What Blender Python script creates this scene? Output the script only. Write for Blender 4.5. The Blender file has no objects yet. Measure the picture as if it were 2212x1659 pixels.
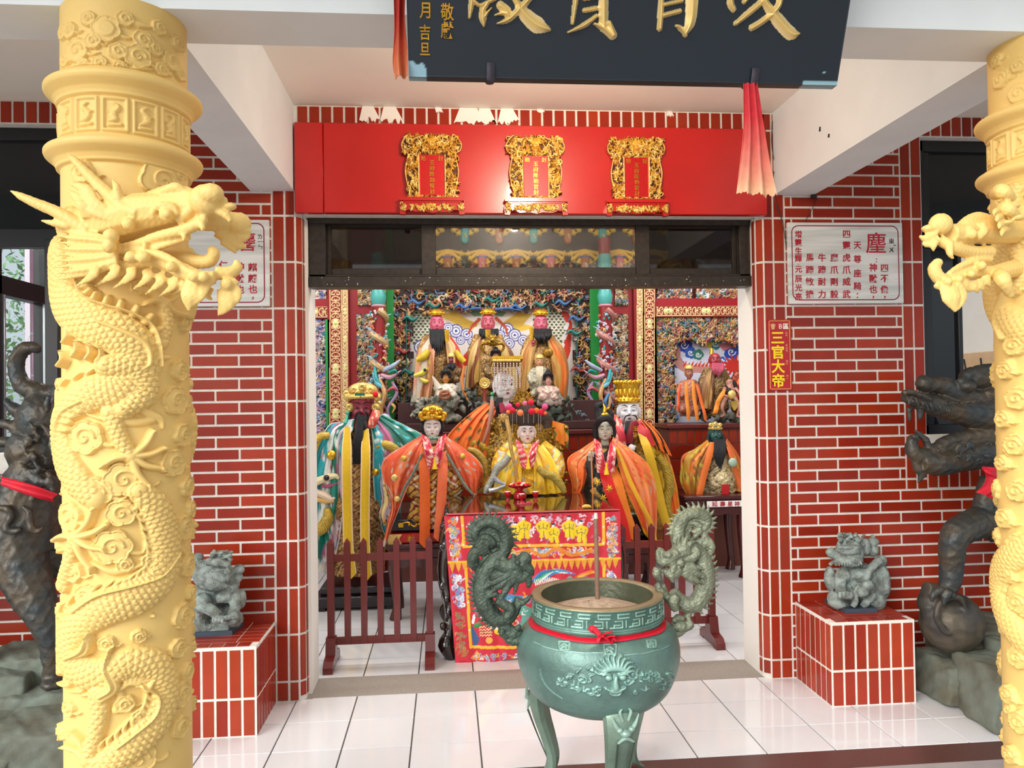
import bpy, bmesh, math, random
import numpy as np
from mathutils import Vector, Matrix

random.seed(7); RNG = np.random.default_rng(7)
SC = bpy.context.scene
COL = SC.collection
PI = math.pi

# ---------------------------------------------------------------- camera
W, H, F = 2212, 1659, 1660.0
YAW, PITCH, ROLL = math.radians(4.82), .0154, .0145
CAM = np.array([0, -3.915, 1.5])
_f = np.array([math.sin(YAW)*math.cos(PITCH), math.cos(YAW)*math.cos(PITCH), math.sin(PITCH)])
_r = np.array([math.cos(YAW), -math.sin(YAW), 0.0])
_u = np.cross(_r, _f)
_c, _s = math.cos(ROLL), math.sin(ROLL)
_r, _u = _c*_r-_s*_u, _c*_u+_s*_r
cam_data = bpy.data.cameras.new('camera')
cam_data.sensor_width = 36; cam_data.lens = 36*F/W; cam_data.clip_start = .05; cam_data.clip_end = 200
cam = bpy.data.objects.new('camera', cam_data); COL.objects.link(cam)
cam.matrix_world = Matrix(((_r[0], _u[0], -_f[0], CAM[0]), (_r[1], _u[1], -_f[1], CAM[1]), (_r[2], _u[2], -_f[2], CAM[2]), (0, 0, 0, 1)))
SC.camera = cam

def ray(x, y): return _f*F+_r*(x-W/2)-_u*(y-H/2)
def at(x, y, Y):            # measured photo point -> world point at depth Y
    d = ray(x, y); return CAM+d*((Y-CAM[1])/d[1])
def proj(P):
    d = np.asarray(P)-CAM; z = d@_f
    return W/2+F*(d@_r)/z, H/2-F*(d@_u)/z

# ---------------------------------------------------------------- view, world, lights
SC.view_settings.view_transform = 'Standard'; SC.view_settings.look = 'None'
SC.view_settings.exposure = 0.37; SC.view_settings.gamma = 1; SC.view_settings.use_curve_mapping = False

world = bpy.data.worlds.new('overcast sky'); SC.world = world; world.use_nodes = True
wn, wl = world.node_tree.nodes, world.node_tree.links
wn.clear()
wo = wn.new('ShaderNodeOutputWorld'); bg = wn.new('ShaderNodeBackground')
tc = wn.new('ShaderNodeTexCoord'); sep = wn.new('ShaderNodeSeparateXYZ')
dot = wn.new('ShaderNodeVectorMath'); dot.operation = 'DOT_PRODUCT'
dot.inputs[1].default_value = Vector((-.62, -.70, .38)).normalized()     # brighter patch of cloud behind and left
rmp = wn.new('ShaderNodeValToRGB'); rmp.color_ramp.elements[0].position = .0; rmp.color_ramp.elements[1].position = 1.0
rmp.color_ramp.elements[0].color = (.60, .68, .74, 1); rmp.color_ramp.elements[1].color = (1.9, 1.88, 1.82, 1)
e = rmp.color_ramp.elements.new(.55); e.color = (.80, .85, .88, 1)
hz = wn.new('ShaderNodeMapRange'); hz.inputs['From Min'].default_value = -.12; hz.inputs['From Max'].default_value = .08
hz.inputs['To Min'].default_value = .45; hz.inputs['To Max'].default_value = 1.0
mul = wn.new('ShaderNodeVectorMath'); mul.operation = 'SCALE'
wl.new(tc.outputs['Generated'], dot.inputs[0]); wl.new(dot.outputs['Value'], rmp.inputs[0])
wl.new(tc.outputs['Generated'], sep.inputs[0]); wl.new(sep.outputs['Z'], hz.inputs['Value'])
wl.new(rmp.outputs['Color'], mul.inputs[0]); wl.new(hz.outputs['Result'], mul.inputs['Scale'])
wl.new(mul.outputs[0], bg.inputs['Color']); bg.inputs['Strength'].default_value = .95
wl.new(bg.outputs[0], wo.inputs['Surface'])

def area(name, loc, rot, size, energy, color=(1, 1, 1), size_y=None, spread=PI):
    l = bpy.data.lights.new(name, 'AREA'); l.energy = energy; l.color = color; l.size = size; l.spread = spread
    if size_y: l.shape = 'RECTANGLE'; l.size_y = size_y
    o = bpy.data.objects.new(name, l); COL.objects.link(o); o.location = loc; o.rotation_euler = rot
    return o
# the hall's ceiling tubes (pointing down) and the porch lamp that warms the ceiling and the red fascia
for k, (lx, ly) in enumerate([(-1.3, 1.0), (.45, 1.0), (2.2, 1.0), (-1.3, 2.2), (.45, 2.2), (2.2, 2.2)]):
    area('hall_tube_light', (lx, ly, 3.28), (0, 0, 0), 1.2, 16.5 if ly < 2 else 15, (1, .975, .95), .25)
area('porch_lamp_light', (.5, -1.2, 2.80), (math.radians(68), 0, 0), .16, 9, (1, .80, .60), .16)
sn = bpy.data.lights.new('hazy_sun', 'SUN'); sn.energy = 2.3; sn.angle = math.radians(38); sn.color = (1, .975, .92)
sno = bpy.data.objects.new('hazy_sun', sn); COL.objects.link(sno); sno.rotation_euler = Vector((.60, .68, -.42)).to_track_quat('-Z', 'Y').to_euler()
pl = bpy.data.lights.new('porch_lamp_glow', 'POINT'); pl.energy = 9; pl.color = (1, .84, .70); pl.shadow_soft_size = .03
plo = bpy.data.objects.new('porch_lamp_glow', pl); COL.objects.link(plo); plo.location = (.5, -1.35, 2.72)

# ---------------------------------------------------------------- materials
def srgb(c):
    if isinstance(c, str):
        c = [int(c[i:i+2], 16)/255 for i in (0, 2, 4)]
    return tuple((x/12.92 if x <= .04045 else ((x+.055)/1.055)**2.4) for x in c)
MATS = {}
def mat(name, color=None, rough=.5, metal=0., noise=0., nscale=8., dark=None, bump=0., bscale=60., btype='noise', spec=.5, coat=0., emit=None, estr=1., trans=0., stretch=None, alpha=None):
    """procedural material: colour (or the mesh's own painted colours), large noise variation, fine bump"""
    if name in MATS: return MATS[name]
    m = bpy.data.materials.new(name); m.use_nodes = True; MATS[name] = m
    n, l = m.node_tree.nodes, m.node_tree.links
    b = n['Principled BSDF']
    b.inputs['Roughness'].default_value = rough; b.inputs['Metallic'].default_value = metal
    b.inputs['Specular IOR Level'].default_value = spec; b.inputs['Coat Weight'].default_value = coat
    b.inputs['Coat Roughness'].default_value = .08
    co = n.new('ShaderNodeTexCoord')
    vec = co.outputs['Object']
    if stretch:
        mp = n.new('ShaderNodeMapping'); mp.inputs['Scale'].default_value = stretch; l.new(vec, mp.inputs['Vector']); vec = mp.outputs[0]
    if color is None:
        a = n.new('ShaderNodeVertexColor'); a.layer_name = 'Col'; src = a.outputs['Color']
    else:
        r = n.new('ShaderNodeRGB'); r.outputs[0].default_value = (*srgb(color), 1); src = r.outputs[0]
    if noise or dark:
        t = n.new('ShaderNodeTexNoise'); t.inputs['Scale'].default_value = nscale; t.inputs['Detail'].default_value = 5
        l.new(vec, t.inputs['Vector'])
        cr = n.new('ShaderNodeMapRange'); cr.inputs['From Min'].default_value = .38; cr.inputs['From Max'].default_value = .64
        l.new(t.outputs['Fac'], cr.inputs['Value'])
        mx = n.new('ShaderNodeMix'); mx.data_type = 'RGBA'
        l.new(cr.outputs[0], mx.inputs['Factor']); l.new(src, mx.inputs[6])
        if dark: mx.inputs[7].default_value = (*srgb(dark), 1)
        else:
            h = n.new('ShaderNodeHueSaturation'); h.inputs['Value'].default_value = 1-noise; l.new(src, h.inputs['Color']); l.new(h.outputs[0], mx.inputs[7])
        src = mx.outputs[2]
    l.new(src, b.inputs['Base Color'])
    if emit: b.inputs['Emission Color'].default_value = (*srgb(emit), 1); b.inputs['Emission Strength'].default_value = estr
    if trans: b.inputs['Transmission Weight'].default_value = trans
    if alpha is not None: b.inputs['Alpha'].default_value = alpha
    if bump:
        if btype == 'scales':
            t2 = n.new('ShaderNodeTexVoronoi'); t2.inputs['Scale'].default_value = bscale; out = t2.outputs['Distance']
        else:
            t2 = n.new('ShaderNodeTexNoise'); t2.inputs['Scale'].default_value = bscale; t2.inputs['Detail'].default_value = 4; out = t2.outputs['Fac']
        l.new(vec, t2.inputs['Vector'])
        bp = n.new('ShaderNodeBump'); bp.inputs['Strength'].default_value = bump; bp.inputs['Distance'].default_value = .01
        l.new(out, bp.inputs['Height']); l.new(bp.outputs[0], b.inputs['Normal'])
    return m

# ---------------------------------------------------------------- objects
ORG = {}
def org(p): return ORG.get(p.name, np.zeros(3)) if p is not None else np.zeros(3)
def setp(o, label=None, cat=None, group=None, kind=None):
    if label: o['label'] = label
    if cat: o['category'] = cat
    if group: o['group'] = group
    if kind: o['kind'] = kind
    return o
def thing(name, label, cat, loc=(0, 0, 0), group=None):
    o = bpy.data.objects.new(name, None); COL.objects.link(o); o.location = loc; o.empty_display_size = .05
    ORG[o.name] = np.array(loc, float); return setp(o, label, cat, group)
def link(name, me, parent=None, loc=None, mats=(), smooth=True):
    """mesh given in world coordinates; origin moved to the parent's (or to loc)"""
    o = bpy.data.objects.new(name, me)
    if parent is not None: off = org(parent)
    else: off = np.array(loc if loc is not None else (0, 0, 0), float)
    n = len(me.vertices); a = np.empty(n*3, np.float32); me.vertices.foreach_get('co', a)
    a = a.reshape(-1, 3)-off; me.vertices.foreach_set('co', a.ravel().astype(np.float32))
    COL.objects.link(o)
    if parent is not None: o.parent = parent
    else: o.location = off
    ORG[o.name] = off
    me.name = name
    for m in (mats if isinstance(mats, (list, tuple)) else [mats]): me.materials.append(m)
    if smooth is True: me.polygons.foreach_set('use_smooth', np.ones(len(me.polygons), bool))
    me.update(); return o
def copy_tree(o, parent=None, loc=None, label=None):
    c = o.copy(); COL.objects.link(c)
    if parent is not None: c.parent = parent
    if loc is not None: c.location = loc
    if label: c['label'] = label
    for ch in list(o.children): copy_tree(ch, c)
    return c

def catmull(pts, n=8, closed=False):
    p = np.asarray(pts, float)
    if len(p) < 3 and not closed:
        t = np.linspace(0, 1, n+1)[:, None]; return p[0]*(1-t)+p[-1]*t
    q = np.vstack([p[-1:], p, p[:2]]) if closed else np.vstack([2*p[0]-p[1], p, 2*p[-1]-p[-2]])
    out = []
    m = len(q)-3
    for i in range(m):
        a, b, c, d = q[i:i+4]
        for k in range(n):
            t = k/n
            out.append(.5*((2*b)+(c-a)*t+(2*a-5*b+4*c-d)*t*t+(3*b-3*c+d-a)*t**3))
    if not closed: out.append(q[-2])
    return np.array(out)

class MB:
    """collects shapes into one mesh; every shape may carry its own colour and material slot"""
    def __init__(s): s.v = []; s.f = []; s.c = []; s.mi = []; s.n = 0
    def add(s, verts, faces, col=(1, 1, 1), mi=0):
        verts = np.asarray(verts, float).reshape(-1, 3)
        c = np.asarray(col, float)
        if isinstance(col, str): c = np.array(srgb(col))
        if c.ndim == 1: c = np.tile(c, (len(verts), 1))
        s.v.append(verts); s.c.append(c)
        s.f.extend([tuple(int(i)+s.n for i in f) for f in faces]); s.mi.extend([mi]*len(faces)); s.n += len(verts); return s
    def box(s, x0, x1, y0, y1, z0, z1, col=(1, 1, 1), mi=0, M=None):
        v = np.array([(x, y, z) for x in (x0, x1) for y in (y0, y1) for z in (z0, z1)], float)
        if M is not None: v = v@np.array(M)[:3, :3].T+np.array(M)[:3, 3]
        return s.add(v, [(0, 1, 3, 2), (4, 6, 7, 5), (0, 4, 5, 1), (2, 3, 7, 6), (0, 2, 6, 4), (1, 5, 7, 3)], col, mi)
    def bbox(s, x0, x1, y0, y1, z0, z1, b=.004, col=(1, 1, 1), mi=0):   # bevelled box
        vs = []
        for (ax, ay, az) in ((0, b, b), (b, 0, b), (b, b, 0)):
            vs += [(x, y, z) for x in (x0+ax, x1-ax) for y in (y0+ay, y1-ay) for z in (z0+az, z1-az)]
        pts = [Vector(p) for p in vs]
        bm = bmesh.new()
        for p in pts: bm.verts.new(p)
        r = bmesh.ops.convex_hull(bm, input=bm.verts)
        bm.verts.index_update()
        v = [tuple(x.co) for x in bm.verts]; f = [tuple(l.index for l in q.verts) for q in bm.faces]
        bm.free(); return s.add(v, f, col, mi)
    def tube(s, path, rad, seg=10, col=(1, 1, 1), mi=0, n=6, cap=True, flat=1., up=None, smooth=True):
        path = np.asarray(path, float)
        rad = np.asarray(rad, float)*np.ones(len(path))
        if smooth and len(path) > 2:
            P = catmull(path, n); R = np.interp(np.linspace(0, 1, len(P)), np.linspace(0, 1, len(rad)), rad)
        else: P, R = path, rad
        T = np.gradient(P, axis=0); T /= (np.linalg.norm(T, axis=1)[:, None]+1e-12)
        u = np.array(up if up is not None else (0, 0, 1.), float)
        if abs(T[0]@u) > .95: u = np.array([1., 0, 0])
        rings = []
        nrm = u-T[0]*(T[0]@u); nrm /= np.linalg.norm(nrm)
        for i in range(len(P)):
            if up is not None:
                q = u-T[i]*(T[i]@u)
                nrm = q if np.linalg.norm(q) > .1 else nrm-T[i]*(T[i]@nrm)
            else: nrm = nrm-T[i]*(T[i]@nrm)
            nrm = nrm/(np.linalg.norm(nrm)+1e-12); bi = np.cross(T[i], nrm)
            a = np.arange(seg)*2*PI/seg
            rings.append(P[i]+R[i]*(np.cos(a)[:, None]*bi+flat*np.sin(a)[:, None]*nrm))
        v = np.vstack(rings); m = len(P); f = []
        for i in range(m-1):
            for j in range(seg):
                k = (j+1) % seg; f.append((i*seg+j, i*seg+k, (i+1)*seg+k, (i+1)*seg+j))
        if cap:
            f.append(tuple(range(seg))[::-1]); f.append(tuple((m-1)*seg+j for j in range(seg)))
        return s.add(v, f, col, mi)
    def ell(s, c, r, col=(1, 1, 1), mi=0, M=None, nu=16, nv=10):
        r = np.asarray(r, float)*np.ones(3); v = [(0, 0, -1)]
        for i in range(1, nv):
            ph = -PI/2+PI*i/nv
            for j in range(nu):
                th = 2*PI*j/nu; v.append((math.cos(ph)*math.cos(th), math.cos(ph)*math.sin(th), math.sin(ph)))
        v.append((0, 0, 1)); v = np.array(v)*r
        if M is not None: v = v@np.array(M)[:3, :3].T
        f = [(0, 1+(j+1) % nu, 1+j) for j in range(nu)]
        for i in range(nv-2):
            for j in range(nu):
                a = 1+i*nu+j; b = 1+i*nu+(j+1) % nu; f.append((a, b, b+nu, a+nu))
        L = len(v)-1; f += [(L, L-nu+j, L-nu+(j+1) % nu) for j in range(nu)]
        return s.add(v+np.asarray(c), f, col, mi)
    def cone(s, a, b, ra, rb=0.001, seg=8, col=(1, 1, 1), mi=0): return s.tube([a, b], [ra, rb], seg, col, mi, smooth=False)
    def lathe(s, prof, c=(0, 0, 0), seg=48, col=(1, 1, 1), mi=0, sy=1., closed=False, lobes=None, cap=True):
        prof = np.asarray(prof, float); v = []
        for (r, z) in prof:
            for j in range(seg):
                a = 2*PI*j/seg; k = 1+(lobes[1]*math.cos(lobes[0]*a) if lobes else 0)
                v.append((r*k*math.cos(a), r*k*math.sin(a)*sy, z))
        f = []; m = len(prof)
        for i in range(m if closed else m-1):
            i2 = (i+1) % m
            for j in range(seg):
                k = (j+1) % seg; f.append((i*seg+j, i*seg+k, i2*seg+k, i2*seg+j))
        if not closed and cap:
            if prof[0, 0] > 1e-4: f.append(tuple(range(seg))[::-1])
            if prof[-1, 0] > 1e-4: f.append(tuple((m-1)*seg+j for j in range(seg)))
        cc = col
        if not isinstance(col, str) and np.ndim(col) == 2: cc = np.repeat(np.asarray(col), seg, axis=0)
        return s.add(np.array(v)+np.asarray(c), f, cc, mi)
    def prism(s, poly, y0, y1, col=(1, 1, 1), mi=0, M=None):           # outline in XZ, extruded along Y
        poly = np.asarray(poly, float); n = len(poly)
        v = np.array([(x, y0, z) for x, z in poly]+[(x, y1, z) for x, z in poly])
        if M is not None: v = v@np.array(M)[:3, :3].T+np.array(M)[:3, 3]
        f = [tuple(range(n)), tuple(range(2*n-1, n-1, -1))]+[(i, i+n, (i+1) % n+n, (i+1) % n) for i in range(n)]
        return s.add(v, f, col, mi)
    def sheet(s, G, thick=.004, col=(1, 1, 1), mi=0):
        """cloth: grid of points G (a,b,3) given real thickness along its normals"""
        G = np.asarray(G, float); a, b, _ = G.shape
        du = np.gradient(G, axis=0); dv = np.gradient(G, axis=1); N = np.cross(du, dv); N /= (np.linalg.norm(N, axis=2)[..., None]+1e-9)
        v = np.vstack([(G+N*thick/2).reshape(-1, 3), (G-N*thick/2).reshape(-1, 3)]); o = a*b; f = []
        for i in range(a-1):
            for j in range(b-1):
                p = i*b+j; f.append((p, p+b, p+b+1, p+1)); f.append((o+p, o+p+1, o+p+b+1, o+p+b))
        ed = [i*b for i in range(a)]+[(a-1)*b+j for j in range(1, b)]+[i*b+b-1 for i in range(a-2, -1, -1)]+[j for j in range(b-2, 0, -1)]
        for i in range(len(ed)):
            p, q = ed[i], ed[(i+1) % len(ed)]; f.append((p, o+p, o+q, q))
        c = col
        if not isinstance(col, str) and np.ndim(col) == 3: c = np.vstack([np.asarray(col).reshape(-1, 3)]*2)
        return s.add(v, f, c, mi)
    def mesh(s, name='m'):
        me = bpy.data.meshes.new(name)
        V = np.vstack(s.v); me.from_pydata(V.tolist(), [], s.f)
        me.polygons.foreach_set('material_index', np.array(s.mi, np.int32))
        ca = me.color_attributes.new('Col', 'FLOAT_COLOR', 'POINT')
        C = np.hstack([np.vstack(s.c), np.ones((len(V), 1))]).astype(np.float32); ca.data.foreach_set('color', C.ravel())
        return me
    def build(s, name, mats, parent=None, loc=None, smooth=True, fix=True):
        me = s.mesh(name)
        if fix:
            bm = bmesh.new(); bm.from_mesh(me); bmesh.ops.recalc_face_normals(bm, faces=bm.faces)
            if smooth:
                for e in bm.edges: e.smooth = not (len(e.link_faces) == 2 and e.calc_face_angle(0) > .75)
                for f in bm.faces: f.smooth = any(e.smooth for e in f.edges) and (len(f.verts) < 7 or sum(e.smooth for e in f.edges) > 2)
            bm.to_mesh(me); bm.free()
        o = link(name, me, parent, loc, mats, 'kept' if fix else smooth)
        return o

def autosmooth(o, deg=35):
    me = o.data; bm = bmesh.new(); bm.from_mesh(me); a = math.radians(deg)
    for e in bm.edges:
        e.smooth = not (len(e.link_faces) == 2 and e.calc_face_angle(0) > a)
    bm.to_mesh(me); bm.free(); return o

def fuse(mb, name, voxel, mats, parent=None, loc=None, smooth=2, disp=None, paint=None, fac=.5):
    """grows the collected shapes together into one continuous skin"""
    me = mb.mesh('tmp'); ob = bpy.data.objects.new('tmp', me); COL.objects.link(ob)
    md = ob.modifiers.new('r', 'REMESH'); md.mode = 'VOXEL'; md.voxel_size = voxel; md.adaptivity = 0
    if smooth: sm = ob.modifiers.new('s', 'SMOOTH'); sm.iterations = smooth; sm.factor = fac
    dg = bpy.context.evaluated_depsgraph_get(); m2 = bpy.data.meshes.new_from_object(ob.evaluated_get(dg))
    bpy.data.objects.remove(ob); bpy.data.meshes.remove(me)
    n = len(m2.vertices); co = np.empty(n*3, np.float32); m2.vertices.foreach_get('co', co); co = co.reshape(-1, 3).astype(float)
    if disp is not None:
        no = np.empty(n*3, np.float32); m2.vertex_normals.foreach_get('vector', no); no = no.reshape(-1, 3)
        co2 = co+no*disp(co, no)[:, None]; m2.vertices.foreach_set('co', co2.astype(np.float32).ravel())
    for a in list(m2.color_attributes): m2.color_attributes.remove(a)
    ca = m2.color_attributes.new('Col', 'FLOAT_COLOR', 'POINT')
    c = np.ones((n, 4), np.float32)
    if paint is not None: c[:, :3] = paint(co)
    ca.data.foreach_set('color', c.ravel())
    m2.materials.clear()
    return link(name, m2, parent, loc, mats, True)

def grid_mesh(name, P, C, mats, parent=None, loc=None, back=None, wrap=False, smooth=True):
    """P (a,b,3) grid, C (a,b,3) colours; back = offset vector closes it into a solid slab"""
    a, b, _ = P.shape; V = P.reshape(-1, 3); K = C.reshape(-1, 3)
    ii, jj = np.meshgrid(np.arange(a-1), np.arange(b if wrap else b-1), indexing='ij'); j2 = (jj+1) % b
    q = np.stack([ii*b+jj, ii*b+j2, (ii+1)*b+j2, (ii+1)*b+jj], -1).reshape(-1, 4)
    if back is not None:
        ed = [i*b for i in range(a)]+[(a-1)*b+j for j in range(1, b)]+[i*b+b-1 for i in range(a-2, -1, -1)]+[j for j in range(b-2, 0, -1)]
        E = V[ed]+0; bk = np.asarray(back, float)
        plane = np.array(back, float); ax = int(np.argmax(np.abs(plane))); E[:, ax] = V[:, ax].max()+plane[ax] if plane[ax] > 0 else V[:, ax].min()+plane[ax]
        n0 = len(V); V = np.vstack([V, E]); K = np.vstack([K, K[ed]]); m = len(ed)
        k = np.arange(m); k2 = (k+1) % m; ed = np.array(ed)
        q = np.vstack([q, np.stack([ed[k2], ed[k], n0+k, n0+k2], -1)])
    me = bpy.data.meshes.new(name); n = len(V)
    me.vertices.add(n); me.vertices.foreach_set('co', V.astype(np.float32).ravel())
    me.loops.add(len(q)*4); me.loops.foreach_set('vertex_index', q.astype(np.int32).ravel())
    me.polygons.add(len(q)); me.polygons.foreach_set('loop_start', np.arange(0, len(q)*4, 4, dtype=np.int32))
    me.update(calc_edges=True)
    ca = me.color_attributes.new('Col', 'FLOAT_COLOR', 'POINT'); ca.data.foreach_set('color', np.hstack([K, np.ones((n, 1))]).astype(np.float32).ravel())
    return link(name, me, parent, loc, mats, smooth)

class Relief:
    """height and colour canvas (metres) carved with strokes; turned into real geometry"""
    def __init__(s, w, h, res, base='802010', wrap=False):
        s.w, s.h, s.res = w, h, res; s.nx = int(w/res)+1; s.ny = int(h/res)+1; s.wrap = wrap
        s.z = np.zeros((s.ny, s.nx)); s.c = np.tile(np.array(srgb(base)), (s.ny, s.nx, 1)).astype(float)
        s.x = np.linspace(0, w, s.nx); s.y = np.linspace(0, h, s.ny)
    def _win(s, x0, x1, y0, y1):
        i0 = max(0, int(np.floor(y0/s.h*(s.ny-1)))); i1 = min(s.ny, int(np.ceil(y1/s.h*(s.ny-1)))+1)
        j0 = max(0, int(np.floor(x0/s.w*(s.nx-1)))); j1 = min(s.nx, int(np.ceil(x1/s.w*(s.nx-1)))+1)
        return i0, i1, j0, j1
    def put(s, w, Z, Cc, mask, mode='max'):
        i0, i1, j0, j1 = w; z = s.z[i0:i1, j0:j1]; c = s.c[i0:i1, j0:j1]
        m = mask & (Z > z) if mode == 'max' else mask
        z[m] = Z[m]
        if Cc is not None: c[m] = Cc[m] if np.ndim(Cc) == 3 else Cc
    def stroke(s, pts, width, height, col=None, prof='round', base=0., edge=None, n=6, scales=None, smooth=True, mode='max', flute=0, col2=None, ridge=None):
        pts = np.asarray(pts, float); wd = np.asarray(width, float)*np.ones(len(pts))
        P = catmull(pts, n) if (smooth and len(pts) > 2) else pts
        Wd = np.interp(np.linspace(0, 1, len(P)), np.linspace(0, 1, len(wd)), wd)
        mw = Wd.max(); w = s._win(P[:, 0].min()-mw, P[:, 0].max()+mw, P[:, 1].min()-mw, P[:, 1].max()+mw)
        i0, i1, j0, j1 = w
        if i1-i0 < 2 or j1-j0 < 2: return
        X, Y = np.meshgrid(s.x[j0:j1], s.y[i0:i1])
        D = np.full(X.shape, 1e9); S = np.zeros(X.shape); G = np.zeros(X.shape); WW = np.full(X.shape, 1e-6); acc = 0.; best = np.full(X.shape, 1e9)
        for k in range(len(P)-1):
            a, b = P[k], P[k+1]; L = np.linalg.norm(b-a)
            if L < 1e-9: continue
            mwk = max(Wd[k], Wd[k+1])*1.05
            a0 = np.searchsorted(s.x[j0:j1], min(a[0], b[0])-mwk); a1 = np.searchsorted(s.x[j0:j1], max(a[0], b[0])+mwk)
            b0 = np.searchsorted(s.y[i0:i1], min(a[1], b[1])-mwk); b1 = np.searchsorted(s.y[i0:i1], max(a[1], b[1])+mwk)
            if a1 <= a0 or b1 <= b0: acc += L; continue
            sl = (slice(b0, b1), slice(a0, a1)); x, y = X[sl]-a[0], Y[sl]-a[1]; d = (b-a)/L
            t = np.clip((x*d[0]+y*d[1])/L, 0, 1); dx = x-t*L*d[0]; dy = y-t*L*d[1]; dd = np.hypot(dx, dy)
            ww = Wd[k]*(1-t)+Wd[k+1]*t; q = dd/np.maximum(ww, 1e-6); m = q < best[sl]
            best[sl] = np.where(m, q, best[sl]); S[sl] = np.where(m, acc+t*L, S[sl]); G[sl] = np.where(m, np.sign(x*d[1]-y*d[0])*q, G[sl]); WW[sl] = np.where(m, ww, WW[sl])
            acc += L
        q = best; mask = q < 1
        if not mask.any(): return
        qc = np.clip(q, 0, 1)
        if prof == 'round': Z = height*np.sqrt(1-qc**2)
        elif prof == 'flat': Z = height*np.clip((1-qc)*4, 0, 1)**.6
        elif prof == 'ridge': Z = height*(1-qc)
        elif prof == 'groove': Z = -height*np.sqrt(1-qc**2)
        Cc = None
        if col is not None:
            c1 = np.array(srgb(col)); Cc = np.tile(c1, (*X.shape, 1))
            if col2 is not None: Cc = Cc*(1-qc[..., None]**2)+np.array(srgb(col2))*qc[..., None]**2
            if edge is not None: Cc[q > .68] = srgb(edge)
        if scales:
            sl_, sw_ = scales
            row = S/sl_; lat = G*WW/sw_+.5*(np.floor(row) % 2); fr = row-np.floor(row); la = (lat-np.floor(lat)-.5)*2
            r = np.sqrt(la**2+(fr*1.1)**2); dome = np.clip(1-r, -.2, 1)
            Z = Z+.16*height*np.where(r < 1, 1-fr*.2-.8*(r > .82), .2)*(q < .93)
            if Cc is not None and col2 is not None: Cc[(r > .8)] = srgb(col2)
        if flute:
            Z = Z+height*.18*np.cos(G*PI*flute)*(1-qc)
        if mode == 'groove':
            i = s.z[i0:i1, j0:j1]; i[mask] = i[mask]-(height*np.sqrt(1-qc**2))[mask]
            if Cc is not None: s.c[i0:i1, j0:j1][mask] = Cc[mask]
            return
        if mode == 'paint':
            s.c[i0:i1, j0:j1][mask] = Cc[mask]; return
        if mode == 'add':
            i = s.z[i0:i1, j0:j1]; i[mask] = i[mask]+Z[mask]
            if Cc is not None: s.c[i0:i1, j0:j1][mask] = Cc[mask]
            return
        s.put(w, Z+base, Cc, mask)
    def poly(s, pts, height=0., col=None, mode='paint', bevel=.003):
        pts = np.asarray(pts, float); w = s._win(pts[:, 0].min(), pts[:, 0].max(), pts[:, 1].min(), pts[:, 1].max()); i0, i1, j0, j1 = w
        if i1 <= i0 or j1 <= j0: return
        X, Y = np.meshgrid(s.x[j0:j1], s.y[i0:i1]); ins = np.zeros(X.shape, bool); n = len(pts)
        for k in range(n):
            (xa, ya), (xb, yb) = pts[k], pts[(k+1) % n]
            c = ((ya > Y) != (yb > Y)) & (X < (xb-xa)*(Y-ya)/(yb-ya+1e-12)+xa); ins ^= c
        if mode == 'paint':
            s.c[i0:i1, j0:j1][ins] = srgb(col)
        else:
            s.put(w, np.full(X.shape, height), np.tile(np.array(srgb(col)), (*X.shape, 1)) if col else None, ins)
    def spiral(s, cx, cy, r, turns, wd, h, col, cw=1, a0=0., mode='max', **k):
        t = np.linspace(0, 1, int(12*turns)+4); a = a0+cw*turns*2*PI*t; rr = r*(1-t*.92)
        s.stroke(np.stack([cx+rr*np.cos(a), cy+rr*np.sin(a)], 1), wd*(1-.5*t), h, col, smooth=False, mode=mode, **k)
    def slab(s, name, origin, ux, uy, un, mats, parent=None, loc=None, depth=.02):
        """flat panel: origin + u*ux + v*uy + height*un"""
        X, Y = np.meshgrid(s.x, s.y); P = np.asarray(origin)+X[..., None]*np.asarray(ux, float)+Y[..., None]*np.asarray(uy, float)+s.z[..., None]*np.asarray(un, float)
        return grid_mesh(name, P, s.c, mats, parent, loc, back=-np.asarray(un, float)*depth)

def text_mesh(txt, size, depth=.002, bevel=0., align='CENTER', offset=0.):
    c = bpy.data.curves.new('t', 'FONT'); c.body = txt; c.size = size; c.extrude = depth; c.bevel_depth = bevel; c.bevel_resolution = 1
    c.align_x = align; c.align_y = 'CENTER'; c.offset = offset; c.resolution_u = 3
    o = bpy.data.objects.new('t', c); COL.objects.link(o); dg = bpy.context.evaluated_depsgraph_get(); dg.update()
    me = bpy.data.meshes.new_from_object(o.evaluated_get(dg)); bpy.data.objects.remove(o); bpy.data.curves.remove(c)
    v = np.empty(len(me.vertices)*3, np.float32); me.vertices.foreach_get('co', v); v = v.reshape(-1, 3).astype(float)
    f = [tuple(p.vertices) for p in me.polygons]; bpy.data.meshes.remove(me); return v, f
def put_text(mb, txt, center, size, ux=(1, 0, 0), uy=(0, 0, 1), un=(0, -1, 0), depth=.002, col=(1, 1, 1), mi=0, bevel=0., sx=1., offset=0.):
    v, f = text_mesh(txt, size, depth, bevel, offset=offset)
    if len(v) == 0: return
    mid = np.array([(v[:, 0].min()+v[:, 0].max())/2, (v[:, 1].min()+v[:, 1].max())/2, 0]); v = v-mid
    P = np.asarray(center)+v[:, :1]*sx*np.asarray(ux, float)+v[:, 1:2]*np.asarray(uy, float)+v[:, 2:3]*np.asarray(un, float)
    mb.add(P, f, col, mi)
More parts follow.
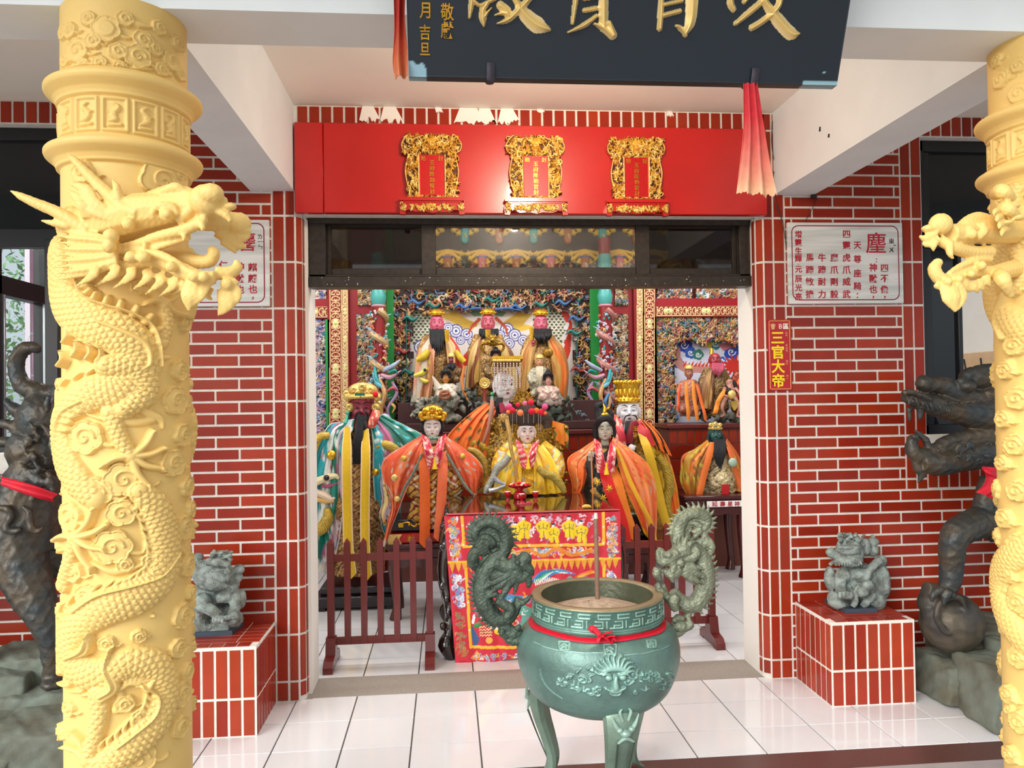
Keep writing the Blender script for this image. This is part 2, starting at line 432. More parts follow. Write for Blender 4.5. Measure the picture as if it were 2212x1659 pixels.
# ================================================================ the setting
M_grout = mat('tile grout', 'e6e2da', .8, noise=.1, nscale=30)
M_tile = mat('glazed red tile', None, .22, noise=.12, nscale=6, spec=.3)
M_white = mat('white plaster', 'f1eee8', .7, noise=.04, nscale=3, bump=.05, bscale=40)
M_floor = mat('floor slab', 'cfc8c0', .5)
M_ceil = mat('ceiling plaster', 'f6f1e4', .8, noise=.05, nscale=2)
M_dark = mat('black window frame', '15171a', .35)
M_glassdark = mat('dark tinted glass', '0d1218', .06)
ROW, Z0 = .058, 1.722
TR = ['9c2f1a', '922816', 'a23419', '972b19', '9e351f']

def tile(mb, o, ux, uz, un, w, h, col, t=.005, b=.0015):
    o, ux, uz, un = map(lambda q: np.asarray(q, float), (o, ux, uz, un))
    v = [o, o+ux*w, o+ux*w+uz*h, o+uz*h]
    v += [o+ux*b+uz*b+un*t, o+ux*(w-b)+uz*b+un*t, o+ux*(w-b)+uz*(h-b)+un*t, o+ux*b+uz*(h-b)+un*t]
    mb.add(v, [(4, 5, 6, 7), (0, 1, 5, 4), (1, 2, 6, 5), (2, 3, 7, 6), (3, 0, 4, 7)], col, 1)
def tcol(): 
    c = np.array(srgb(random.choice(TR))); return c*random.uniform(.9, 1.08)
G = .0108
def bond(mb, x0, x1, z0, z1, Y=0., phase=1.825, L=.229, flip=1):
    k = math.floor((z0-Z0)/ROW)
    while Z0+k*ROW < z1-.01:
        a, b = max(Z0+k*ROW, z0), min(Z0+(k+1)*ROW, z1)
        ph = phase+(.5*L if k % 2 == 0 else 0)
        m = math.floor((x0-ph)/L)
        while ph+m*L < x1-.008:
            p, q = max(ph+m*L, x0), min(ph+(m+1)*L, x1)
            if q-p > .02 and b-a > .015: tile(mb, (p+G/2, Y, a+G/2), (1, 0, 0), (0, 0, 1), (0, -1, 0), q-p-G, b-a-G, tcol())
            m += 1
        k += 1
def column(mb, o, ux, un, w, z0, z1, zref=1.722):
    z = zref-math.ceil((zref-z0)/.232)*.232
    while z < z1-.01:
        a, b = max(z, z0), min(z+.232, z1)
        if b-a > .02: tile(mb, (o[0]+ux[0]*G/2, o[1]+ux[1]*G/2, a+G/2), ux, (0, 0, 1), un, w-G, b-a-G, tcol())
        z += .232
def soldier(mb, x0, x1, z0, z1, Y=0., pitch=.0592, un=(0, -1, 0)):
    x = x0
    while x < x1-.02:
        tile(mb, (x+G/2, Y, z0+G/2), (1, 0, 0), (0, 0, 1), un, min(pitch, x1-x)-G, z1-z0-G, tcol()); x += pitch

CX = .47   # the bay's axis
OL, OR, WT, CZ = -.725, 1.665, .30, 2.975
def front_wall(side):
    s = side; mb = MB(); m = lambda x: x if s > 0 else 2*CX-x
    def bx(x0, x1, y0, y1, z0, z1):
        a, b = sorted((m(x0), m(x1))); mb.box(a, b, y0, y1, z0, z1, (1, 1, 1), 0)
    # masonry: pier, then wall below, above and beyond the window
    bx(1.70, 2.552, .0, WT, 0, CZ); bx(2.552, 3.75, .0, WT, 0, 1.26); bx(2.552, 3.75, 0, WT, 2.86, CZ); bx(3.75, 4.4, 0, WT, 0, CZ)
    e = 0 if s > 0 else .016
    xs = sorted((m(1.786+e), m(2.432)))
    phase = 1.825 if s > 0 else -1.03+.229
    bond(mb, xs[0], xs[1], .968, CZ, phase=phase)
    xs = sorted((m(1.786+e), m(4.1))); bond(mb, xs[0], xs[1], .0, .968, phase=phase)
    xs = sorted((m(2.552), m(4.1))); soldier(mb, xs[0], xs[1], .972, 1.16); soldier(mb, xs[0], xs[1], 2.862, CZ)
    mb.box(xs[0], xs[1], -.02, WT, 1.16, 1.255, (1, 1, 1), 0)
    for a, b in ((1.724+e, 1.786+e),(2.432, 2.492), (2.492, 2.552)):
        c = sorted((m(a), m(b))); column(mb, (c[0], 0), (1, 0, 0), (0, -1, 0), c[1]-c[0], 0 if a < 2 else .968, CZ)
    # corner by the door: half tile, chamfered tile, return
    c = sorted((m(1.670+e*1.2), m(1.724+e))); column(mb, (c[0], 0), (1, 0, 0), (0, -1, 0), c[1]-c[0], 0, 2.975)
    d = .7071
    if s > 0:
        column(mb, (1.640, .036), (d, -d, 0), (-d, -d, 0), .048, .02, 2.42)
        column(mb, (1.640, .075), (0, -1, 0), (-1, 0, 0), .036, .02, 2.42)
        mb.box(1.641, 1.71, .037, WT-.004, .001, 2.418, (1, 1, 1), 2)
        mb.add([(1.672, 0, 0), (1.64, .036, 0), (1.70, .036, 0), (1.70, 0, 0), (1.672, 0, CZ), (1.64, .036, CZ), (1.70, .036, CZ), (1.70, 0, CZ)], [(0, 3, 7, 4), (0, 4, 5, 1), (1, 5, 6, 2), (0, 1, 2, 3), (4, 7, 6, 5)])
        mb.box(1.652, 1.70, .08, WT-.002, 0, 2.42, (1, 1, 1), 2); mb.box(1.645, 1.70, .06, WT, 2.42, CZ, (1, 1, 1), 2)
    else:
        column(mb, (-.749, 0), (d, d, 0), (d, -d, 0), .042, .02, 2.42)
        mb.add([(-.749, 0, 0), (-.72, .031, 0), (-.76, .036, 0), (-.76, 0, 0), (-.749, 0, CZ), (-.72, .031, CZ), (-.76, .036, CZ), (-.76, 0, CZ)], [(0, 3, 7, 4), (0, 4, 5, 1), (1, 5, 6, 2), (0, 1, 2, 3), (4, 7, 6, 5)])
        column(mb, (-.72, .033), (0, 1, 0), (1, 0, 0), .04, .02, 2.42)
        mb.box(-.78, -.722, .03, .09, 0, 2.42, (1, 1, 1), 0)
        mb.box(-.78, -.704, .088, WT-.002, 0, 2.42, (1, 1, 1), 2); mb.box(-.76, -.71, .05, WT, 2.42, CZ, (1, 1, 1), 2)
    o = mb.build('wall_front_right' if s > 0 else 'wall_front_left', [M_grout, M_tile, M_white], None, (m(2.0), 0, 0), smooth=False)
    setp(o, kind='structure'); return o
front_wall(1); front_wall(-1)
# the wall over the door with its row of upright tiles, some smeared with whitewash
mb = MB(); mb.box(-.7485, 1.6715, .0, WT, 2.43, CZ)
x = -.737
while x < 1.665:
    tile(mb, (x+G/2, 0, 2.882), (1, 0, 0), (0, 0, 1), (0, -1, 0), .0592-G, .088, tcol()); x += .0592
for (xc, w, hh) in ((-.37, .055, .085), (-.26, .06, .09), (.14, .09, .088), (.22, .05, .088), (.335, .06, .088), (-.02, .02, .03), (.5, .02, .02), (1.18, .02, .03)):
    n = 14; top = 2.974
    pts = [(xc-w+random.uniform(-.006, .006)+(w*.35 if hh > .05 else 0), top)]
    for k in range(n+1):
        t = k/n; pts.append((xc-w+2*w*t, top-hh*(.62+.38*random.random())))
    pts.append((xc+w*.3, top)); mb.prism(pts, -.0075-.0004*((xc*100) % 7), -.002, (1, 1, 1), 2)
setp(mb.build('wall_front_lintel', [M_grout, M_tile, M_white], None, (CX, 0, 2.43), smooth=False), kind='structure')

# floor: one slab, white glazed tiles 30 cm with dark joints, granite sill and curb, grey paving outside
M_ftile = mat('white floor tile', None, .10, noise=.03, nscale=3, coat=.3)
M_joint = mat('dark tile joint', '55504a', .8)
mb = MB()
mb.box(-4.3, 5.2, -.80, .3, -.2, -.004, (1, 1, 1), 0); mb.box(-3.15, 4.15, .3, 3.8, -.2, -.004, (1, 1, 1), 0)
X0 = -.175-.296*14   # joint grid measured on the porch
xg = [X0+.296*k for k in range(34)]
def ftile(x0, x1, y0, y1, j=.0028):
    c = np.array(srgb('e4e5e9'))*random.uniform(.95, 1.03)
    mb.add([(x0+j, y0+j, -.004), (x1-j, y0+j, -.004), (x1-j, y1-j, -.004), (x0+j, y1-j, -.004), (x0+j+.001, y0+j+.001, 0), (x1-j-.001, y0+j+.001, 0), (x1-j-.001, y1-j-.001, 0), (x0+j+.001, y1-j-.001, 0)],
           [(4, 5, 6, 7), (0, 1, 5, 4), (1, 2, 6, 5), (2, 3, 7, 6), (3, 0, 4, 7)], c, 1)
for a, b in zip(xg[:-1], xg[1:]):
    if b > -4.2 and a < 5.1:
        for yy in (-.80, -.555, -.26): 
            y1 = {-.80: -.555, -.555: -.26, -.26: .035}[yy]; ftile(a, b, yy, y1)
        for k in range(12):
            if a > -3.2 and b < 4.2: ftile(a, b, .30+.29*k, .59+.29*k)
o = mb.build('floor', [M_joint, M_ftile], None, (CX, 0, 0), smooth=False); setp(o, kind='structure')
M_granite = mat('grey terrazzo sill', '9d958c', .6, noise=.18, nscale=120)
mb = MB(); mb.box(-.70, 1.665, .03, .30, -.05, .002); mb.box(-.76, -.69, .02, .1, -.05, .001); mb.box(-4.3, -.70, 0, .3, -.1, -.002); mb.box(1.665, 5, 0, .3, -.1, -.002)
setp(mb.build('trim_1', M_granite, None, (CX, .16, 0), smooth=False), kind='structure')
M_curb = mat('brown stone curb', '5b3a36', .3, noise=.12, nscale=60)
mb = MB(); mb.box(-4.3, 5.2, -.95, -.802, -.2, -.001)
setp(mb.build('trim_2', M_curb, None, (CX, -.87, 0), smooth=False), kind='structure')
M_pave = mat('grey paving', 'a39a9a', .5, noise=.08, nscale=20)
mb = MB(); mb.box(-12, 12, -14, -.95, -.3, -.003); setp(mb.build('floor_outside', M_pave, None, (0, -4, 0), smooth=False), kind='structure')

# ceiling and the white beams
mb = MB(); mb.box(-4.3, 5.2, -1.62, .1, CZ, CZ+.15); mb.box(-4.3, 5.2, -3.0, -1.8, CZ+.05, CZ+.2)
setp(mb.build('ceiling', M_ceil, None, (CX, -.8, CZ), smooth=False), kind='structure')
M_beam = mat('white beam paint', 'e9f1f3', .6, noise=.05, nscale=4, bump=.04, bscale=25)
mb = MB(); mb.box(-4.4, 5.3, -1.825, -1.622, 2.54, 3.3)
setp(mb.build('trim_3', M_beam, None, (CX, -1.72, 2.54), smooth=False), kind='structure')
for n, (a, b) in enumerate(((-.965, -.750), (1.732, 1.945))):
    mb = MB(); mb.box(a, b, -1.63, .002, 2.54, CZ+.02)
    if n: mb.tube([(1.731, -.52, 2.72), (1.728, -.52, 2.70)], .004, 6, mi=1); mb.tube([(1.731, -.6, 2.66), (1.728, -.6, 2.645)], .004, 6, mi=1)
    setp(mb.build('trim_%d' % (4+n), [M_beam, M_dark], None, ((a+b)/2, -.8, 2.54), smooth=False), kind='structure')

# hall: walls and ceiling behind the front wall
M_hall = mat('hall wall paint', 'cfc9bd', .7, noise=.06)
mb = MB(); mb.box(-3.2, 4.2, WT, 3.9, 3.4, 3.5); setp(mb.build('ceiling_hall', M_hall, None, (CX, 2, 3.4), smooth=False), kind='structure')
mb = MB(); mb.box(-3.15, 4.15, 3.72, 3.9, 0, 3.4); setp(mb.build('wall_back', mat('back wall paint', '7a2218', .6), None, (CX, 3.8, 0), smooth=False), kind='structure')
for nm, X, sg in (('wall_left', -3.0, -1), ('wall_right', 4.0, 1)):
    mb = MB(); a, b = (X-.15, X) if sg < 0 else (X, X+.15)
    mb.box(a, b, 0, .5, 0, 3.4); mb.box(a, b, 3.3, 3.72, 0, 3.4); mb.box(a, b, .5, 3.3, 0, 1.0); mb.box(a, b, .5, 3.3, 3.0, 3.4)
    setp(mb.build(nm, [M_hall], None, (X, 2, 0), smooth=False), kind='structure')
def slab_cut(R, name, origin, ux, uy, un, mats, parent=None, loc=None, depth=.02, thr=1e-5):
    """pierced carving: cells whose height is 0 are open; rims get real thickness"""
    X, Y = np.meshgrid(R.x, R.y); un = np.asarray(un, float)
    P = np.asarray(origin)+X[..., None]*np.asarray(ux, float)+Y[..., None]*np.asarray(uy, float)
    Fr = (P+R.z[..., None]*un).reshape(-1, 3); Bk = (P-un*depth).reshape(-1, 3); nx = R.nx
    ok = R.z > thr; cell = ok[:-1, :-1] & ok[1:, :-1] & ok[:-1, 1:] & ok[1:, 1:]
    ii, jj = np.nonzero(cell); p = ii*nx+jj; N = len(Fr)
    q = [np.stack([p, p+1, p+nx+1, p+nx], 1), np.stack([p+N, p+nx+N, p+nx+1+N, p+1+N], 1)]
    pad = np.pad(cell, 1)
    for di, dj, e in ((-1, 0, (0, 1)), (1, 0, (nx+1, nx)), (0, -1, (nx, 0)), (0, 1, (1, nx+1))):
        m = ~pad[ii+1+di, jj+1+dj]; a = p[m]+e[0]; b = p[m]+e[1]; q.append(np.stack([b, a, a+N, b+N], 1))
    q = np.vstack(q); used = np.unique(q); mp = np.zeros(2*N, np.int64); mp[used] = np.arange(len(used))
    V = np.vstack([Fr, Bk])[used]; K = np.vstack([R.c.reshape(-1, 3)]*2)[used]; q = mp[q]
    me = bpy.data.meshes.new(name); me.vertices.add(len(V)); me.vertices.foreach_set('co', V.astype(np.float32).ravel())
    me.loops.add(len(q)*4); me.loops.foreach_set('vertex_index', q.astype(np.int32).ravel()); me.polygons.add(len(q))
    me.polygons.foreach_set('loop_start', np.arange(0, len(q)*4, 4, dtype=np.int32)); me.update(calc_edges=True)
    ca = me.color_attributes.new('Col', 'FLOAT_COLOR', 'POINT'); ca.data.foreach_set('color', np.hstack([K, np.ones((len(V), 1))]).astype(np.float32).ravel())
    return link(name, me, parent, loc, mats, True)

def curls(R, n, cols, size=(.01, .03), h=(.006, .016), region=None, rng=None, col2='201008', inside=None):
    """heaps of small painted scrolls, leaves, petals and figures, as on a temple carving"""
    rng = rng or RNG; x0, x1, y0, y1 = region or (0, R.w, 0, R.h)
    for k in range(n):
        cx, cy = rng.uniform(x0, x1), rng.uniform(y0, y1)
        if inside is not None and not inside(cx, cy): continue
        s = rng.uniform(*size); c = cols[int(rng.integers(len(cols)))]; kind = rng.integers(6); a = rng.uniform(0, 2*PI); hh = rng.uniform(*h)
        if kind == 0: R.spiral(cx, cy, s*.8, rng.uniform(.7, 1.3), s*.26, hh, c, 1 if rng.random() > .5 else -1, a, col2=col2)
        elif kind in (1, 2):
            t = np.linspace(-1, 1, 5); d = np.array([math.cos(a), math.sin(a)]); nn = np.array([-d[1], d[0]]); w = rng.uniform(.2, .7)*rng.choice([-1, 1])
            P = np.array([cx, cy])+np.outer(t*s, d)+np.outer(np.sin(t*PI)*s*w*.5, nn); R.stroke(P, s*np.array([.05, .24, .3, .2, .04]), hh, c, n=3, col2=col2)
        elif kind == 3:
            for j in range(5):
                b = a+j*2*PI/5; R.stroke([(cx, cy), (cx+s*.5*math.cos(b), cy+s*.5*math.sin(b))], [s*.12, s*.22], hh, c, smooth=False, col2=col2)
            R.stroke([(cx, cy), (cx+1e-4, cy)], s*.16, hh*1.3, cols[0], smooth=False)
        elif kind == 4:
            R.stroke([(cx, cy-s*.7), (cx, cy+s*.1)], [s*.34, s*.22], hh*1.2, c, smooth=False, col2=col2)
            R.stroke([(cx, cy+s*.45), (cx+1e-4, cy+s*.45)], s*.2, hh*1.4, 'd9a37c', smooth=False)
            for sg in (-1, 1): R.stroke([(cx, cy), (cx+sg*s*.35, cy-s*.1), (cx+sg*s*.5, cy+s*.3)], s*.11, hh*1.3, c, n=3, col2=col2)
        else:
            for j in (-1, 0, 1):
                b = a+j*.55; R.stroke([(cx, cy), (cx+s*.6*math.cos(b), cy+s*.6*math.sin(b)), (cx+s*1.1*math.cos(b+.3), cy+s*1.1*math.sin(b+.3))], [s*.16, s*.16, s*.03], hh, c, n=3, col2=col2)
# ================================================================ things on the front wall
V = lambda x, y, z: np.array([x, y, z], float)
GOLD = mat('gold leaf', 'd9a33a', .32, metal=.75, noise=.35, nscale=40, bump=.1, bscale=150)
GOLDP = mat('painted gold carving', None, .38, metal=.35, noise=.12, nscale=50)
RED = mat('red lacquer', 'c01512', .28, noise=.12, nscale=3, coat=.3)
REDV = mat('lacquer in several colours', None, .35, noise=.06, nscale=10, coat=.1)
MATTE = mat('painted surface', None, .6, noise=.08, nscale=30)
IRON = mat('dark iron', '4a4650', .45, metal=.6, noise=.3, nscale=60)

t = thing('fascia_board', 'red lacquered board over the doorway carrying three gilded tablets', 'board', (CX, -.02, 2.42))
mb = MB(); mb.bbox(-.60, 1.678, -.045, -.004, 2.424, 2.876); mb.build('board', RED, t)
mb = MB(); mb.bbox(-.742, -.6015, -.045, -.004, 2.424, 2.876); mb.build('end_panel', RED, t)

def plaque(px, py, label):
    c = at(px, py, -.046); x, z = c[0], c[2]       # middle of the shelf's top edge
    t = thing('spirit_tablet', label, 'tablet', (x, -.046, z), 'gilded tablets on the red board')
    w, h = .32, .335; R = Relief(w, h, .0016, '2a0a06'); m = w/2
    def S(pts, *a, **k):
        for s in (-1, 1): R.stroke([(m+s*p[0], p[1]) for p in pts], *a, **k)
    out = [(.112, .0), (.112, .035), (.125, .085), (.132, .14), (.124, .19), (.118, .225), (.142, .245), (.148, .275), (.132, .305), (.108, .325), (.098, .298), (.075, .305), (.045, .318), (0, .33)]
    poly = [(m+a, b) for a, b in out]+[(m-a, b) for a, b in out[::-1]]
    R.poly(poly, .004, '4a1c08', mode='max')
    rg = np.random.default_rng(int(px))
    gold = ['e8b23c', 'f6d070', 'c98a24', 'ffe08a', 'd89a30']
    def inn(a, b):
        d = abs(a-m)/m*.16
        return (b > .225 and d < .14 and b < .32) or (d > .066 and d < .122 and b < .24) or (b < .025 and d < .11)
    curls(R, 760, gold, (.011, .022), (.008, .018), rng=rg, inside=inn, col2='6a3a08')
    S(out[:-1], .0042, .012, 'f4cf74', col2='c04040')
    R.poly([(m-.064, .02), (m+.064, .02), (m+.064, .222), (m-.064, .222)], 0, 'c00f12'); i0, i1, j0, j1 = R._win(m-.062, m+.062, .02, .222); R.z[i0:i1, j0:j1] = .004
    for s in (-1, 1): R.stroke([(m+s*.066, .02), (m+s*.066, .222)], .004, .014, 'f4d890', smooth=False)
    for k in range(9):
        a = PI/2+(k-4)*.24; R.stroke([(m, .275), (m+.055*math.cos(a), .275+.055*math.sin(a))], [.006, .0015], .017, 'e8b23c', smooth=False)
    R.stroke([(m, .27), (m+.001, .27)], .022, .024, 'd89a30', smooth=False); R.spiral(m, .27, .016, 1, .004, .03, 'ffe08a')
    slab_cut(R, 'carved_frame', V(x-m, -.062, z), V(1, 0, 0), V(0, 0, 1), V(0, -1, 0), GOLDP, t, depth=.014)
    mb = MB(); put_text(mb, '勅', V(x-.043, -.068, z+.203), .026, depth=.0016); put_text(mb, '封', V(x+.043, -.068, z+.203), .026, depth=.0016)
    for k, ch in enumerate('玉府降勅官封'): put_text(mb, ch, V(x, -.068, z+.182-k*.029), .027, depth=.0018)
    mb.build('gilt_lettering', GOLD, t, smooth=False)
    mb = MB(); mb.prism([(-.158, -.006), (.158, -.006), (.163, .004), (.155, .010), (.128, .012), (-.128, .012), (-.155, .010), (-.163, .004)], -.085, -.045, M=Matrix.Translation((x, 0, z-.006)))
    mb.bbox(x-.148, x+.148, -.08, -.046, z-.022, z-.011, .003)
    ap = [(-.155, -.02), (.155, -.02), (.163, -.045), (.16, -.078), (.135, -.08), (.13, -.058), (.11, -.056), (.085, -.068), (.03, -.066), (0, -.073), (-.03, -.066), (-.085, -.068), (-.11, -.056), (-.13, -.058), (-.135, -.08), (-.16, -.078), (-.163, -.045)]
    mb.prism([(x+a, z+b) for a, b in ap], -.078, -.05); mb.build('shelf', RED, t)
    R = Relief(.32, .05, .0016, '802010')
    curls(R, 130, gold, (.008, .015), (.004, .009), (.05, .27, .012, .04), rng=rg, col2='6a3a08'); curls(R, 26, gold, (.008, .013), (.005, .009), (.006, .03, .01, .045), rng=rg); curls(R, 26, gold, (.008, .013), (.005, .009), (.29, .314, .01, .045), rng=rg)
    slab_cut(R, 'shelf_carving', V(x-.16, -.078, z-.068), V(1, 0, 0), V(0, 0, 1), V(0, -1, 0), GOLDP, t, depth=.002)
plaque(934, 432, 'gilded red spirit tablet, left one on the red board')
plaque(1157, 434, 'gilded red spirit tablet in the middle of the red board')
plaque(1374, 436, 'gilded red spirit tablet, right one on the red board')

# ---- transom over the doorway
t = setp(bpy.data.objects.new('window_3', None), kind='structure'); COL.objects.link(t); t.location = (CX, .12, 2.07); ORG[t.name] = V(CX, .12, 2.07)
M_alu = mat('weathered bronze aluminium', '3a332c', .4, metal=.3, noise=.35, nscale=40)
mb = MB(); mb.bbox(-.70, 1.64, .085, .19, 2.072, 2.128, .003); mb.bbox(-.70, 1.64, .10, .17, 2.128, 2.14, .002); mb.bbox(-.70, 1.64, .09, .19, 2.40, 2.43, .003)
mb.bbox(-.70, -.615, .10, .19, 2.12, 2.43, .003); mb.bbox(1.58, 1.64, .10, .19, 2.12, 2.43, .003)
for k in range(60):
    mb.ell((random.uniform(-.65, 1.6), .084, random.uniform(2.075, 2.125)), (.0035*random.random()+.001, .002, .002), nu=6, nv=4, mi=1)
mb.build('transom_frame', [M_alu, mat('paint spatter', 'e6ddd0', .8)], t)
def sash(x0, x1, y, st, name, gl='6d6a66'):
    mb = MB(); mb.bbox(x0, x0+st, y, y+.025, 2.135, 2.415, .002); mb.bbox(x1-st, x1, y, y+.025, 2.135, 2.415, .002); mb.bbox(x0+st, x1-st, y, y+.025, 2.135, 2.178, .002); mb.bbox(x0+st, x1-st, y, y+.025, 2.395, 2.415, .002)
    f = mb.build(name, M_alu, t)
    mb = MB(); mb.box(x0+st, x1-st, y+.010, y+.015, 2.175, 2.40); mb.build('pane', mat('smoked pane '+gl, gl, .03, trans=.94), f)
sash(-.615, -.10, .145, .022, 'left_sash', '2c2a28'); sash(1.06, 1.58, .145, .022, 'right_sash', '2c2a28'); sash(-.125, 1.09, .115, .075, 'middle_sash', 'b4afa6')

# ---- windows of the side bays
def side_window(n, s):
    m = lambda x: x if s > 0 else 2*CX-x
    t = setp(bpy.data.objects.new('window_%d' % n, None), kind='structure'); COL.objects.link(t); t.location = (m(3.1), .15, 1.26); ORG[t.name] = V(m(3.1), .15, 1.26)
    mb = MB()
    def bx(x0, x1, y0, y1, z0, z1): a, b = sorted((m(x0), m(x1))); mb.bbox(a, b, y0, y1, z0, z1, .003)
    bx(2.552, 2.60, .05, .12, 1.26, 2.86); bx(3.70, 3.75, .05, .12, 1.26, 2.86); bx(2.55, 3.75, .05, .12, 1.26, 1.31); bx(2.55, 3.75, .05, .12, 2.80, 2.86); bx(2.55, 3.75, .05, .12, 2.27, 2.36)
    bx(2.838, 2.90, .02, .09, 1.26, 2.30) if s < 0 else [bx(2.60, 2.64, .06, .11, 1.3, 2.8), bx(2.79, 2.815, .06, .11, 1.3, 2.3)]
    mb.build('window_frame', M_dark, t)
    mb = MB(); a, b = sorted((m(2.60), m(3.70))); mb.box(a, b, .08, .086, 2.36, 2.80); 
    if s > 0: mb.box(2.64, 2.795, .08, .086, 1.31, 2.27)
    mb.build('pane', M_glassdark, t)
side_window(1, -1); side_window(2, 1)
# outer windows of the left wall of the hall, seen through the front one
t = setp(bpy.data.objects.new('window_4', None), kind='structure'); COL.objects.link(t); t.location = (-3.0, 1.8, 1.0); ORG[t.name] = V(-3, 1.8, 1)
mb = MB(); mb.bbox(-3.1, -3.0, .5, 3.3, 2.24, 2.37, .004); mb.bbox(-3.1, -3.0, .5, 3.3, 1.0, 1.06, .004); mb.bbox(-3.1, -3.0, .5, 3.3, 2.92, 3.0, .004)
for y in (.5, 1.50, 2.14, 3.24): mb.bbox(-3.1, -3.0, y, y+.06, 1.0, 3.0, .004)
mb.build('window_frame', M_dark, t)
mb = MB(); mb.bbox(-3.02, -2.99, 1.565, 1.585, 1.06, 2.24, .002); mb.bbox(-3.02, -2.99, 2.12, 2.138, 1.06, 2.24, .002); mb.build('sash_rail', mat('bare aluminium', 'b9bcc2', .3, metal=.8), t)
mb = MB(); mb.box(-3.06, -3.055, .55, 3.25, 1.05, 2.95); mb.build('pane', mat('clear pane', 'f4fbfa', .0, trans=1), t)

# ---- marble text panels
MARB = mat('grey streaked marble', 'e4e7e6', .3, noise=.25, nscale=5, dark='c3c9c6', stretch=(.5, 1, 6))
TXR = mat('red painted lettering', 'b3122a', .5); INK = mat('black ink', '2a2022', .6)
def marble(x0, x1, z0, z1, label):
    t = thing('marble_text_panel', label, 'sign', ((x0+x1)/2, 0, z0)); mb = MB(); mb.bbox(x0, x1, -.022, -.0045, z0, z1, .002); mb.build('marble_slab', MARB, t)
    mb = MB(); r = .035; pts = []
    X0, X1, Z0_, Z1 = x0+.022, x1-.025, z0+.02, z1-.018
    for cx, cz, a0 in ((X1-r, Z1-r, 0), (X0+r, Z1-r, 90), (X0+r, Z0_+r, 180), (X1-r, Z0_+r, 270)):
        for k in range(7): a = math.radians(a0+15*k); pts.append((cx+r*math.cos(a), -.0225, cz+r*math.sin(a)))
    pts.append(pts[0]); mb.tube(pts, .0028, 6, smooth=False, flat=.4, up=(0, 1, 0), cap=False); mb.build('painted_border', mat('crimson line', '8e1038', .5), t)
    return t
def px_text(mb, s, x, y, size, dy=0, col=(1, 1, 1), mi=0, sx=1., depth=.0008, yy=-.0228):
    for k, ch in enumerate(s):
        if ch != ' ': put_text(mb, ch, at(x, y+k*dy, yy), size, depth=depth, mi=mi, sx=sx, offset=.0006)
def zp(zx, zy): return 1640+zx/4.147, 460+zy/4.147
tR = marble(1.795, 2.428, 1.962, 2.392, 'white marble panel of red Chinese text on the right wall')
mb = MB()
def colt(s, zx, ys, size, m=TXR, nm='painted_text'):
    mb = MB()
    for ch, y in zip(s, ys): put_text(mb, ch, at(*zp(zx, y), -.0228), size, depth=.0008, offset=.0007)
    mb.build(nm, m, tR, smooth=False)
colt('麈', 1045, [268], .118)
colt('四不像', 1122, [495, 588, 685], .046); colt('，', 1125, [755], .04); colt('神獸也', 1020, [488, 588, 683], .046); colt('，', 1022, [755], .04); colt('：', 1050, [425], .03)
colt('天尊座騎', 880, [290, 412, 540, 655], .044); colt('：', 880, [740], .04)
colt('四靈虎爪威武', 782, [190, 290, 400, 510, 615, 728], .046)
colt('鷹爪剛毅', 672, [400, 510, 618, 728], .045); colt('牛蹄耐力', 562, [400, 508, 615, 728], .045); colt('馬蹄敏捷', 452, [400, 508, 615, 728], .045)
colt('增靈生輝', 350, [190, 265, 340, 408], .040); colt('·', 350, [460], .03); colt('元辰光亮', 352, [505, 590, 670, 750], .040)
colt('ㄓㄨ', 1185, [250, 330], .03, INK, 'phonetic_marks'); colt('ˇ', 1215, [290], .03, INK, 'phonetic_marks')
tL = marble(2*CX-2.428, -.872, 1.962, 2.392, 'white marble panel of red Chinese text behind the left dragon column')
mb = MB(); z4 = lambda x, y: (460+x/8.293, 470+y/8.293)
for ch, x, y, s in (('麐', 590, 430, .10), ('麒', 710, 890, .045), ('麟', 710, 1090, .045), ('也', 715, 1280, .045), ('，', 715, 1445, .04), ('仁', 185, 850, .045), ('神', 480, 880, .045), ('獸', 480, 1090, .045), ('也', 480, 1285, .045), ('，', 480, 1445, .04)):
    mb = MB(); put_text(mb, ch, at(*z4(x, y), -.0228), s, depth=.0008, offset=.0007)
    mb.build('painted_text', TXR, tL, smooth=False)
mb = MB()
for ch, x, y in (('ㄌ', 840, 340), ('ㄧ', 840, 430), ('ㄣ', 850, 520), ('ˊ', 900, 430)): put_text(mb, ch, at(*z4(x, y), -.0228), .028, depth=.0008)
mb.build('phonetic_marks', INK, tL, smooth=False)

# ---- narrow red sign
t = thing('hall_sign', 'narrow red sign with yellow characters and white letter B on door pier', 'sign', (1.745, -.01, 1.508))
mb = MB(); mb.bbox(1.681, 1.807, -.012, -.0055, 1.508, 1.881, .001, col=srgb('b3141c')); mb.build('sign_panel', REDV, t)
mb = MB()
for a, b, c, d in ((1.687, 1.690, 1.514, 1.875), (1.798, 1.801, 1.514, 1.875), (1.687, 1.801, 1.514, 1.517), (1.687, 1.801, 1.872, 1.875)): mb.box(a, b, -.0135, -.011, c, d, srgb('e8b060'))
mb.build('gilt_border', REDV, t)
mb = MB()
for k, ch in enumerate('三官大帝'): put_text(mb, ch, V(1.733, -.0125, 1.785-k*.075), .074, depth=.001, offset=.0018)
mb.build('yellow_characters', mat('yellow sign paint', 'f6dc1e', .5), t, smooth=False)
mb = MB(); put_text(mb, 'B', V(1.750, -.0125, 1.845), .036, depth=.001); put_text(mb, '區', V(1.779, -.0125, 1.845), .033, depth=.001, offset=.0008)
mb.build('white_characters', mat('white sign paint', 'f2eee6', .5), t, smooth=False)
mb = MB()
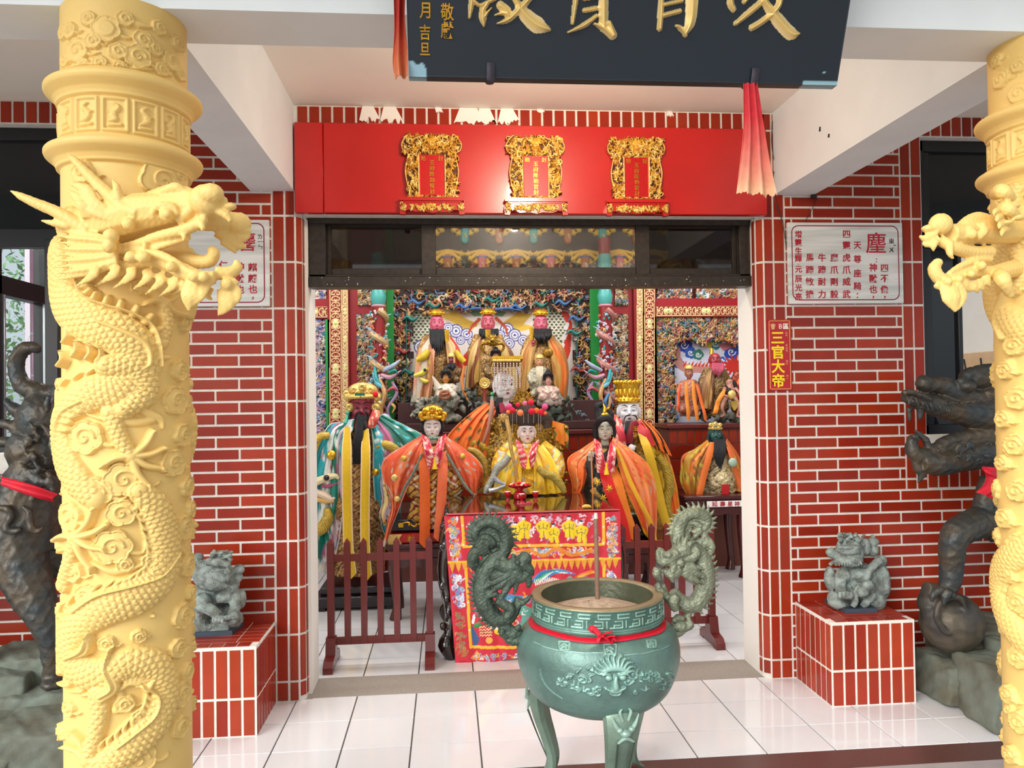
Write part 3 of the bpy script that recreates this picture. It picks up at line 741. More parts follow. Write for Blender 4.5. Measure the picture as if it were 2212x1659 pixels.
for k, ch in enumerate(['ㄙ', 'ㄢ', 'ㄍ', 'ㄨ', 'ㄢ', 'ㄉ', 'ㄚ', 'ㄉ', 'ㄧ']):
    z = [1.812, 1.796, 1.745, 1.730, 1.715, 1.662, 1.647, 1.585, 1.570][k]; put_text(mb, ch, V(1.781, -.0125, z), .014, depth=.001)
mb.build('phonetic_marks', mat('pale sign paint', 'f0c8a0', .5), t, smooth=False)
mb = MB(); R_ = [(-.016, .012), (-.009, .008), (-.006, .014), (.006, .014), (.009, .008), (.016, .012), (.010, -.001), (.007, -.016), (-.007, -.016), (-.010, -.001)]
mb.prism([(1.709+a, 1.845+b) for a, b in R_], -.0135, -.011); mb.build('ox_head_emblem', mat('tan sign paint', 'd9a878', .6), t)

# ---- loose cable hanging by the right beam
t = thing('loose_cable', 'thin dark loose cable hanging below right beam end on red tiles', 'cable', tuple(at(1672, 360, -.02))); mb = MB()
mb.tube([at(x, y, -.014) for x, y in ((1668, 262), (1667, 310), (1672, 345), (1680, 362), (1672, 372), (1668, 400), (1676, 440), (1690, 480), (1698, 530))], .0022, 6); mb.tube([at(x, y, -.014) for x, y in ((1706, 532), (1730, 492), (1750, 460), (1765, 428))], .0018, 6); mb.ell(at(1680, 361, -.02), (.012, .008, .006)); mb.ell(at(1758, 424, -.02), (.018, .012, .012)); mb.build('cable_run', M_dark, t)
# ---- brick plinths
def plinth(x0, x1, label):
    y0, y1, h = -.385, -.006, .402
    t = thing('tiled_plinth', label, 'plinth', ((x0+x1)/2, y0, 0)); mb = MB(); mb.box(x0+.003, x1-.003, y0+.003, y1, 0, h-.003)
    for xs, n in (((x0, x1), 7), ):
        p = (x1-x0-.012)/n
        for k in range(n):
            for z0_, z1_ in ((.0, .168), (.168, h-.012)): tile(mb, (x0+.01+p*k, y0+.004, z0_+G/2), (1, 0, 0), (0, 0, 1), (0, -1, 0), p-G, z1_-z0_-G, tcol()*1.08*np.array([1, 1.25, 1.45]))  # front and left tiles tinted paler and pinker, light put into their colour
    p = (y1-y0-.01)/7
    for k in range(7):
        for z0_, z1_ in ((.0, .168), (.168, h-.012)):
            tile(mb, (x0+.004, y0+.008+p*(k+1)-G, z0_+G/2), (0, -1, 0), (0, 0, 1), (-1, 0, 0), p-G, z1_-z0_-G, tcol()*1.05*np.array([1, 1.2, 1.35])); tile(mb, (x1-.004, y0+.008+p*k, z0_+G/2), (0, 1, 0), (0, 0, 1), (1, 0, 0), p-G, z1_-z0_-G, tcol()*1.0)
    g = .004; p = (x1-x0-.06)/6
    for k in range(6): tile(mb, (x0+.03+p*k, y0+.006, h-.004), (1, 0, 0), (0, 1, 0), (0, 0, 1), p-g, .055, tcol(), .004)
    p = (y1-y0-.07)/6
    for k in range(6):
        tile(mb, (x0+.006, y0+.065+p*k, h-.004), (1, 0, 0), (0, 1, 0), (0, 0, 1), .1, p-g, tcol(), .004); tile(mb, (x1-.106, y0+.065+p*k, h-.004), (1, 0, 0), (0, 1, 0), (0, 0, 1), .1, p-g, tcol(), .004)
        tile(mb, (x0+.11, y0+.065+p*k, h-.004), (1, 0, 0), (0, 1, 0), (0, 0, 1), x1-x0-.22, p-g, tcol(), .004)
    mb.build('tiled_block', [M_grout, M_tile], t, smooth=False)
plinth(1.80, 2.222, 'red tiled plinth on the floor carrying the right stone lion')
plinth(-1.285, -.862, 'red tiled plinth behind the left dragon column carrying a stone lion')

# ---- hanging name board
BL, BR_ = at(883, 166, -1.9), at(1808, 184, -1.9); BL[2] = BR_[2] = (BL[2]+BR_[2])/2
bu = V(1, 0, 0); tilt = math.radians(22); bv = V(0, -math.sin(tilt), math.cos(tilt)); bn = np.cross(bu, bv)
Wb = BR_[0]-BL[0]; Hb = .46
def onboard(x, y):
    d = ray(x, y); k = ((BL-CAM)@bn)/(d@bn); p = CAM+d*k-BL; return (p@bu, p@bv)
t = thing('name_board', 'black hanging name board with large gold characters over the porch', 'sign board', tuple(BL+bu*Wb/2))
R = Relief(Wb, Hb, .004, '16222c')
for a, b, c, d in ((0, 0, .045, .033), (0, 0, .02, .04), (Wb-.10, 0, Wb, .012), (Wb-.17, .002, Wb-.02, .006), (Wb-.05, .085, Wb-.01, .088), (Wb-.045, .03, Wb-.04, .034)):
    R.poly([(a, b), (c, b), (c+.003, (b+d)/2), (c-.006, d), (a, d-.004)], col='8fb6c4')
R.slab('board', BL, bu, bv, bn, mat('black lacquer board', None, .4, noise=.1, nscale=3), t, depth=.03)
R = Relief(Wb, Hb, .0016)
def gs(pts, w): 
    P = [onboard(*p) for p in pts]; w = np.array(w, float)*np.ones(len(P)) if np.ndim(w) else np.full(len(P), float(w))
    R.stroke(P, w*.00122, .014, 'e9c878', prof='ridge', col2='fbe9b8', n=5)
for pts, w in (([(1024, -40), (1018, 10), (1014, 38)], [7, 7, 4]), ([(1024, 3), (1036, 12), (1052, 6), (1072, -4)], 5), ([(1054, 6), (1043, 22), (1043, 40), (1045, 57)], [5, 8, 9, 3]), ([(1062, 17), (1052, 28), (1047, 36)], [2, 4, 5]),
    ([(1081, 12), (1093, 24), (1098, 36)], [10, 12, 6]), ([(1068, 33), (1084, 29), (1094, 30)], [2, 5, 6]), ([(1105, -14), (1121, 14), (1112, 30), (1095, 44), (1075, 51)], [8, 8, 8, 7, 3]), ([(1150, -10), (1130, 12), (1122, 20)], [7, 8, 8]),
    ([(1120, 14), (1138, 36), (1160, 54), (1186, 64)], [9, 16, 18, 5]), ([(1015, -60), (1090, -60)], 8), ([(1050, -90), (1050, -20)], 8), ([(1100, -80), (1100, -20)], 8), ([(1095, -50), (1180, -60)], 9),
    ([(1250, -60), (1243, 0), (1236, 50)], [6, 7, 5]), ([(1288, 34), (1262, 54), (1227, 70)], [5, 7, 3]), ([(1262, 23), (1287, 18)], 6), ([(1262, -2), (1290, -6)], 5), ([(1303, -60), (1303, 20), (1303, 60)], [11, 12, 10]), ([(1284, 52), (1304, 62), (1322, 78)], [4, 9, 9]), ([(1316, 50), (1325, 76)], [6, 9]), ([(1230, -70), (1330, -72)], 8), ([(1280, -100), (1280, -66)], 8),
    ([(1430, -60), (1427, 20), (1424, 62)], [7, 8, 7]), ([(1434, 10), (1472, 2)], 5), ([(1434, 33), (1468, 24)], 6), ([(1496, -60), (1494, 10), (1490, 48), (1478, 74)], [14, 15, 13, 6]), ([(1460, 56), (1470, 62), (1480, 76)], [4, 7, 6]), ([(1420, -66), (1510, -70)], 8), ([(1400, -100), (1530, -104)], 8),
    ([(1575, -40), (1577, 5), (1583, 20)], [5, 9, 8]), ([(1642, 6), (1616, 28), (1588, 51)], [8, 8, 6]), ([(1662, 34), (1640, 50), (1623, 60)], [8, 8, 8]), ([(1684, -20), (1682, 8), (1664, 34)], [8, 8, 8]), ([(1618, -10), (1606, 4)], [6, 6]), ([(1640, -30), (1652, 6), (1680, 44), (1706, 72), (1724, 73)], [8, 9, 15, 15, 4]), ([(1600, -60), (1700, -60)], 8)):
    gs(pts, w)
slab_cut(R, 'gold_characters', BL+bn*.001, bu, bv, bn, mat('gilt on lettering', None, .3, metal=.35, coat=.2), t, depth=.001)
mb = MB()
for ch, x, y, s in (('年', 918, -30, 33), ('月', 918, 23, 33), ('吉', 918, 70, 30), ('旦', 918, 106, 28), ('敬', 966, 26, 34), ('獻', 966, 65, 34)):
    if y in (-30, 26): mb = MB()
    u, v = onboard(x, y); put_text(mb, ch, BL+bu*u+bv*v+bn*.002, s*.00125, bu, bv, bn, depth=.0012, sx=.8, offset=.0006)
    if y in (106, 65): mb.build('small_gold_text', GOLD, t, smooth=False)
for px, top in ((1060, 135), (1632, 147)):
    u, v = onboard(px, top); h = thing('hanging_hook', 'iron hook under the %s end of the black name board' % ('left' if px < 1200 else 'right'), 'hook', tuple(BL+bu*u), 'iron hooks under the name board')
    mb = MB(); p0 = BL+bu*u; q = lambda a, b, c=0: p0+bv*a+bn*b+bu*c
    path = [q(v, .006), q(.004, .006), q(-.008, .002), q(-.012, -.03), q(-.012, -.055), q(-.006, -.075)]; mb.tube(path, .011, 8, flat=.35, up=tuple(bn), n=4)
    mb.tube([q(-.008, -.07), V(p0[0], -1.815, 2.56)], .006, 8, smooth=False); mb.build('iron_bracket', IRON, h)
# cloths tied to the board
def cloth(name, label, L, Rr, Ya, cols, folds=3, thick=.0015, amp=.012, cat='cloth', m=None, ragged=0., parent=None, nu=34):
    """hanging cloth between two measured edges, with folds"""
    n = 26; A = catmull(L, 10); B = catmull(Rr, 10); A = A[np.linspace(0, len(A)-1, n).astype(int)]; B = B[np.linspace(0, len(B)-1, n).astype(int)]
    Gd = np.zeros((n, nu, 3)); Cc = np.zeros((n, nu, 3)); c = [np.array(srgb(x)) for x in cols]
    for i in range(n):
        for j in range(nu):
            s = j/(nu-1); t_ = i/(n-1); x = A[i]*(1-s)+B[i]*s
            if i == n-1 and ragged: x = x+V(0, 0, random.uniform(-ragged, ragged))
            Gd[i, j] = (*x[:2], x[2]) if len(x) == 3 else x
            Gd[i, j, 1] += amp*math.sin(s*folds*2*PI+t_*1.5)*(0.4+.6*t_)
            k = t_*(len(c)-1); a = int(min(k, len(c)-2)); Cc[i, j] = c[a]*(1-(k-a))+c[a+1]*(k-a)
    mb = MB(); mb.sheet(Gd, thick, Cc); o = mb.build(name, m or mat('thin faded silk', None, .7, noise=.12, nscale=40), parent, None if parent is not None else tuple(Gd[0, 0]))
    if label: setp(o, label, cat)
    return o
Yc = -1.91
cloth('red_cloth', 'faded red cloth strip hanging from right hook of name board', [at(1606, 180, Yc), at(1607, 280, Yc), at(1600, 360, Yc), at(1594, 418, Yc)], [at(1636, 180, Yc), at(1650, 280, Yc), at(1662, 360, Yc), at(1675, 422, Yc)], Yc, ['c4202e', 'cc3038', 'd4655a', 'd88870', 'e0b088'], 2.5, ragged=.006)
cloth('red_cloth', 'faded orange cloth hanging at left edge of black name board', [at(850, -30, Yc-.02), at(852, 60, Yc), at(848, 130, Yc), at(853, 166, Yc)], [at(876, -30, Yc-.02), at(874, 40, Yc), at(880, 110, Yc), at(882, 165, Yc)], Yc, ['a8201c', 'b83020', 'c8603a', 'cc7850'], 1.5, ragged=.004)

# ---- barrier fences
WOOD = mat('dark red stained wood', '6a1c1a', .3, noise=.25, nscale=6, stretch=(1, 1, .15), coat=.25)
def fence(x0, x1, y, n, z1, label, right=0, slant=0.):
    t = thing('barrier_fence', label, 'fence', ((x0+x1)/2, y, 0), 'picket barriers in the doorway')
    yy = lambda x: y+slant*(x-x0)
    for z in (.60, .135):
        mb = MB(); mb.prism([(x0, z-.02), (x1, z-.02), (x1, z+.02), (x0, z+.02)], y-.008, y+.012)
        for v in mb.v: v[:, 1] += slant*(v[:, 0]-x0)
        mb.build('rail', WOOD, t)
    for k in range(n):
        x = x0+(x1-x0)*k/(n-1); w = .017; end = k in (0, n-1); zb = .04 if end else .12
        if end: w = .019
        mb = MB(); mb.box(x-w, x+w, yy(x)-w*.9, yy(x)+w*.9, zb, z1); mb.add([(x-w, yy(x)-w*.9, z1), (x+w, yy(x)-w*.9, z1), (x+w, yy(x)+w*.9, z1), (x-w, yy(x)+w*.9, z1), (x, yy(x), z1+.026)], [(0, 1, 4), (1, 2, 4), (2, 3, 4), (3, 0, 4)])
        mb.build('picket', WOOD, t, smooth=False)
    for x in (x0, x1):
        mb = MB(); pr = [(-.15, 0), (-.095, 0), (-.08, .012), (.08, .012), (.095, 0), (.15, 0), (.15, .035), (.12, .06), (.05, .072), (.03, .16), (-.03, .16), (-.05, .072), (-.12, .06), (-.15, .035)]
        Mx = Matrix(((0, 1, 0, x), (1, 0, 0, yy(x)), (0, 0, 1, 0), (0, 0, 0, 1))); mb.prism(pr, -.027, .027, M=Mx); mb.build('foot', WOOD, t, smooth=False)
a, b = at(714, 1300, .48), at(928, 1300, .48)
fence(a[0], b[0], .50, 7, .685, 'dark red picket barrier left of the altar table')
a, b = at(1345, 1250, .62), at(1536, 1250, .62)
fence(a[0], b[0], .62, 7, .70, 'dark red picket barrier right of the altar table')
# ================================================================ yellow dragon columns
YEL = mat('warm yellow painted stone', 'edca7a', .55, noise=.07, nscale=5, bump=.06, bscale=90)
def dragon_column(cx, cy, r, label, left=True):
    t = thing('dragon_column', label, 'column', (cx, cy, 0), 'yellow carved dragon columns')
    RC = r+.006
    def pu(x, y):               # photo point -> (u, v) on the shaft
        d = ray(x, y); o = CAM-np.array([cx, cy, 0]); a = d[0]**2+d[1]**2; b = 2*(o[0]*d[0]+o[1]*d[1]); c = o[0]**2+o[1]**2-RC**2
        D = b*b-4*a*c; k = (-b-math.sqrt(max(D, 0)))/(2*a); P = o+d*k; return (r*(math.atan2(P[0], -P[1])+PI), P[2]+0)
    rgp = np.random.default_rng(17); Wd, Hh = 2*PI*r, 2.54; R = Relief(Wd, Hh, .0022 if left else .003, 'edc56c'); k_ = .00125
    def S(pts, w, h, **k): 
        P = [pu(*p) for p in pts]; w = np.array(w, float)*np.ones(len(P)) if np.ndim(w) else np.full(len(P), float(w)); R.stroke(P, w*k_, h, **k); return P
    def cloud(x, y, rad, h=.011, cw=1):
        u, v = pu(x, y); q = rad*k_
        for a in range(6):
            b = a*PI/3+x; R.stroke([(u+q*.55*math.cos(b), v+q*.5*math.sin(b)), (u+q*.551*math.cos(b), v+q*.5*math.sin(b))], q*.52, h, prof='flat', smooth=False)
        for a in range(6):
            b = a*PI/3+x; n = 9; an = np.linspace(b-.95, b+.95, n); cc = (u+q*.55*math.cos(b), v+q*.5*math.sin(b)); R.stroke([(cc[0]+q*.5*math.cos(z), cc[1]+q*.5*math.sin(z)) for z in an], .0032, h*1.35, smooth=False)
        R.stroke([(u, v), (u+.0001, v)], q*.72, h, prof='flat', smooth=False)
        R.spiral(u, v, q*.62, 1.35, .0042, h*1.6, None, cw)
        R.stroke([(u+q*.6, v-q*.2), (u+q*1.4, v-q*.5), (u+q*2.0, v-q*.3)], [q*.25, q*.15, .001], h)
    def claw(x, y, limb, tips, w=13):
        S(limb+[(x, y)], [w*1.5, w*1.3, w*1.1][:len(limb)+1] if len(limb) < 3 else w*1.3, .022, scales=(.012, .016))
        S([(x, y), (x+.5, y)], w*1.25, .026)
        for (tx, ty) in tips:
            mx, my = (x*.45+tx*.55), (y*.45+ty*.55); L = math.hypot(tx-x, ty-y); nx_, ny_ = -(ty-y)/L, (tx-x)/L
            S([(x, y), (mx+nx_*6, my+ny_*6), (tx, ty)], [w*.75, w*.62, w*.5], .024); S([(tx, ty), (tx+(tx-x)/L*9, ty+(ty-y)/L*9+5)], [w*.5, 1.5], .027, smooth=False)
    def fins(P, W_, side, step=20, size=26):
        P = catmull(P, 10); n = len(P); acc = 0
        for i in range(1, n-1):
            d = P[i+1]-P[i-1]; L = np.linalg.norm(d); acc += np.linalg.norm(P[i]-P[i-1])
            if acc < step or L < 1e-6: continue
            acc = 0; d /= L; nn = np.array([-d[1], d[0]])*side; b = P[i]+nn*W_*.8
            S([tuple(b), tuple(b+nn*size*.5-d*size*.15), tuple(b+nn*size*.75-d*size*.95)], [size*.28, size*.22, 1], .016)
    # frieze under the beam
    for (x, y, q) in ((228, 62, 26), (310, 85, 18), (298, 122, 24), (165, 108, 24), (372, 132, 20), (150, 66, 16), (390, 160, 14), (255, 110, 16), (190, 40, 14), (200, 88, 15), (135, 70, 14), (270, 40, 15), (345, 60, 14), (140, 130, 14), (335, 105, 14), (385, 95, 14), (215, 135, 13), (260, 145, 12), (350, 150, 13), (180, 140, 12)) if left else ((2160, 170, 22), (2200, 200, 22), (2150, 130, 16), (2200, 140, 16)): cloud(x, y, q, .008)
    if left: S([(228, 62), (228.5, 62)], 20, .012, prof='flat'); S([(140, 150), (200, 140), (260, 148), (330, 150)], [3, 7, 7, 2], .009); S([(270, 40), (300, 52), (330, 60)], [2, 8, 2], .009)
    # serpentine body, repeated round the back
    def body(P, w):
        P_ = S([(a, b) for a, b in P], w, .026, scales=(.0125, .018), n=7)
    if left:
        for (x, y, q) in ((350, 392, 42), (386, 382, 24), (178, 372, 22), (385, 470, 26), (150, 470, 22), (380, 865, 30), (388, 800, 22), (185, 945, 34), (375, 1000, 28), (395, 940, 24), (268, 1036, 34), (208, 1064, 30), (150, 1116, 30), (262, 1108, 26), (243, 1182, 34), (405, 1050, 22), (398, 1140, 26), (405, 1220, 26), (160, 1236, 20), (185, 1285, 20), (395, 1330, 26), (385, 1400, 20), (392, 1500, 26), (300, 1640, 30), (390, 1570, 22), (250, 1660, 24), (400, 700, 16), (330, 1330, 0.1), (230, 1390, 14), (300, 1375, 12), (270, 1520, 16), (300, 1545, 12), (150, 1530, 16), (130, 1580, 16), (405, 1450, 18), (412, 1280, 16), (412, 1100, 18), (300, 620, 14), (130, 830, 12), (270, 1220, 14), (320, 1210, 12), (330, 870, 0.1), (125, 1320, 16), (128, 1180, 14)): cloud(x, y, max(q, 2))
        for P, w, hh in (([(330, 860), (310, 885), (345, 905), (350, 925)], [4, 9, 9, 3], .014), ([(310, 1190), (325, 1170), (380, 1175), (400, 1200)], [3, 10, 10, 4], .014), ([(200, 1215), (250, 1235), (320, 1215)], [4, 9, 3], .013), ([(230, 905), (290, 912), (330, 908)], [10, 10, 8], .010), ([(190, 895), (230, 905), (285, 900)], [2, 7, 2], .014), ([(230, 1480), (260, 1500), (250, 1535), (280, 1520)], [3, 8, 8, 3], .013)): S(P, w, hh)
        B1 = [(112, 560), (132, 635), (185, 690), (245, 715), (292, 748), (305, 800), (262, 838), (200, 850), (152, 878), (132, 925), (140, 985), (165, 1035), (205, 1075)]
        B2 = [(300, 1060), (335, 1095), (352, 1140), (360, 1195), (345, 1250), (290, 1290), (225, 1312), (172, 1345), (148, 1395), (165, 1440), (215, 1455), (280, 1432), (335, 1440), (358, 1490), (340, 1555), (285, 1610), (225, 1655)]
        body(B1, [52, 50, 46, 44, 42, 38, 40, 38, 34, 32, 36, 34, 26]); body(B2, [22, 32, 34, 36, 38, 40, 40, 38, 36, 36, 34, 32, 32, 30, 34, 34, 30])
        fins(B1[2:11], 38, 1, 18, 24); fins(B2, 34, 1, 20, 26); fins(B2[6:13], 34, 1, 15, 30)
        for P in ([(178, 592), (180, 622), (197, 645), (235, 661), (282, 676), (322, 702), (338, 742), (342, 792)], [(186, 868), (152, 890), (140, 920), (138, 950)], [(376, 1195), (345, 1240), (290, 1262), (220, 1282), (172, 1318)], [(305, 1480), (335, 1500), (330, 1540), (290, 1580), (255, 1610)]):
            Q = catmull(P, 8); S(P, 3.0, .034)
            for i in range(3, len(Q)-3, 5): 
                d = Q[i+1]-Q[i-1]; d /= np.linalg.norm(d); nn = np.array([d[1], -d[0]]); S([tuple(Q[i]), tuple(Q[i]+nn*16)], [9, 7], .026, smooth=False)
        claw(283, 985, [(240, 890), (258, 945)], [(228, 1004), (328, 932), (350, 968), (345, 1012), (318, 1048)])
        claw(166, 1160, [(140, 1262), (152, 1215)], [(128, 1165), (205, 1100), (232, 1132), (225, 1185), (200, 1225)])
        claw(192, 1640, [(214, 1490), (212, 1560)], [(150, 1610), (162, 1580), (258, 1622), (222, 1668)], 14)
        claw(352, 655, [(345, 740), (358, 700)], [(305, 625), (318, 655), (385, 622), (395, 680)], 12)
        S([(232, 790), (300, 800), (310, 850), (268, 885)], [24, 30, 28, 20], .03, scales=(.012, .016)); S([(215, 695), (262, 715), (310, 745), (318, 785), (300, 800)], [3, 7, 8, 7, 2], .036)
        S([(158, 1420), (190, 1400), (198, 1365)], [3, 14, 3], .034, flute=3); S([(222, 1500), (245, 1480), (232, 1440), (240, 1400)], [16, 14, 8, 2], .032, flute=3)
        for (x, y) in ((150, 740), (168, 770), (195, 775), (215, 780), (140, 790)): S([(x, y), (x+8, y-14), (x+4, y-34)], [6, 5, 1], .03)
        u0 = R.nx
    else:
        for (x, y, q) in ((2168, 470, 20), (2200, 520, 22), (2165, 560, 16), (2190, 620, 22), (2165, 700, 18), (2195, 745, 24), (2175, 800, 20), (2200, 860, 26), (2170, 905, 20), (2195, 960, 24), (2168, 1000, 18), (2200, 1060, 24), (2172, 1120, 22), (2200, 1175, 24), (2178, 1240, 20), (2202, 1300, 24), (2175, 1350, 20), (2202, 1420, 24), (2180, 1500, 20), (2205, 1560, 24), (2185, 1630, 20), (2170, 430, 16), (2200, 400, 20)): cloud(x, y, q, .016)
        for (u_, v_, a_) in [(rgp.uniform(0, Wd), rgp.uniform(.15, 2.08), 0) for _ in range(110)]:
            q = rgp.uniform(.018, .034)
            for a in range(5): b = a*1.26+u_*9; R.stroke([(u_+q*.5*math.cos(b), v_+q*.5*math.sin(b)), (u_+q*.501*math.cos(b), v_+q*.5*math.sin(b))], q*.5, .011, prof='flat', smooth=False)
            R.spiral(u_, v_, q*.6, 1.3, .004, .017, None, 1 if v_ > 1 else -1)
        n_ = 60; R.stroke([((.12+.5*(i/n_)*3) % 1*Wd*.999, .25+1.8*i/n_) for i in range(0)] or [(Wd*(.5+.32*math.sin(i*.21)), .2+1.85*i/n_) for i in range(n_)], [.045]*n_, .026, scales=(.0125, .018), n=3)
        S([(2212, 350), (2190, 470), (2205, 600), (2180, 640)], [12, 18, 16, 4], .024, scales=(.012, .016)); S([(2175, 640), (2160, 690), (2172, 730)], [14, 14, 8], .03)
    # copy the carved half to the far side
    half = R.nx//2; sh = (np.arange(R.nx)+half) % R.nx; e = R.z > 0; far = R.z[:, sh]; th = (R.x/Wd-.5)*360; vis = (th > -75) & (th < 118) if left else (th > -150) & (th < 20)
    R.z[:, ~vis] = np.maximum(R.z, far)[:, ~vis]
    # wrap and mouldings: heights of the turned profile
    z = R.y; prof = np.zeros_like(z); zt = (2.328, 2.158) if left else (2.318, 2.150)
    for zc in zt:
        prof = np.maximum(prof, np.interp(z-zc, [-.046, -.044, -.036, -.026, -.018, -.013, -.010, -.004, .004, .009, .011, .012, .018, .022, .024], [0, .010, .012, .018, .028, .034, .037, .040, .040, .036, .030, .026, .022, .014, 0]))
    band = (z < zt[0]-.047) & (z > zt[1]+.024); R.z[band] = 0; R.z[(z > zt[1]-.046) & (z < zt[0]+.026)] = 0
    # fret panels between the mouldings
    z0, z1 = zt[1]+.034, zt[0]-.054; n = 14; pw = Wd/n
    for k in range(n):
        a = k*pw+.008; b = a+pw-.016; up = k % 2
        for rr in ([(a, z0), (b, z0), (b, z1), (a, z1), (a, z0)] if up else [(a, z0-.004), (a, z1-.006), (b-.01, z1-.006), (b-.01, z0-.004), (a, z0-.004)]): pass
        loop = [(a, z0), (b, z0), (b, z1), (a, z1), (a, z0)]; R.stroke(loop, .0042, .007, smooth=False, prof='flat')
        c = (a+b)/2; m = (z0+z1)/2; s = -1 if up else 1
        R.stroke([(a+.012, m-.02), (c, m-.012), (c+s*.006, m), (c-s*.008, m+.018), (c+s*.004, m+.028)], [.003, .008, .008, .006, .002], .008); R.stroke([(c-.014, m-.028), (c+.014, m-.026)], [.006, .004], .007); R.stroke([(c, m), (c+s*.016, m+.006)], [.005, .002], .008)
    prof[band] = .0
    Z = R.z+prof[:, None]+.0005
    wrapmask = (z > 2.36)
    th = R.x/r-PI; rad = r+Z; rad[z < .10] = np.maximum(rad[z < .10], r+.05)
    P = np.stack([cx+rad*np.sin(th)[None, :], cy-rad*np.cos(th)[None, :], np.broadcast_to(z[:, None], rad.shape)], -1)
    P = P[:, :-1]; grid_mesh('carved_shaft', P, R.c[:, :-1], YEL, t, wrap=True)
    mb = MB(); mb.lathe([(r+.05, 0), (r+.05, .10), (0, .10)], (cx, cy, 0), 48); mb.build('foot_ring', YEL, t)
    return t

def head3d(t, parts, name, voxel=.0035, dY=0.):
    """horned head: measured points (x, y, depth) with radii in hundredths of the shaft's scale"""
    mb = MB(); q = .00122
    for kind, pts, w, *kw in parts:
        kw = kw[0] if kw else {}
        P = [at(x, y, Y+dY) for x, y, Y in pts]; w = np.array(w, float)*q
        if kind == 't': mb.tube(P, w, kw.get('seg', 10), flat=kw.get('flat', 1.), up=kw.get('up'), n=5)
        else: mb.ell(P[0], w if np.ndim(w) else np.full(3, w), nu=18, nv=12)
    def disp(co, no): return .0006*np.sin(co[:, 0]*420+3*np.sin(co[:, 2]*160))*np.cos(co[:, 2]*300)
    return fuse(mb, name, voxel, YEL, t, smooth=1, disp=disp, fac=.35)
col_left = dragon_column(-.870, -1.735, .156, 'yellow carved dragon column on the left, dragon head jutting right')
F1 = {'flat': .45, 'up': (0, -1, 0)}; a_, b_, c_ = -1.93, -1.97, -1.90
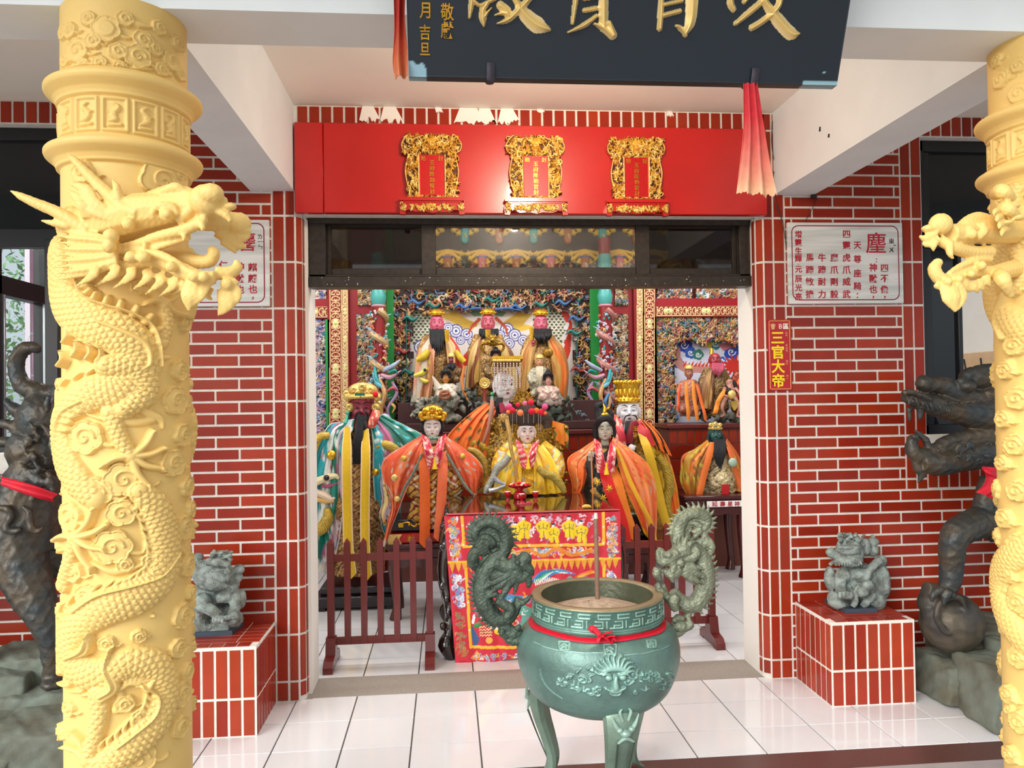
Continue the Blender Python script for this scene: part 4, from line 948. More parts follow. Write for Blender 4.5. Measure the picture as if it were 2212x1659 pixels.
HL = [('t', [(150, 500, -1.86), (230, 480, -1.9), (300, 462, -1.93), (370, 452, -1.95), (420, 448, -1.97)], [38, 46, 42, 34, 26]),
    ('t', [(330, 440, -1.93), (380, 425, -1.95), (440, 440, -1.98)], [26, 26, 22]), ('e', [(445, 432, -2.0)], [33, 26, 31]), ('e', [(455, 418, -2.02)], [26, 20, 20]),
    ('e', [(476, 432, -2.0)], [14, 14, 9]), ('e', [(496, 446, -2.0)], [14, 12, 8]), ('t', [(470, 455, -2.0), (490, 466, -2.0), (498, 480, -2.0)], [9, 8, 4]),
    ('t', [(350, 415, -1.97), (380, 405, -1.98), (402, 420, -1.98)], [8, 11, 6]), ('e', [(360, 463, -2.0)], [15, 13, 15]), ('t', [(330, 462, -1.98), (345, 445, -2.0), (372, 445, -2.0), (384, 465, -2.0)], [5, 7, 7, 4]),
    ('t', [(385, 480, -1.98), (410, 455, -1.99), (425, 430, -1.99)], [9, 10, 8]), ('t', [(400, 490, -1.97), (430, 470, -1.98), (440, 455, -1.98)], [8, 9, 7]),
    ('t', [(420, 478, -1.90), (470, 476, -1.88), (505, 478, -1.86)], [20, 24, 20]), ('e', [(516, 484, -1.86)], [26, 22, 25]), ('e', [(532, 500, -1.86)], [11, 11, 9]), ('t', [(500, 505, -1.86), (525, 515, -1.86), (540, 508, -1.86)], [10, 8, 4]), ('t', [(470, 500, -1.87), (510, 528, -1.86), (532, 532, -1.86)], [14, 10, 5]), ('t', [(480, 520, -1.87), (505, 540, -1.86), (510, 548, -1.86)], [9, 6, 2]),
    ('t', [(240, 540, -1.93), (290, 530, -1.95), (340, 512, -1.97), (400, 496, -1.99), (436, 478, -2.0), (440, 462, -2.0)], [8, 10, 11, 12, 11, 6]), ('t', [(225, 552, -1.93), (280, 540, -1.95), (320, 540, -1.96), (360, 528, -1.97), (412, 512, -1.98)], [7, 8, 8, 7, 5]),
    ('t', [(428, 478, -2.0), (438, 492, -2.01), (434, 502, -2.01)], [8, 6, 1]), ('t', [(392, 498, -1.99), (398, 512, -2.0), (394, 524, -2.0)], [7, 5, 1]), ('t', [(312, 520, -1.97), (312, 538, -1.98), (300, 548, -1.98)], [6, 5, 1]),
    ('t', [(350, 540, -1.90), (400, 555, -1.91), (430, 565, -1.92), (455, 562, -1.93), (462, 545, -1.94), (452, 536, -1.94)], [12, 14, 15, 14, 12, 7]),
    ('t', [(240, 590, -1.92), (300, 565, -1.94), (350, 565, -1.96), (395, 585, -1.98), (430, 600, -1.99), (465, 600, -1.99)], [14, 15, 16, 17, 16, 14], ), ('t', [(270, 560, -1.96), (330, 548, -1.98), (370, 562, -1.99), (410, 588, -2.0), (450, 592, -2.0)], [7, 9, 9, 8, 6]),
    ('t', [(465, 590, -1.97), (495, 590, -1.96), (512, 578, -1.95), (510, 562, -1.95)], [14, 14, 11, 6]), ('e', [(420, 596, -2.02)], 13), ('e', [(440, 598, -2.02)], 11), ('e', [(490, 614, -1.98)], 13), ('e', [(505, 612, -1.97)], 10), ('e', [(240, 510, -1.99)], 15), ('e', [(236, 532, -1.99)], 14), ('e', [(283, 555, -2.0)], 12), ('e', [(310, 556, -2.0)], 13), ('e', [(278, 484, -1.98)], 13), ('e', [(370, 576, -2.01)], 11),
    ('t', [(425, 610, -1.99), (410, 640, -2.0), (408, 672, -1.99)], [22, 20, 3], F1), ('t', [(445, 608, -1.99), (430, 640, -2.0), (405, 668, -1.99)], [14, 12, 2], F1), ('t', [(490, 625, -1.97), (488, 655, -1.97), (470, 683, -1.96)], [20, 20, 2], F1), ('t', [(508, 622, -1.97), (508, 645, -1.97), (480, 675, -1.96)], [12, 12, 2], F1), ('t', [(452, 620, -1.95), (448, 638, -1.95), (460, 648, -1.95)], [10, 8, 2]),
    ('t', [(300, 462, -1.97), (270, 452, -1.96), (252, 436, -1.95), (205, 392, -1.93), (165, 350, -1.92), (147, 334, -1.92)], [14, 15, 16, 12, 9, 3]), ('t', [(256, 432, -1.96), (252, 405, -1.96), (243, 386, -1.96)], [11, 8, 2]),
    ('t', [(190, 500, -1.93), (130, 462, -1.93), (80, 440, -1.93), (45, 424, -1.93), (23, 412, -1.93)], [14, 13, 11, 8, 2]), ('t', [(150, 488, -1.93), (115, 482, -1.93), (88, 476, -1.93)], [10, 7, 2]), ('t', [(190, 470, -1.95), (178, 445, -1.96), (162, 436, -1.96)], [13, 11, 3], F1),
    ('t', [(235, 460, -1.96), (205, 440, -1.96), (185, 410, -1.95), (148, 394, -1.94)], [11, 13, 13, 3], F1), ('t', [(245, 472, -1.96), (200, 455, -1.96), (165, 425, -1.95), (142, 410, -1.94)], [9, 10, 10, 2], F1)]
for k, (x0, y0, x1, y1) in enumerate(((190, 602, 205, 575), (232, 600, 250, 576), (270, 606, 285, 578), (312, 610, 318, 582), (342, 618, 345, 590), (372, 622, 372, 600), (398, 618, 392, 605))):
    HL.append(('t', [(x1, y1, -1.96), ((x0+x1)/2+2, (y0+y1)/2+6, -1.97), (x0-34, y0+22, -1.94)], [12, 10, 1], F1))
for k in range(9):   # swept strands of the cheek mane
    y = 500+k*10; HL.append(('t', [(255, 522+k*6, -1.955-.006*(k%2)), (205, y+8, -1.95-.008*(k%2)), (155, y+2+k*2, -1.93-.008*(k%2)), (118, y-6+k*4, -1.885)], [7, 5.5, 4.5, 1.2]))
head3d(col_left, HL, 'dragon_head')
mb = MB(); mb.ell(at(362, 462, -2.012), .011, nu=16, nv=10); mb.build('dragon_eye', YEL, col_left)
col_right = dragon_column(1.835, -1.735, .156, 'yellow carved dragon column at the right edge of the photo', left=False)
HR = [('t', [(2190, 500, -1.80), (2140, 500, -1.86), (2105, 500, -1.88), (2075, 506, -1.9), (2050, 505, -1.92)], [30, 30, 30, 26, 22]), ('e', [(2032, 484, -1.93)], [26, 22, 24]), ('t', [(2140, 478, -1.87), (2110, 474, -1.88), (2085, 486, -1.9), (2065, 505, -1.91)], [14, 18, 16, 12]),
    ('e', [(2005, 494, -1.93)], [15, 13, 9]), ('t', [(2020, 505, -1.93), (2000, 515, -1.93), (1986, 510, -1.93)], [11, 9, 3]), ('t', [(2025, 515, -1.93), (2005, 528, -1.93), (1992, 526, -1.93)], [11, 8, 3]), ('t', [(2022, 520, -1.94), (2016, 535, -1.94), (2018, 544, -1.94)], [8, 6, 1]), ('t', [(2050, 525, -1.94), (2052, 548, -1.95), (2060, 560, -1.95)], [10, 7, 2]),
    ('t', [(2030, 518, -1.93), (2060, 535, -1.93), (2095, 545, -1.9), (2140, 545, -1.87)], [12, 14, 15, 16]), ('e', [(2099, 506, -1.93)], 12), ('t', [(2085, 512, -1.93), (2095, 492, -1.93), (2115, 495, -1.92)], [4, 6, 4]), ('t', [(2110, 515, -1.92), (2125, 500, -1.92), (2120, 480, -1.92)], [8, 9, 7]),
    ('t', [(2190, 580, -1.80), (2140, 590, -1.86), (2100, 588, -1.89), (2070, 596, -1.91), (2045, 606, -1.93), (2028, 600, -1.94), (2018, 580, -1.94), (2030, 562, -1.94)], [22, 18, 18, 17, 16, 15, 14, 9]), ('t', [(2140, 560, -1.88), (2110, 562, -1.9), (2075, 575, -1.92), (2050, 590, -1.94)], [8, 9, 8, 5]), ('e', [(2047, 608, -1.96)], 10), ('e', [(2070, 603, -1.95)], 10), ('e', [(2098, 592, -1.94)], 9), ('e', [(2120, 574, -1.92)], 11), ('e', [(2024, 618, -1.95)], 7),
    ('t', [(2048, 618, -1.95), (2055, 645, -1.96), (2066, 674, -1.96)], [22, 22, 4], F1), ('t', [(2065, 612, -1.95), (2078, 640, -1.95), (2072, 668, -1.96)], [14, 13, 3], F1)]
for (x0, y0) in ((2090, 630), (2108, 632), (2122, 628), (2136, 620)): HR.append(('t', [(x0-6, y0-26, -1.92), (x0-2, y0-10, -1.92), (x0+8, y0+4, -1.91)], [11, 9, 1], F1))
for (x0, y0, x1, y1) in ((2140, 420, 2190, 430), (2150, 455, 2200, 470), (2145, 590, 2185, 640)): HR.append(('t', [(x0+10, y0, -1.86), ((x0+x1)/2, (y0+y1)/2-12, -1.93), (x1, y1, -1.92)], [14, 18, 8]))
head3d(col_right, HR, 'dragon_head')
# second, small whorls and a claw on the right shaft, standing clear of the stone
mb = MB()
for (x, y, w) in ((2185, 445, 14), (2200, 470, 12), (2178, 480, 9)): mb.ell(at(x, y, -1.93), np.array([w*1.4, w, w*.6])*.00122)
for k in range(4): mb.tube([at(2165+k*4, 452+k*14, -1.90), at(2150+k*5, 456+k*15, -1.94), at(2146+k*6, 466+k*15, -1.95)], [.010, .008, .002], 8)
fuse(mb, 'dragon_claw', .004, YEL, col_right)
# ================================================================ bronze incense burner
BRZ = mat('verdigris bronze', None, .40, metal=.35, noise=.3, nscale=7, bump=.22, bscale=55)
DBRZ = mat('dark green bronze', '5a6a5e', .45, metal=.45, noise=.45, nscale=22, bump=.5, bscale=110)
GBRZ = mat('greyed bronze', '8c947e', .45, metal=.4, noise=.4, nscale=22, bump=.5, bscale=110)
BY = -1.0; bc = at(1289, 1281, BY); ZR = bc[2]; BX = bc[0]
def bz(y): return at(1289, y, BY)[2]
def br(dx): return abs(at(1289+dx, 1400, BY)[0]-at(1289, 1400, BY)[0])
burner = thing('incense_burner', 'green bronze tripod incense burner with dragon handles at the porch edge', 'incense burner', (BX, BY, 0))
prof = [(.02, bz(1537)), (br(16), bz(1534)), (br(64), bz(1527)), (br(113), bz(1507)), (br(146), bz(1480)), (br(166), bz(1435)), (br(171), bz(1394)), (br(161), bz(1358)), (br(136), bz(1338)), (br(128), bz(1330))]
pz = np.array([p[1] for p in prof]); pr = np.array([p[0] for p in prof]); zb0, zb1 = pz[0], pz[-1]
# smooth the measured profile along its length
Pc = catmull(np.array(prof), 8); sarc = np.concatenate([[0], np.cumsum(np.linalg.norm(np.diff(Pc, axis=0), axis=1))]); SA = sarc[-1]
def prf(s): return np.interp(s, sarc, Pc[:, 0]), np.interp(s, sarc, Pc[:, 1])
RB = Relief(2*PI*.28, SA, .0028, '6e8f88')
def bp(x, y):               # measured photo point -> canvas position on the belly
    d = ray(x, y); s = SA*.5
    for _ in range(12):
        rr, zz = prf(s); o = CAM-np.array([BX, BY, 0]); a = d[0]**2+d[1]**2; b = 2*(o[0]*d[0]+o[1]*d[1]); c = o[0]**2+o[1]**2-rr**2
        k = (-b-math.sqrt(max(b*b-4*a*c, 0)))/(2*a); P = o+d*k; P[2] = CAM[2]+d[2]*k; s += .6*np.clip((np.interp(P[2], Pc[:, 1], sarc)-s), -.1, .1)
    return ((math.atan2(P[0], -P[1])+PI)*.28, s)
q5 = lambda zx, zy: (1080+zx/5.183, 1220+zy/5.183)
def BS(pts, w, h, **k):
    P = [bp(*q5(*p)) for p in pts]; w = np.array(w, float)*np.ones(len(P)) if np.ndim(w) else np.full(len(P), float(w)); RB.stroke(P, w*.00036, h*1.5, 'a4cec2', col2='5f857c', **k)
rg = np.random.default_rng(5)
for k in range(11):          # mane rays
    a = PI*(.06+.88*k/10); cx, cy = 1290, 1230; r0, r1 = 110, 190+40*math.sin(a)
    BS([(cx+r0*math.cos(a), cy-r0*.8*math.sin(a)), (cx+r1*.95*math.cos(a+.1), cy-r1*.85*math.sin(a+.1)), (cx+r1*1.25*math.cos(a-.06), cy-r1*1.0*math.sin(a-.06))], [16, 13, 3], .007)
BS([(1150, 1190), (1290, 1150), (1440, 1190)], [22, 40, 22], .007); BS([(1215, 1260), (1216, 1260)], 36, .009); BS([(1370, 1255), (1371, 1255)], 36, .009); BS([(1295, 1250), (1290, 1310), (1295, 1380)], [16, 26, 36], .010)
BS([(1180, 1380), (1290, 1420), (1400, 1370)], [10, 26, 10], .008); BS([(1230, 1400), (1250, 1450), (1330, 1450), (1360, 1400)], [8, 14, 14, 8], .007); BS([(1140, 1240), (1180, 1215), (1240, 1225)], [5, 12, 7], .011); BS([(1330, 1225), (1390, 1210), (1450, 1240)], [7, 12, 5], .011)
for sx in (-1, 1):
    for j in range(26):
        x = 1290+sx*(170+j*18+rg.uniform(-20, 20)); y = 1290+rg.uniform(-130, 160)*(1-j/60); a = rg.uniform(0, 2*PI); L = rg.uniform(35, 80)
        if rg.random() < .4: 
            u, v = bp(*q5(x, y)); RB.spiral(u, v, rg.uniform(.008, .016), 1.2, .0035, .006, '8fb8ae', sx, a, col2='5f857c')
        else: BS([(x, y), (x+L*.5*math.cos(a), y+L*.5*math.sin(a)+10), (x+L*math.cos(a+.8), y+L*math.sin(a+.8))], [3, 12, 3], rg.uniform(.004, .007))
for (x, y, w) in ((720, 900, 60), (1230, 940, 70), (1690, 880, 50)):   # small cast emblems on the shoulder
    BS([(x-w, y-w*.8), (x+w, y-w*.8), (x+w*.9, y+w*.8), (x-w*.7, y+w*.8), (x-w, y-w*.8)], 9, .006, smooth=False); BS([(x-w*.5, y), (x, y-w*.4), (x+w*.5, y)], 12, .006); BS([(x-w*.4, y+w*.4), (x, y+w*.1), (x+w*.4, y+w*.5)], 11, .006)
BS([(380, 860), (620, 950), (900, 980), (1150, 985)], 5, .0025); BS([(1340, 1010), (1600, 990), (1900, 900)], 5, .0025); BS([(450, 1170), (480, 1290), (560, 1400), (700, 1500)], 5, .003)
Y_, X_ = np.meshgrid(RB.y, RB.x, indexing='ij'); rr, zz = prf(Y_); th = X_/.28-PI; gr = np.gradient(prf(RB.y)[0], RB.y); nr = np.sqrt(np.clip(1-gr**2, .0, 1))[:, None]; dz = -gr[:, None]*0+(-np.gradient(prf(RB.y)[0], RB.y))[:, None]
rad = rr+RB.z*nr; P = np.stack([BX+rad*np.sin(th), BY-rad*np.cos(th), zz+RB.z*dz*.0], -1)
# patina varies in patches; colour turns grey-brown towards the right and the bottom
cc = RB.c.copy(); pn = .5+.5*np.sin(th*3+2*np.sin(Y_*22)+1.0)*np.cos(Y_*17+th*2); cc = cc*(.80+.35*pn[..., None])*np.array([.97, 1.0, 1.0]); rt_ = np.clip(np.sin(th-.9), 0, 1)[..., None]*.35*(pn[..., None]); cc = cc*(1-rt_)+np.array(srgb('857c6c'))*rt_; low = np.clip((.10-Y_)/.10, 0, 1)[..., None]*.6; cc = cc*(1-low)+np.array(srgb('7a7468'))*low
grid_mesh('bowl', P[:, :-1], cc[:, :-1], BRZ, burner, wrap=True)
# rim band with its meander
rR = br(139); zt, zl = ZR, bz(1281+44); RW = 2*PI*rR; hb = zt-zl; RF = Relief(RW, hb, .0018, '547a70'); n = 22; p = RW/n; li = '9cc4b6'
for k in range(n):
    a = k*p; m0, m1, mm = hb*.20, hb*.80, hb*.5
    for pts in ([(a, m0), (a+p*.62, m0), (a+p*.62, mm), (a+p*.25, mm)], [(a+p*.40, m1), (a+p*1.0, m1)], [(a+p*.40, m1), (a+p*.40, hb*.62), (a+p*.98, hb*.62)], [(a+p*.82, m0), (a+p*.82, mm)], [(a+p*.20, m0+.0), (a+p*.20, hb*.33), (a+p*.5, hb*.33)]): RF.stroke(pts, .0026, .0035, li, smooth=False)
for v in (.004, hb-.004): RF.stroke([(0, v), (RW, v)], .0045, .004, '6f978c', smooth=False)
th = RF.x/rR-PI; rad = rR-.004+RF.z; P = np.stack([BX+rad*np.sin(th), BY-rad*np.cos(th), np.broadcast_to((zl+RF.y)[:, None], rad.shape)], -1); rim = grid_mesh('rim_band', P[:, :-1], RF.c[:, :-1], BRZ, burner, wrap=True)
mb = MB(); brn = srgb('a08d6c'); gi = srgb('5d6450'); ri = br(118)
mb.lathe([(rR, zt-.004), (rR, zt), (rR-.004, zt+.003), (ri+.006, zt+.003), (ri, zt-.002)], (BX, BY, 0), 96, col=brn, cap=False); mb.lathe([(ri, zt-.002), (ri-.004, zt-.04), (ri-.012, zt-.085)], (BX, BY, 0), 96, col=gi, cap=False)
mb.lathe([(rR, zl+.001), (rR+.002, zl-.003), (rR-.004, zl-.012), (br(129), zl-.02), (br(127), bz(1338))], (BX, BY, 0), 96, col=srgb('6d9488'), cap=False); o = mb.build('rim', BRZ, burner, fix=False)
for k, (deg, nm) in enumerate(((9, 'front'), (-111, 'left'), (131, 'right'))):
    a = math.radians(deg); d = V(math.sin(a), -math.cos(a), 0); tn = V(math.cos(a), math.sin(a), 0)
    pts = [(.19, .43), (.226, .39), (.238, .34), (.226, .26), (.198, .17), (.182, .10), (.196, .045), (.236, .012)]; w = [.080, .092, .090, .080, .066, .056, .052, .058]; th_ = [.02, .030, .032, .028, .024, .022, .022, .014]
    C_ = catmull(np.array([(*p, ww, t_) for p, ww, t_ in zip(pts, w, th_)]), 7); ring = []
    for (r_, z_, ww, t_) in C_:
        c0 = V(BX, BY, z_)+d*r_; prof8 = [(-1, -.4), (-.92, .45), (-.5, .95), (0, 1.15), (.5, .95), (.92, .45), (1, -.4), (.7, -.9), (0, -.5), (-.7, -.9)]
        ring.append([c0+tn*a_*ww*.72+d*b_*t_ for a_, b_ in prof8])
    Rg = np.array(ring); m, s = Rg.shape[:2]; f = [(i*s+j, i*s+(j+1) % s, (i+1)*s+(j+1) % s, (i+1)*s+j) for i in range(m-1) for j in range(s)]+[tuple(range(s)), tuple((m-1)*s+j for j in range(s))]
    mb = MB(); mb.add(Rg.reshape(-1, 3), f, srgb('7b9384'))
    c1 = V(BX, BY, .335)+d*.272
    for sg in (-1, 1):
        mb.ell(c1+tn*sg*.022, (.012, .012, .010), srgb('9dbcb0'), nu=10, nv=6); mb.tube([c1+tn*sg*.008+V(0, 0, -.02), c1+tn*sg*.035+V(0, 0, .015), c1+tn*sg*.05+V(0, 0, .05)], [.007, .008, .002], 8, col=srgb('9dbcb0')); mb.tube([c1+tn*sg*.01+V(0, 0, .03), c1+tn*sg*.02+V(0, 0, .06), c1+tn*sg*.01+V(0, 0, .075)], [.005, .006, .002], 8, col=srgb('9dbcb0'))
        mb.tube([c1+tn*sg*.03-d*.0+V(0, 0, -.05), c1+tn*sg*.026-d*.03+V(0, 0, -.13), c1+tn*sg*.02-d*.075+V(0, 0, -.24)], [.004, .003, .002], 6, col=srgb('4a5c50'))
    mb.ell(c1+V(0, 0, -.012), (.02, .02, .014), srgb('9dbcb0'), nu=12, nv=8); mb.tube([c1+tn*-.03+V(0, 0, -.045), c1+V(0, 0, -.03), c1+tn*.03+V(0, 0, -.045)], [.004, .008, .004], 8, col=srgb('9dbcb0'))
    mb.build('leg', BRZ, burner)
# dragon handles
def handle(name, M_, fn, body, brad, extra, spikes, side):
    mb = MB(); q = br(1)
    P = [at(*fn(*p), BY) for p in body]; mb.tube(P, np.array(brad)*q, 12, n=6)
    C_ = catmull(np.array(P), 6); Rr = np.interp(np.linspace(0, 1, len(C_)), np.linspace(0, 1, len(brad)), np.array(brad)*q)
    i0, i1 = spikes; i = int(i0*len(C_)); 
    while i < int(i1*len(C_))-1:
        d = C_[i+1]-C_[i-1]; d /= np.linalg.norm(d)+1e-9; nn = np.cross(d, V(0, -1, 0))*side; b = C_[i]+nn*Rr[i]*.7
        mb.tube([b-d*.004, b+nn*.018+d*.002, b+nn*.036-d*.008], [.010, .0075, .001], 7, flat=.6, up=(0, -1, 0)); i += 2
    for i in range(int(.04*len(C_)), int(.42*len(C_)), 2):
        d = C_[i+1]-C_[i-1]; d /= np.linalg.norm(d)+1e-9; nn = -np.cross(d, V(0, -1, 0))*side; b = C_[i]+nn*Rr[i]*.7
        mb.tube([b-d*.004, b+nn*.018, b+nn*.034+d*.006], [.009, .0065, .001], 7, flat=.6, up=(0, -1, 0))
    for kind, pts, w, dy in extra:
        Q = [at(*fn(*p), BY-dy) for p in pts]
        if kind == 't': mb.tube(Q, np.array(w, float)*q, 9)
        else: mb.ell(Q[0], np.array(w, float)*q, nu=14, nv=10)
    def disp(co, no): return .0012*np.sin(co[:, 0]*260+2*np.sin(co[:, 2]*210))*np.sin(co[:, 2]*250)
    h = fuse(mb, name, .0034, M_, burner, smooth=1, disp=disp, fac=.3); return h
fL = lambda x, y: (940+x/4.879, 1100+y/4.879); fR = lambda x, y: (1340+x/4.367, 1080+y/4.367)
bodyL = [(540, 330), (470, 345), (425, 300), (430, 220), (500, 150), (610, 140), (710, 210), (750, 330), (720, 450), (620, 540), (545, 640), (505, 760), (500, 880), (535, 1010), (610, 1110), (690, 1160), (780, 1130), (850, 1030), (880, 930)]
exL = [('t', [(620, 560), (740, 600), (830, 600), (900, 560), (945, 500)], [12, 16, 19, 17, 12], .02), ('t', [(900, 590), (960, 500), (985, 470)], [16, 15, 8], .03), ('e', [(965, 520)], [10, 10, 12], .04), ('t', [(900, 560), (960, 600), (1000, 640), (1015, 700)], [14, 12, 10, 6], .03), ('t', [(830, 640), (900, 720), (960, 700), (990, 660)], [12, 12, 9, 5], .03), ('t', [(960, 700), (990, 760), (980, 830)], [8, 8, 4], .03), ('t', [(860, 760), (850, 840), (820, 900)], [6, 5, 2], .03),
    ('e', [(870, 560)], [8, 8, 7], .045), ('t', [(800, 560), (830, 500), (800, 470)], [8, 6, 1], .03), ('t', [(760, 590), (720, 520), (740, 470)], [9, 7, 1], .02),
    ('t', [(820, 660), (700, 730), (560, 800), (470, 860)], [9, 8, 6, 2], .03), ('t', [(830, 690), (720, 780), (620, 850), (540, 900)], [9, 8, 6, 2], .03), ('t', [(840, 720), (760, 830), (700, 930), (640, 990)], [9, 8, 6, 2], .03), ('t', [(800, 640), (660, 680), (560, 720)], [8, 7, 2], .02),
    ('t', [(540, 440), (440, 440), (400, 500), (400, 580), (450, 640)], [9, 12, 13, 12, 5], .0), ('t', [(430, 470), (400, 540), (440, 600)], [8, 10, 4], .02), ('t', [(480, 300), (560, 310), (620, 360), (650, 400)], [8, 9, 6, 1], .01), ('t', [(470, 330), (560, 370), (610, 420)], [8, 8, 1], .01), ('t', [(450, 350), (540, 420), (590, 480)], [8, 7, 1], .01), ('t', [(440, 360), (480, 440), (520, 500)], [8, 7, 1], .01),
    ('t', [(720, 440), (690, 380), (660, 340)], [7, 5, 1], .01), ('t', [(740, 460), (720, 400), (725, 340)], [7, 5, 1], .01), ('t', [(830, 1090), (880, 1010), (960, 960), (1020, 900)], [9, 7, 6, 3], .01), ('t', [(640, 960), (720, 1000), (800, 1060), (740, 1150)], [9, 11, 11, 8], .03), ('t', [(560, 920), (640, 900), (720, 920)], [5, 6, 3], .03),
    ('t', [(700, 1170), (740, 1240), (800, 1290)], [14, 14, 14], .0), ('e', [(820, 1310)], [22, 16, 15], .0), ('t', [(740, 1330), (790, 1380), (860, 1390), (930, 1360)], [8, 10, 10, 8], .01), ('t', [(720, 1260), (700, 1310), (760, 1350)], [6, 7, 5], .02), ('t', [(860, 1270), (880, 1240), (850, 1230)], [6, 6, 3], .02)]
handle('dragon_handle', DBRZ, fL, bodyL, [3, 7, 9, 10, 11, 12, 13, 14, 15, 17, 18, 20, 20, 20, 18, 17, 15, 12, 8], exL, (.10, .85), 1)
bodyR = [(700, 255), (765, 275), (815, 235), (810, 165), (730, 125), (630, 145), (565, 220), (540, 320), (560, 420), (650, 450), (740, 510), (790, 620), (800, 750), (775, 880), (710, 970), (620, 985), (545, 930), (500, 850)]
exR = [('t', [(640, 470), (590, 470), (540, 500), (500, 530)], [16, 20, 18, 14], .02), ('t', [(540, 500), (470, 540), (410, 580), (370, 560), (350, 480)], [15, 15, 12, 8, 4], .03), ('e', [(450, 520)], [12, 10, 9], .04), ('e', [(380, 500)], [11, 9, 12], .02), ('e', [(570, 590)], [9, 9, 9], .04), ('t', [(480, 560), (500, 640), (480, 720), (500, 780)], [7, 8, 7, 3], .04), ('t', [(560, 640), (500, 700), (440, 680), (420, 650)], [12, 12, 9, 6], .03), ('t', [(350, 640), (345, 700), (380, 750)], [9, 10, 6], .02), ('t', [(345, 790), (380, 860), (440, 920), (520, 1050)], [7, 9, 9, 5], .01), ('t', [(400, 800), (430, 900), (500, 1040)], [6, 8, 4], .0),
    ('t', [(560, 430), (550, 380), (570, 340)], [7, 5, 1], .03), ('t', [(600, 420), (620, 370), (640, 330)], [7, 5, 1], .03), ('t', [(640, 430), (680, 400), (720, 390)], [7, 5, 1], .03), ('t', [(540, 440), (510, 390), (500, 350)], [7, 5, 1], .02), ('t', [(600, 550), (680, 540), (720, 500), (730, 450)], [9, 11, 9, 3], .03), ('t', [(620, 480), (580, 450), (545, 470)], [5, 6, 3], .04), ('t', [(640, 500), (600, 500), (580, 520)], [5, 6, 3], .04),
    ('t', [(590, 640), (680, 680), (780, 720), (830, 800)], [9, 8, 6, 2], .03), ('t', [(590, 680), (680, 740), (790, 790)], [9, 8, 2], .03), ('t', [(600, 620), (700, 630), (790, 650)], [9, 7, 2], .03), ('t', [(560, 660), (640, 720), (700, 800)], [8, 7, 2], .02), ('t', [(650, 620), (690, 650), (660, 680)], [10, 10, 6], .03),
    ('t', [(780, 420), (830, 400), (860, 450), (850, 520)], [8, 9, 9, 4], .0), ('t', [(800, 350), (850, 400), (870, 470)], [5, 8, 4], .0), ('t', [(750, 420), (790, 340), (770, 300)], [6, 6, 4], .0), ('t', [(760, 250), (700, 220), (650, 230)], [6, 6, 1], .01), ('t', [(760, 270), (700, 300), (660, 290)], [6, 6, 1], .01), ('t', [(760, 280), (710, 340), (680, 370)], [6, 6, 1], .01),
    ('t', [(540, 900), (500, 960), (530, 1040)], [10, 13, 8], .03), ('t', [(600, 1000), (650, 1050), (620, 1120)], [9, 8, 8], .0), ('e', [(560, 1190)], [20, 16, 15], .0), ('t', [(500, 1150), (540, 1110), (600, 1120)], [6, 8, 6], .02), ('t', [(600, 1220), (660, 1180), (640, 1130)], [7, 9, 5], .01), ('t', [(480, 1210), (520, 1270), (600, 1240)], [6, 8, 6], .01)]
handle('dragon_handle', GBRZ, fR, bodyR, [3, 6, 8, 10, 12, 13, 14, 15, 16, 18, 18, 19, 20, 20, 19, 18, 15, 10], exR, (.08, .85), -1)
# ash, ribbon and incense
ash = setp((lambda: (lambda mb: (mb.lathe([(0.001, ZR-.022), (.03, ZR-.024), (.08, ZR-.034), (.15, ZR-.055), (ri-.012, ZR-.072), (ri-.012, ZR-.10), (0.001, ZR-.10)], (BX, BY, 0), 48), mb.build('incense_ash', mat('incense ash', 'bfa893', .95, noise=.3, nscale=40, bump=.4, bscale=120), None, (BX, BY, ZR-.1)))[1])(MB()))(), 'grey-brown bed of ash inside the green bronze burner', 'ash', kind='stuff')
RIB = mat('crimson ribbon cloth', 'd30a2c', .6, noise=.15, nscale=25)
t = thing('red_ribbon', 'red ribbon with knot tied around neck of green bronze burner', 'ribbon', (BX, BY, bz(1350)), 'red ribbons')
Gd = np.zeros((80, 6, 3))
for i in range(80):
    a = 2*PI*i/79; 
    for j in range(6):
        v = j/5; zz_ = bz(1334)-v*.012+.002*math.sin(a*5); rr_ = np.interp(zz_, Pc[:, 1], Pc[:, 0])+.007+.003*math.sin(3*PI*v)+.001*math.sin(a*9); Gd[i, j] = (BX+rr_*math.sin(a), BY-rr_*math.cos(a), zz_)
mb = MB(); mb.sheet(Gd, .003); mb.build('band', RIB, t)
mb = MB()
def bowpt(zx, zy, dy=0): x, y = q5(zx, zy); return at(x, y, BY-.268-dy)
for pts, w in (([(1110, 790), (1060, 760), (1010, 735), (1030, 705), (1080, 740), (1115, 785)], .010), ([(1115, 800), (1100, 830), (1085, 870)], .010), ([(1130, 790), (1180, 770), (1260, 745)], .009), ([(1150, 800), (1200, 830), (1250, 880), (1270, 830), (1300, 850)], .010), ([(1180, 830), (1230, 800), (1290, 800)], .010), ([(1100, 790), (1140, 800), (1170, 800)], .012)):
    mb.tube([bowpt(*p, .004*k) for k, p in enumerate(pts)], np.linspace(w, w*.8, len(pts)), 8, flat=.4)
mb.build('knot', RIB, t)
INC = mat('brown incense stick', '8c6e5c', .8, noise=.2, nscale=60)
t = thing('incense_stick', 'thick tall incense stick standing in ash of bronze burner', 'incense', tuple(at(1291, 1308, BY)))
mb = MB(); a, b = at(1291, 1312, BY), at(1287, 1120, BY); mb.tube([a, a*.5+b*.5, b], [.0088, .0086, .008], 12); mb.build('stick', INC, t)
mb = MB(); c = at(1287, 1108, BY); mb.tube([b, c], [.0082, .006], 12, smooth=False); mb.build('burnt_tip', mat('pale ash tip', 'd9d4c8', .9), t)
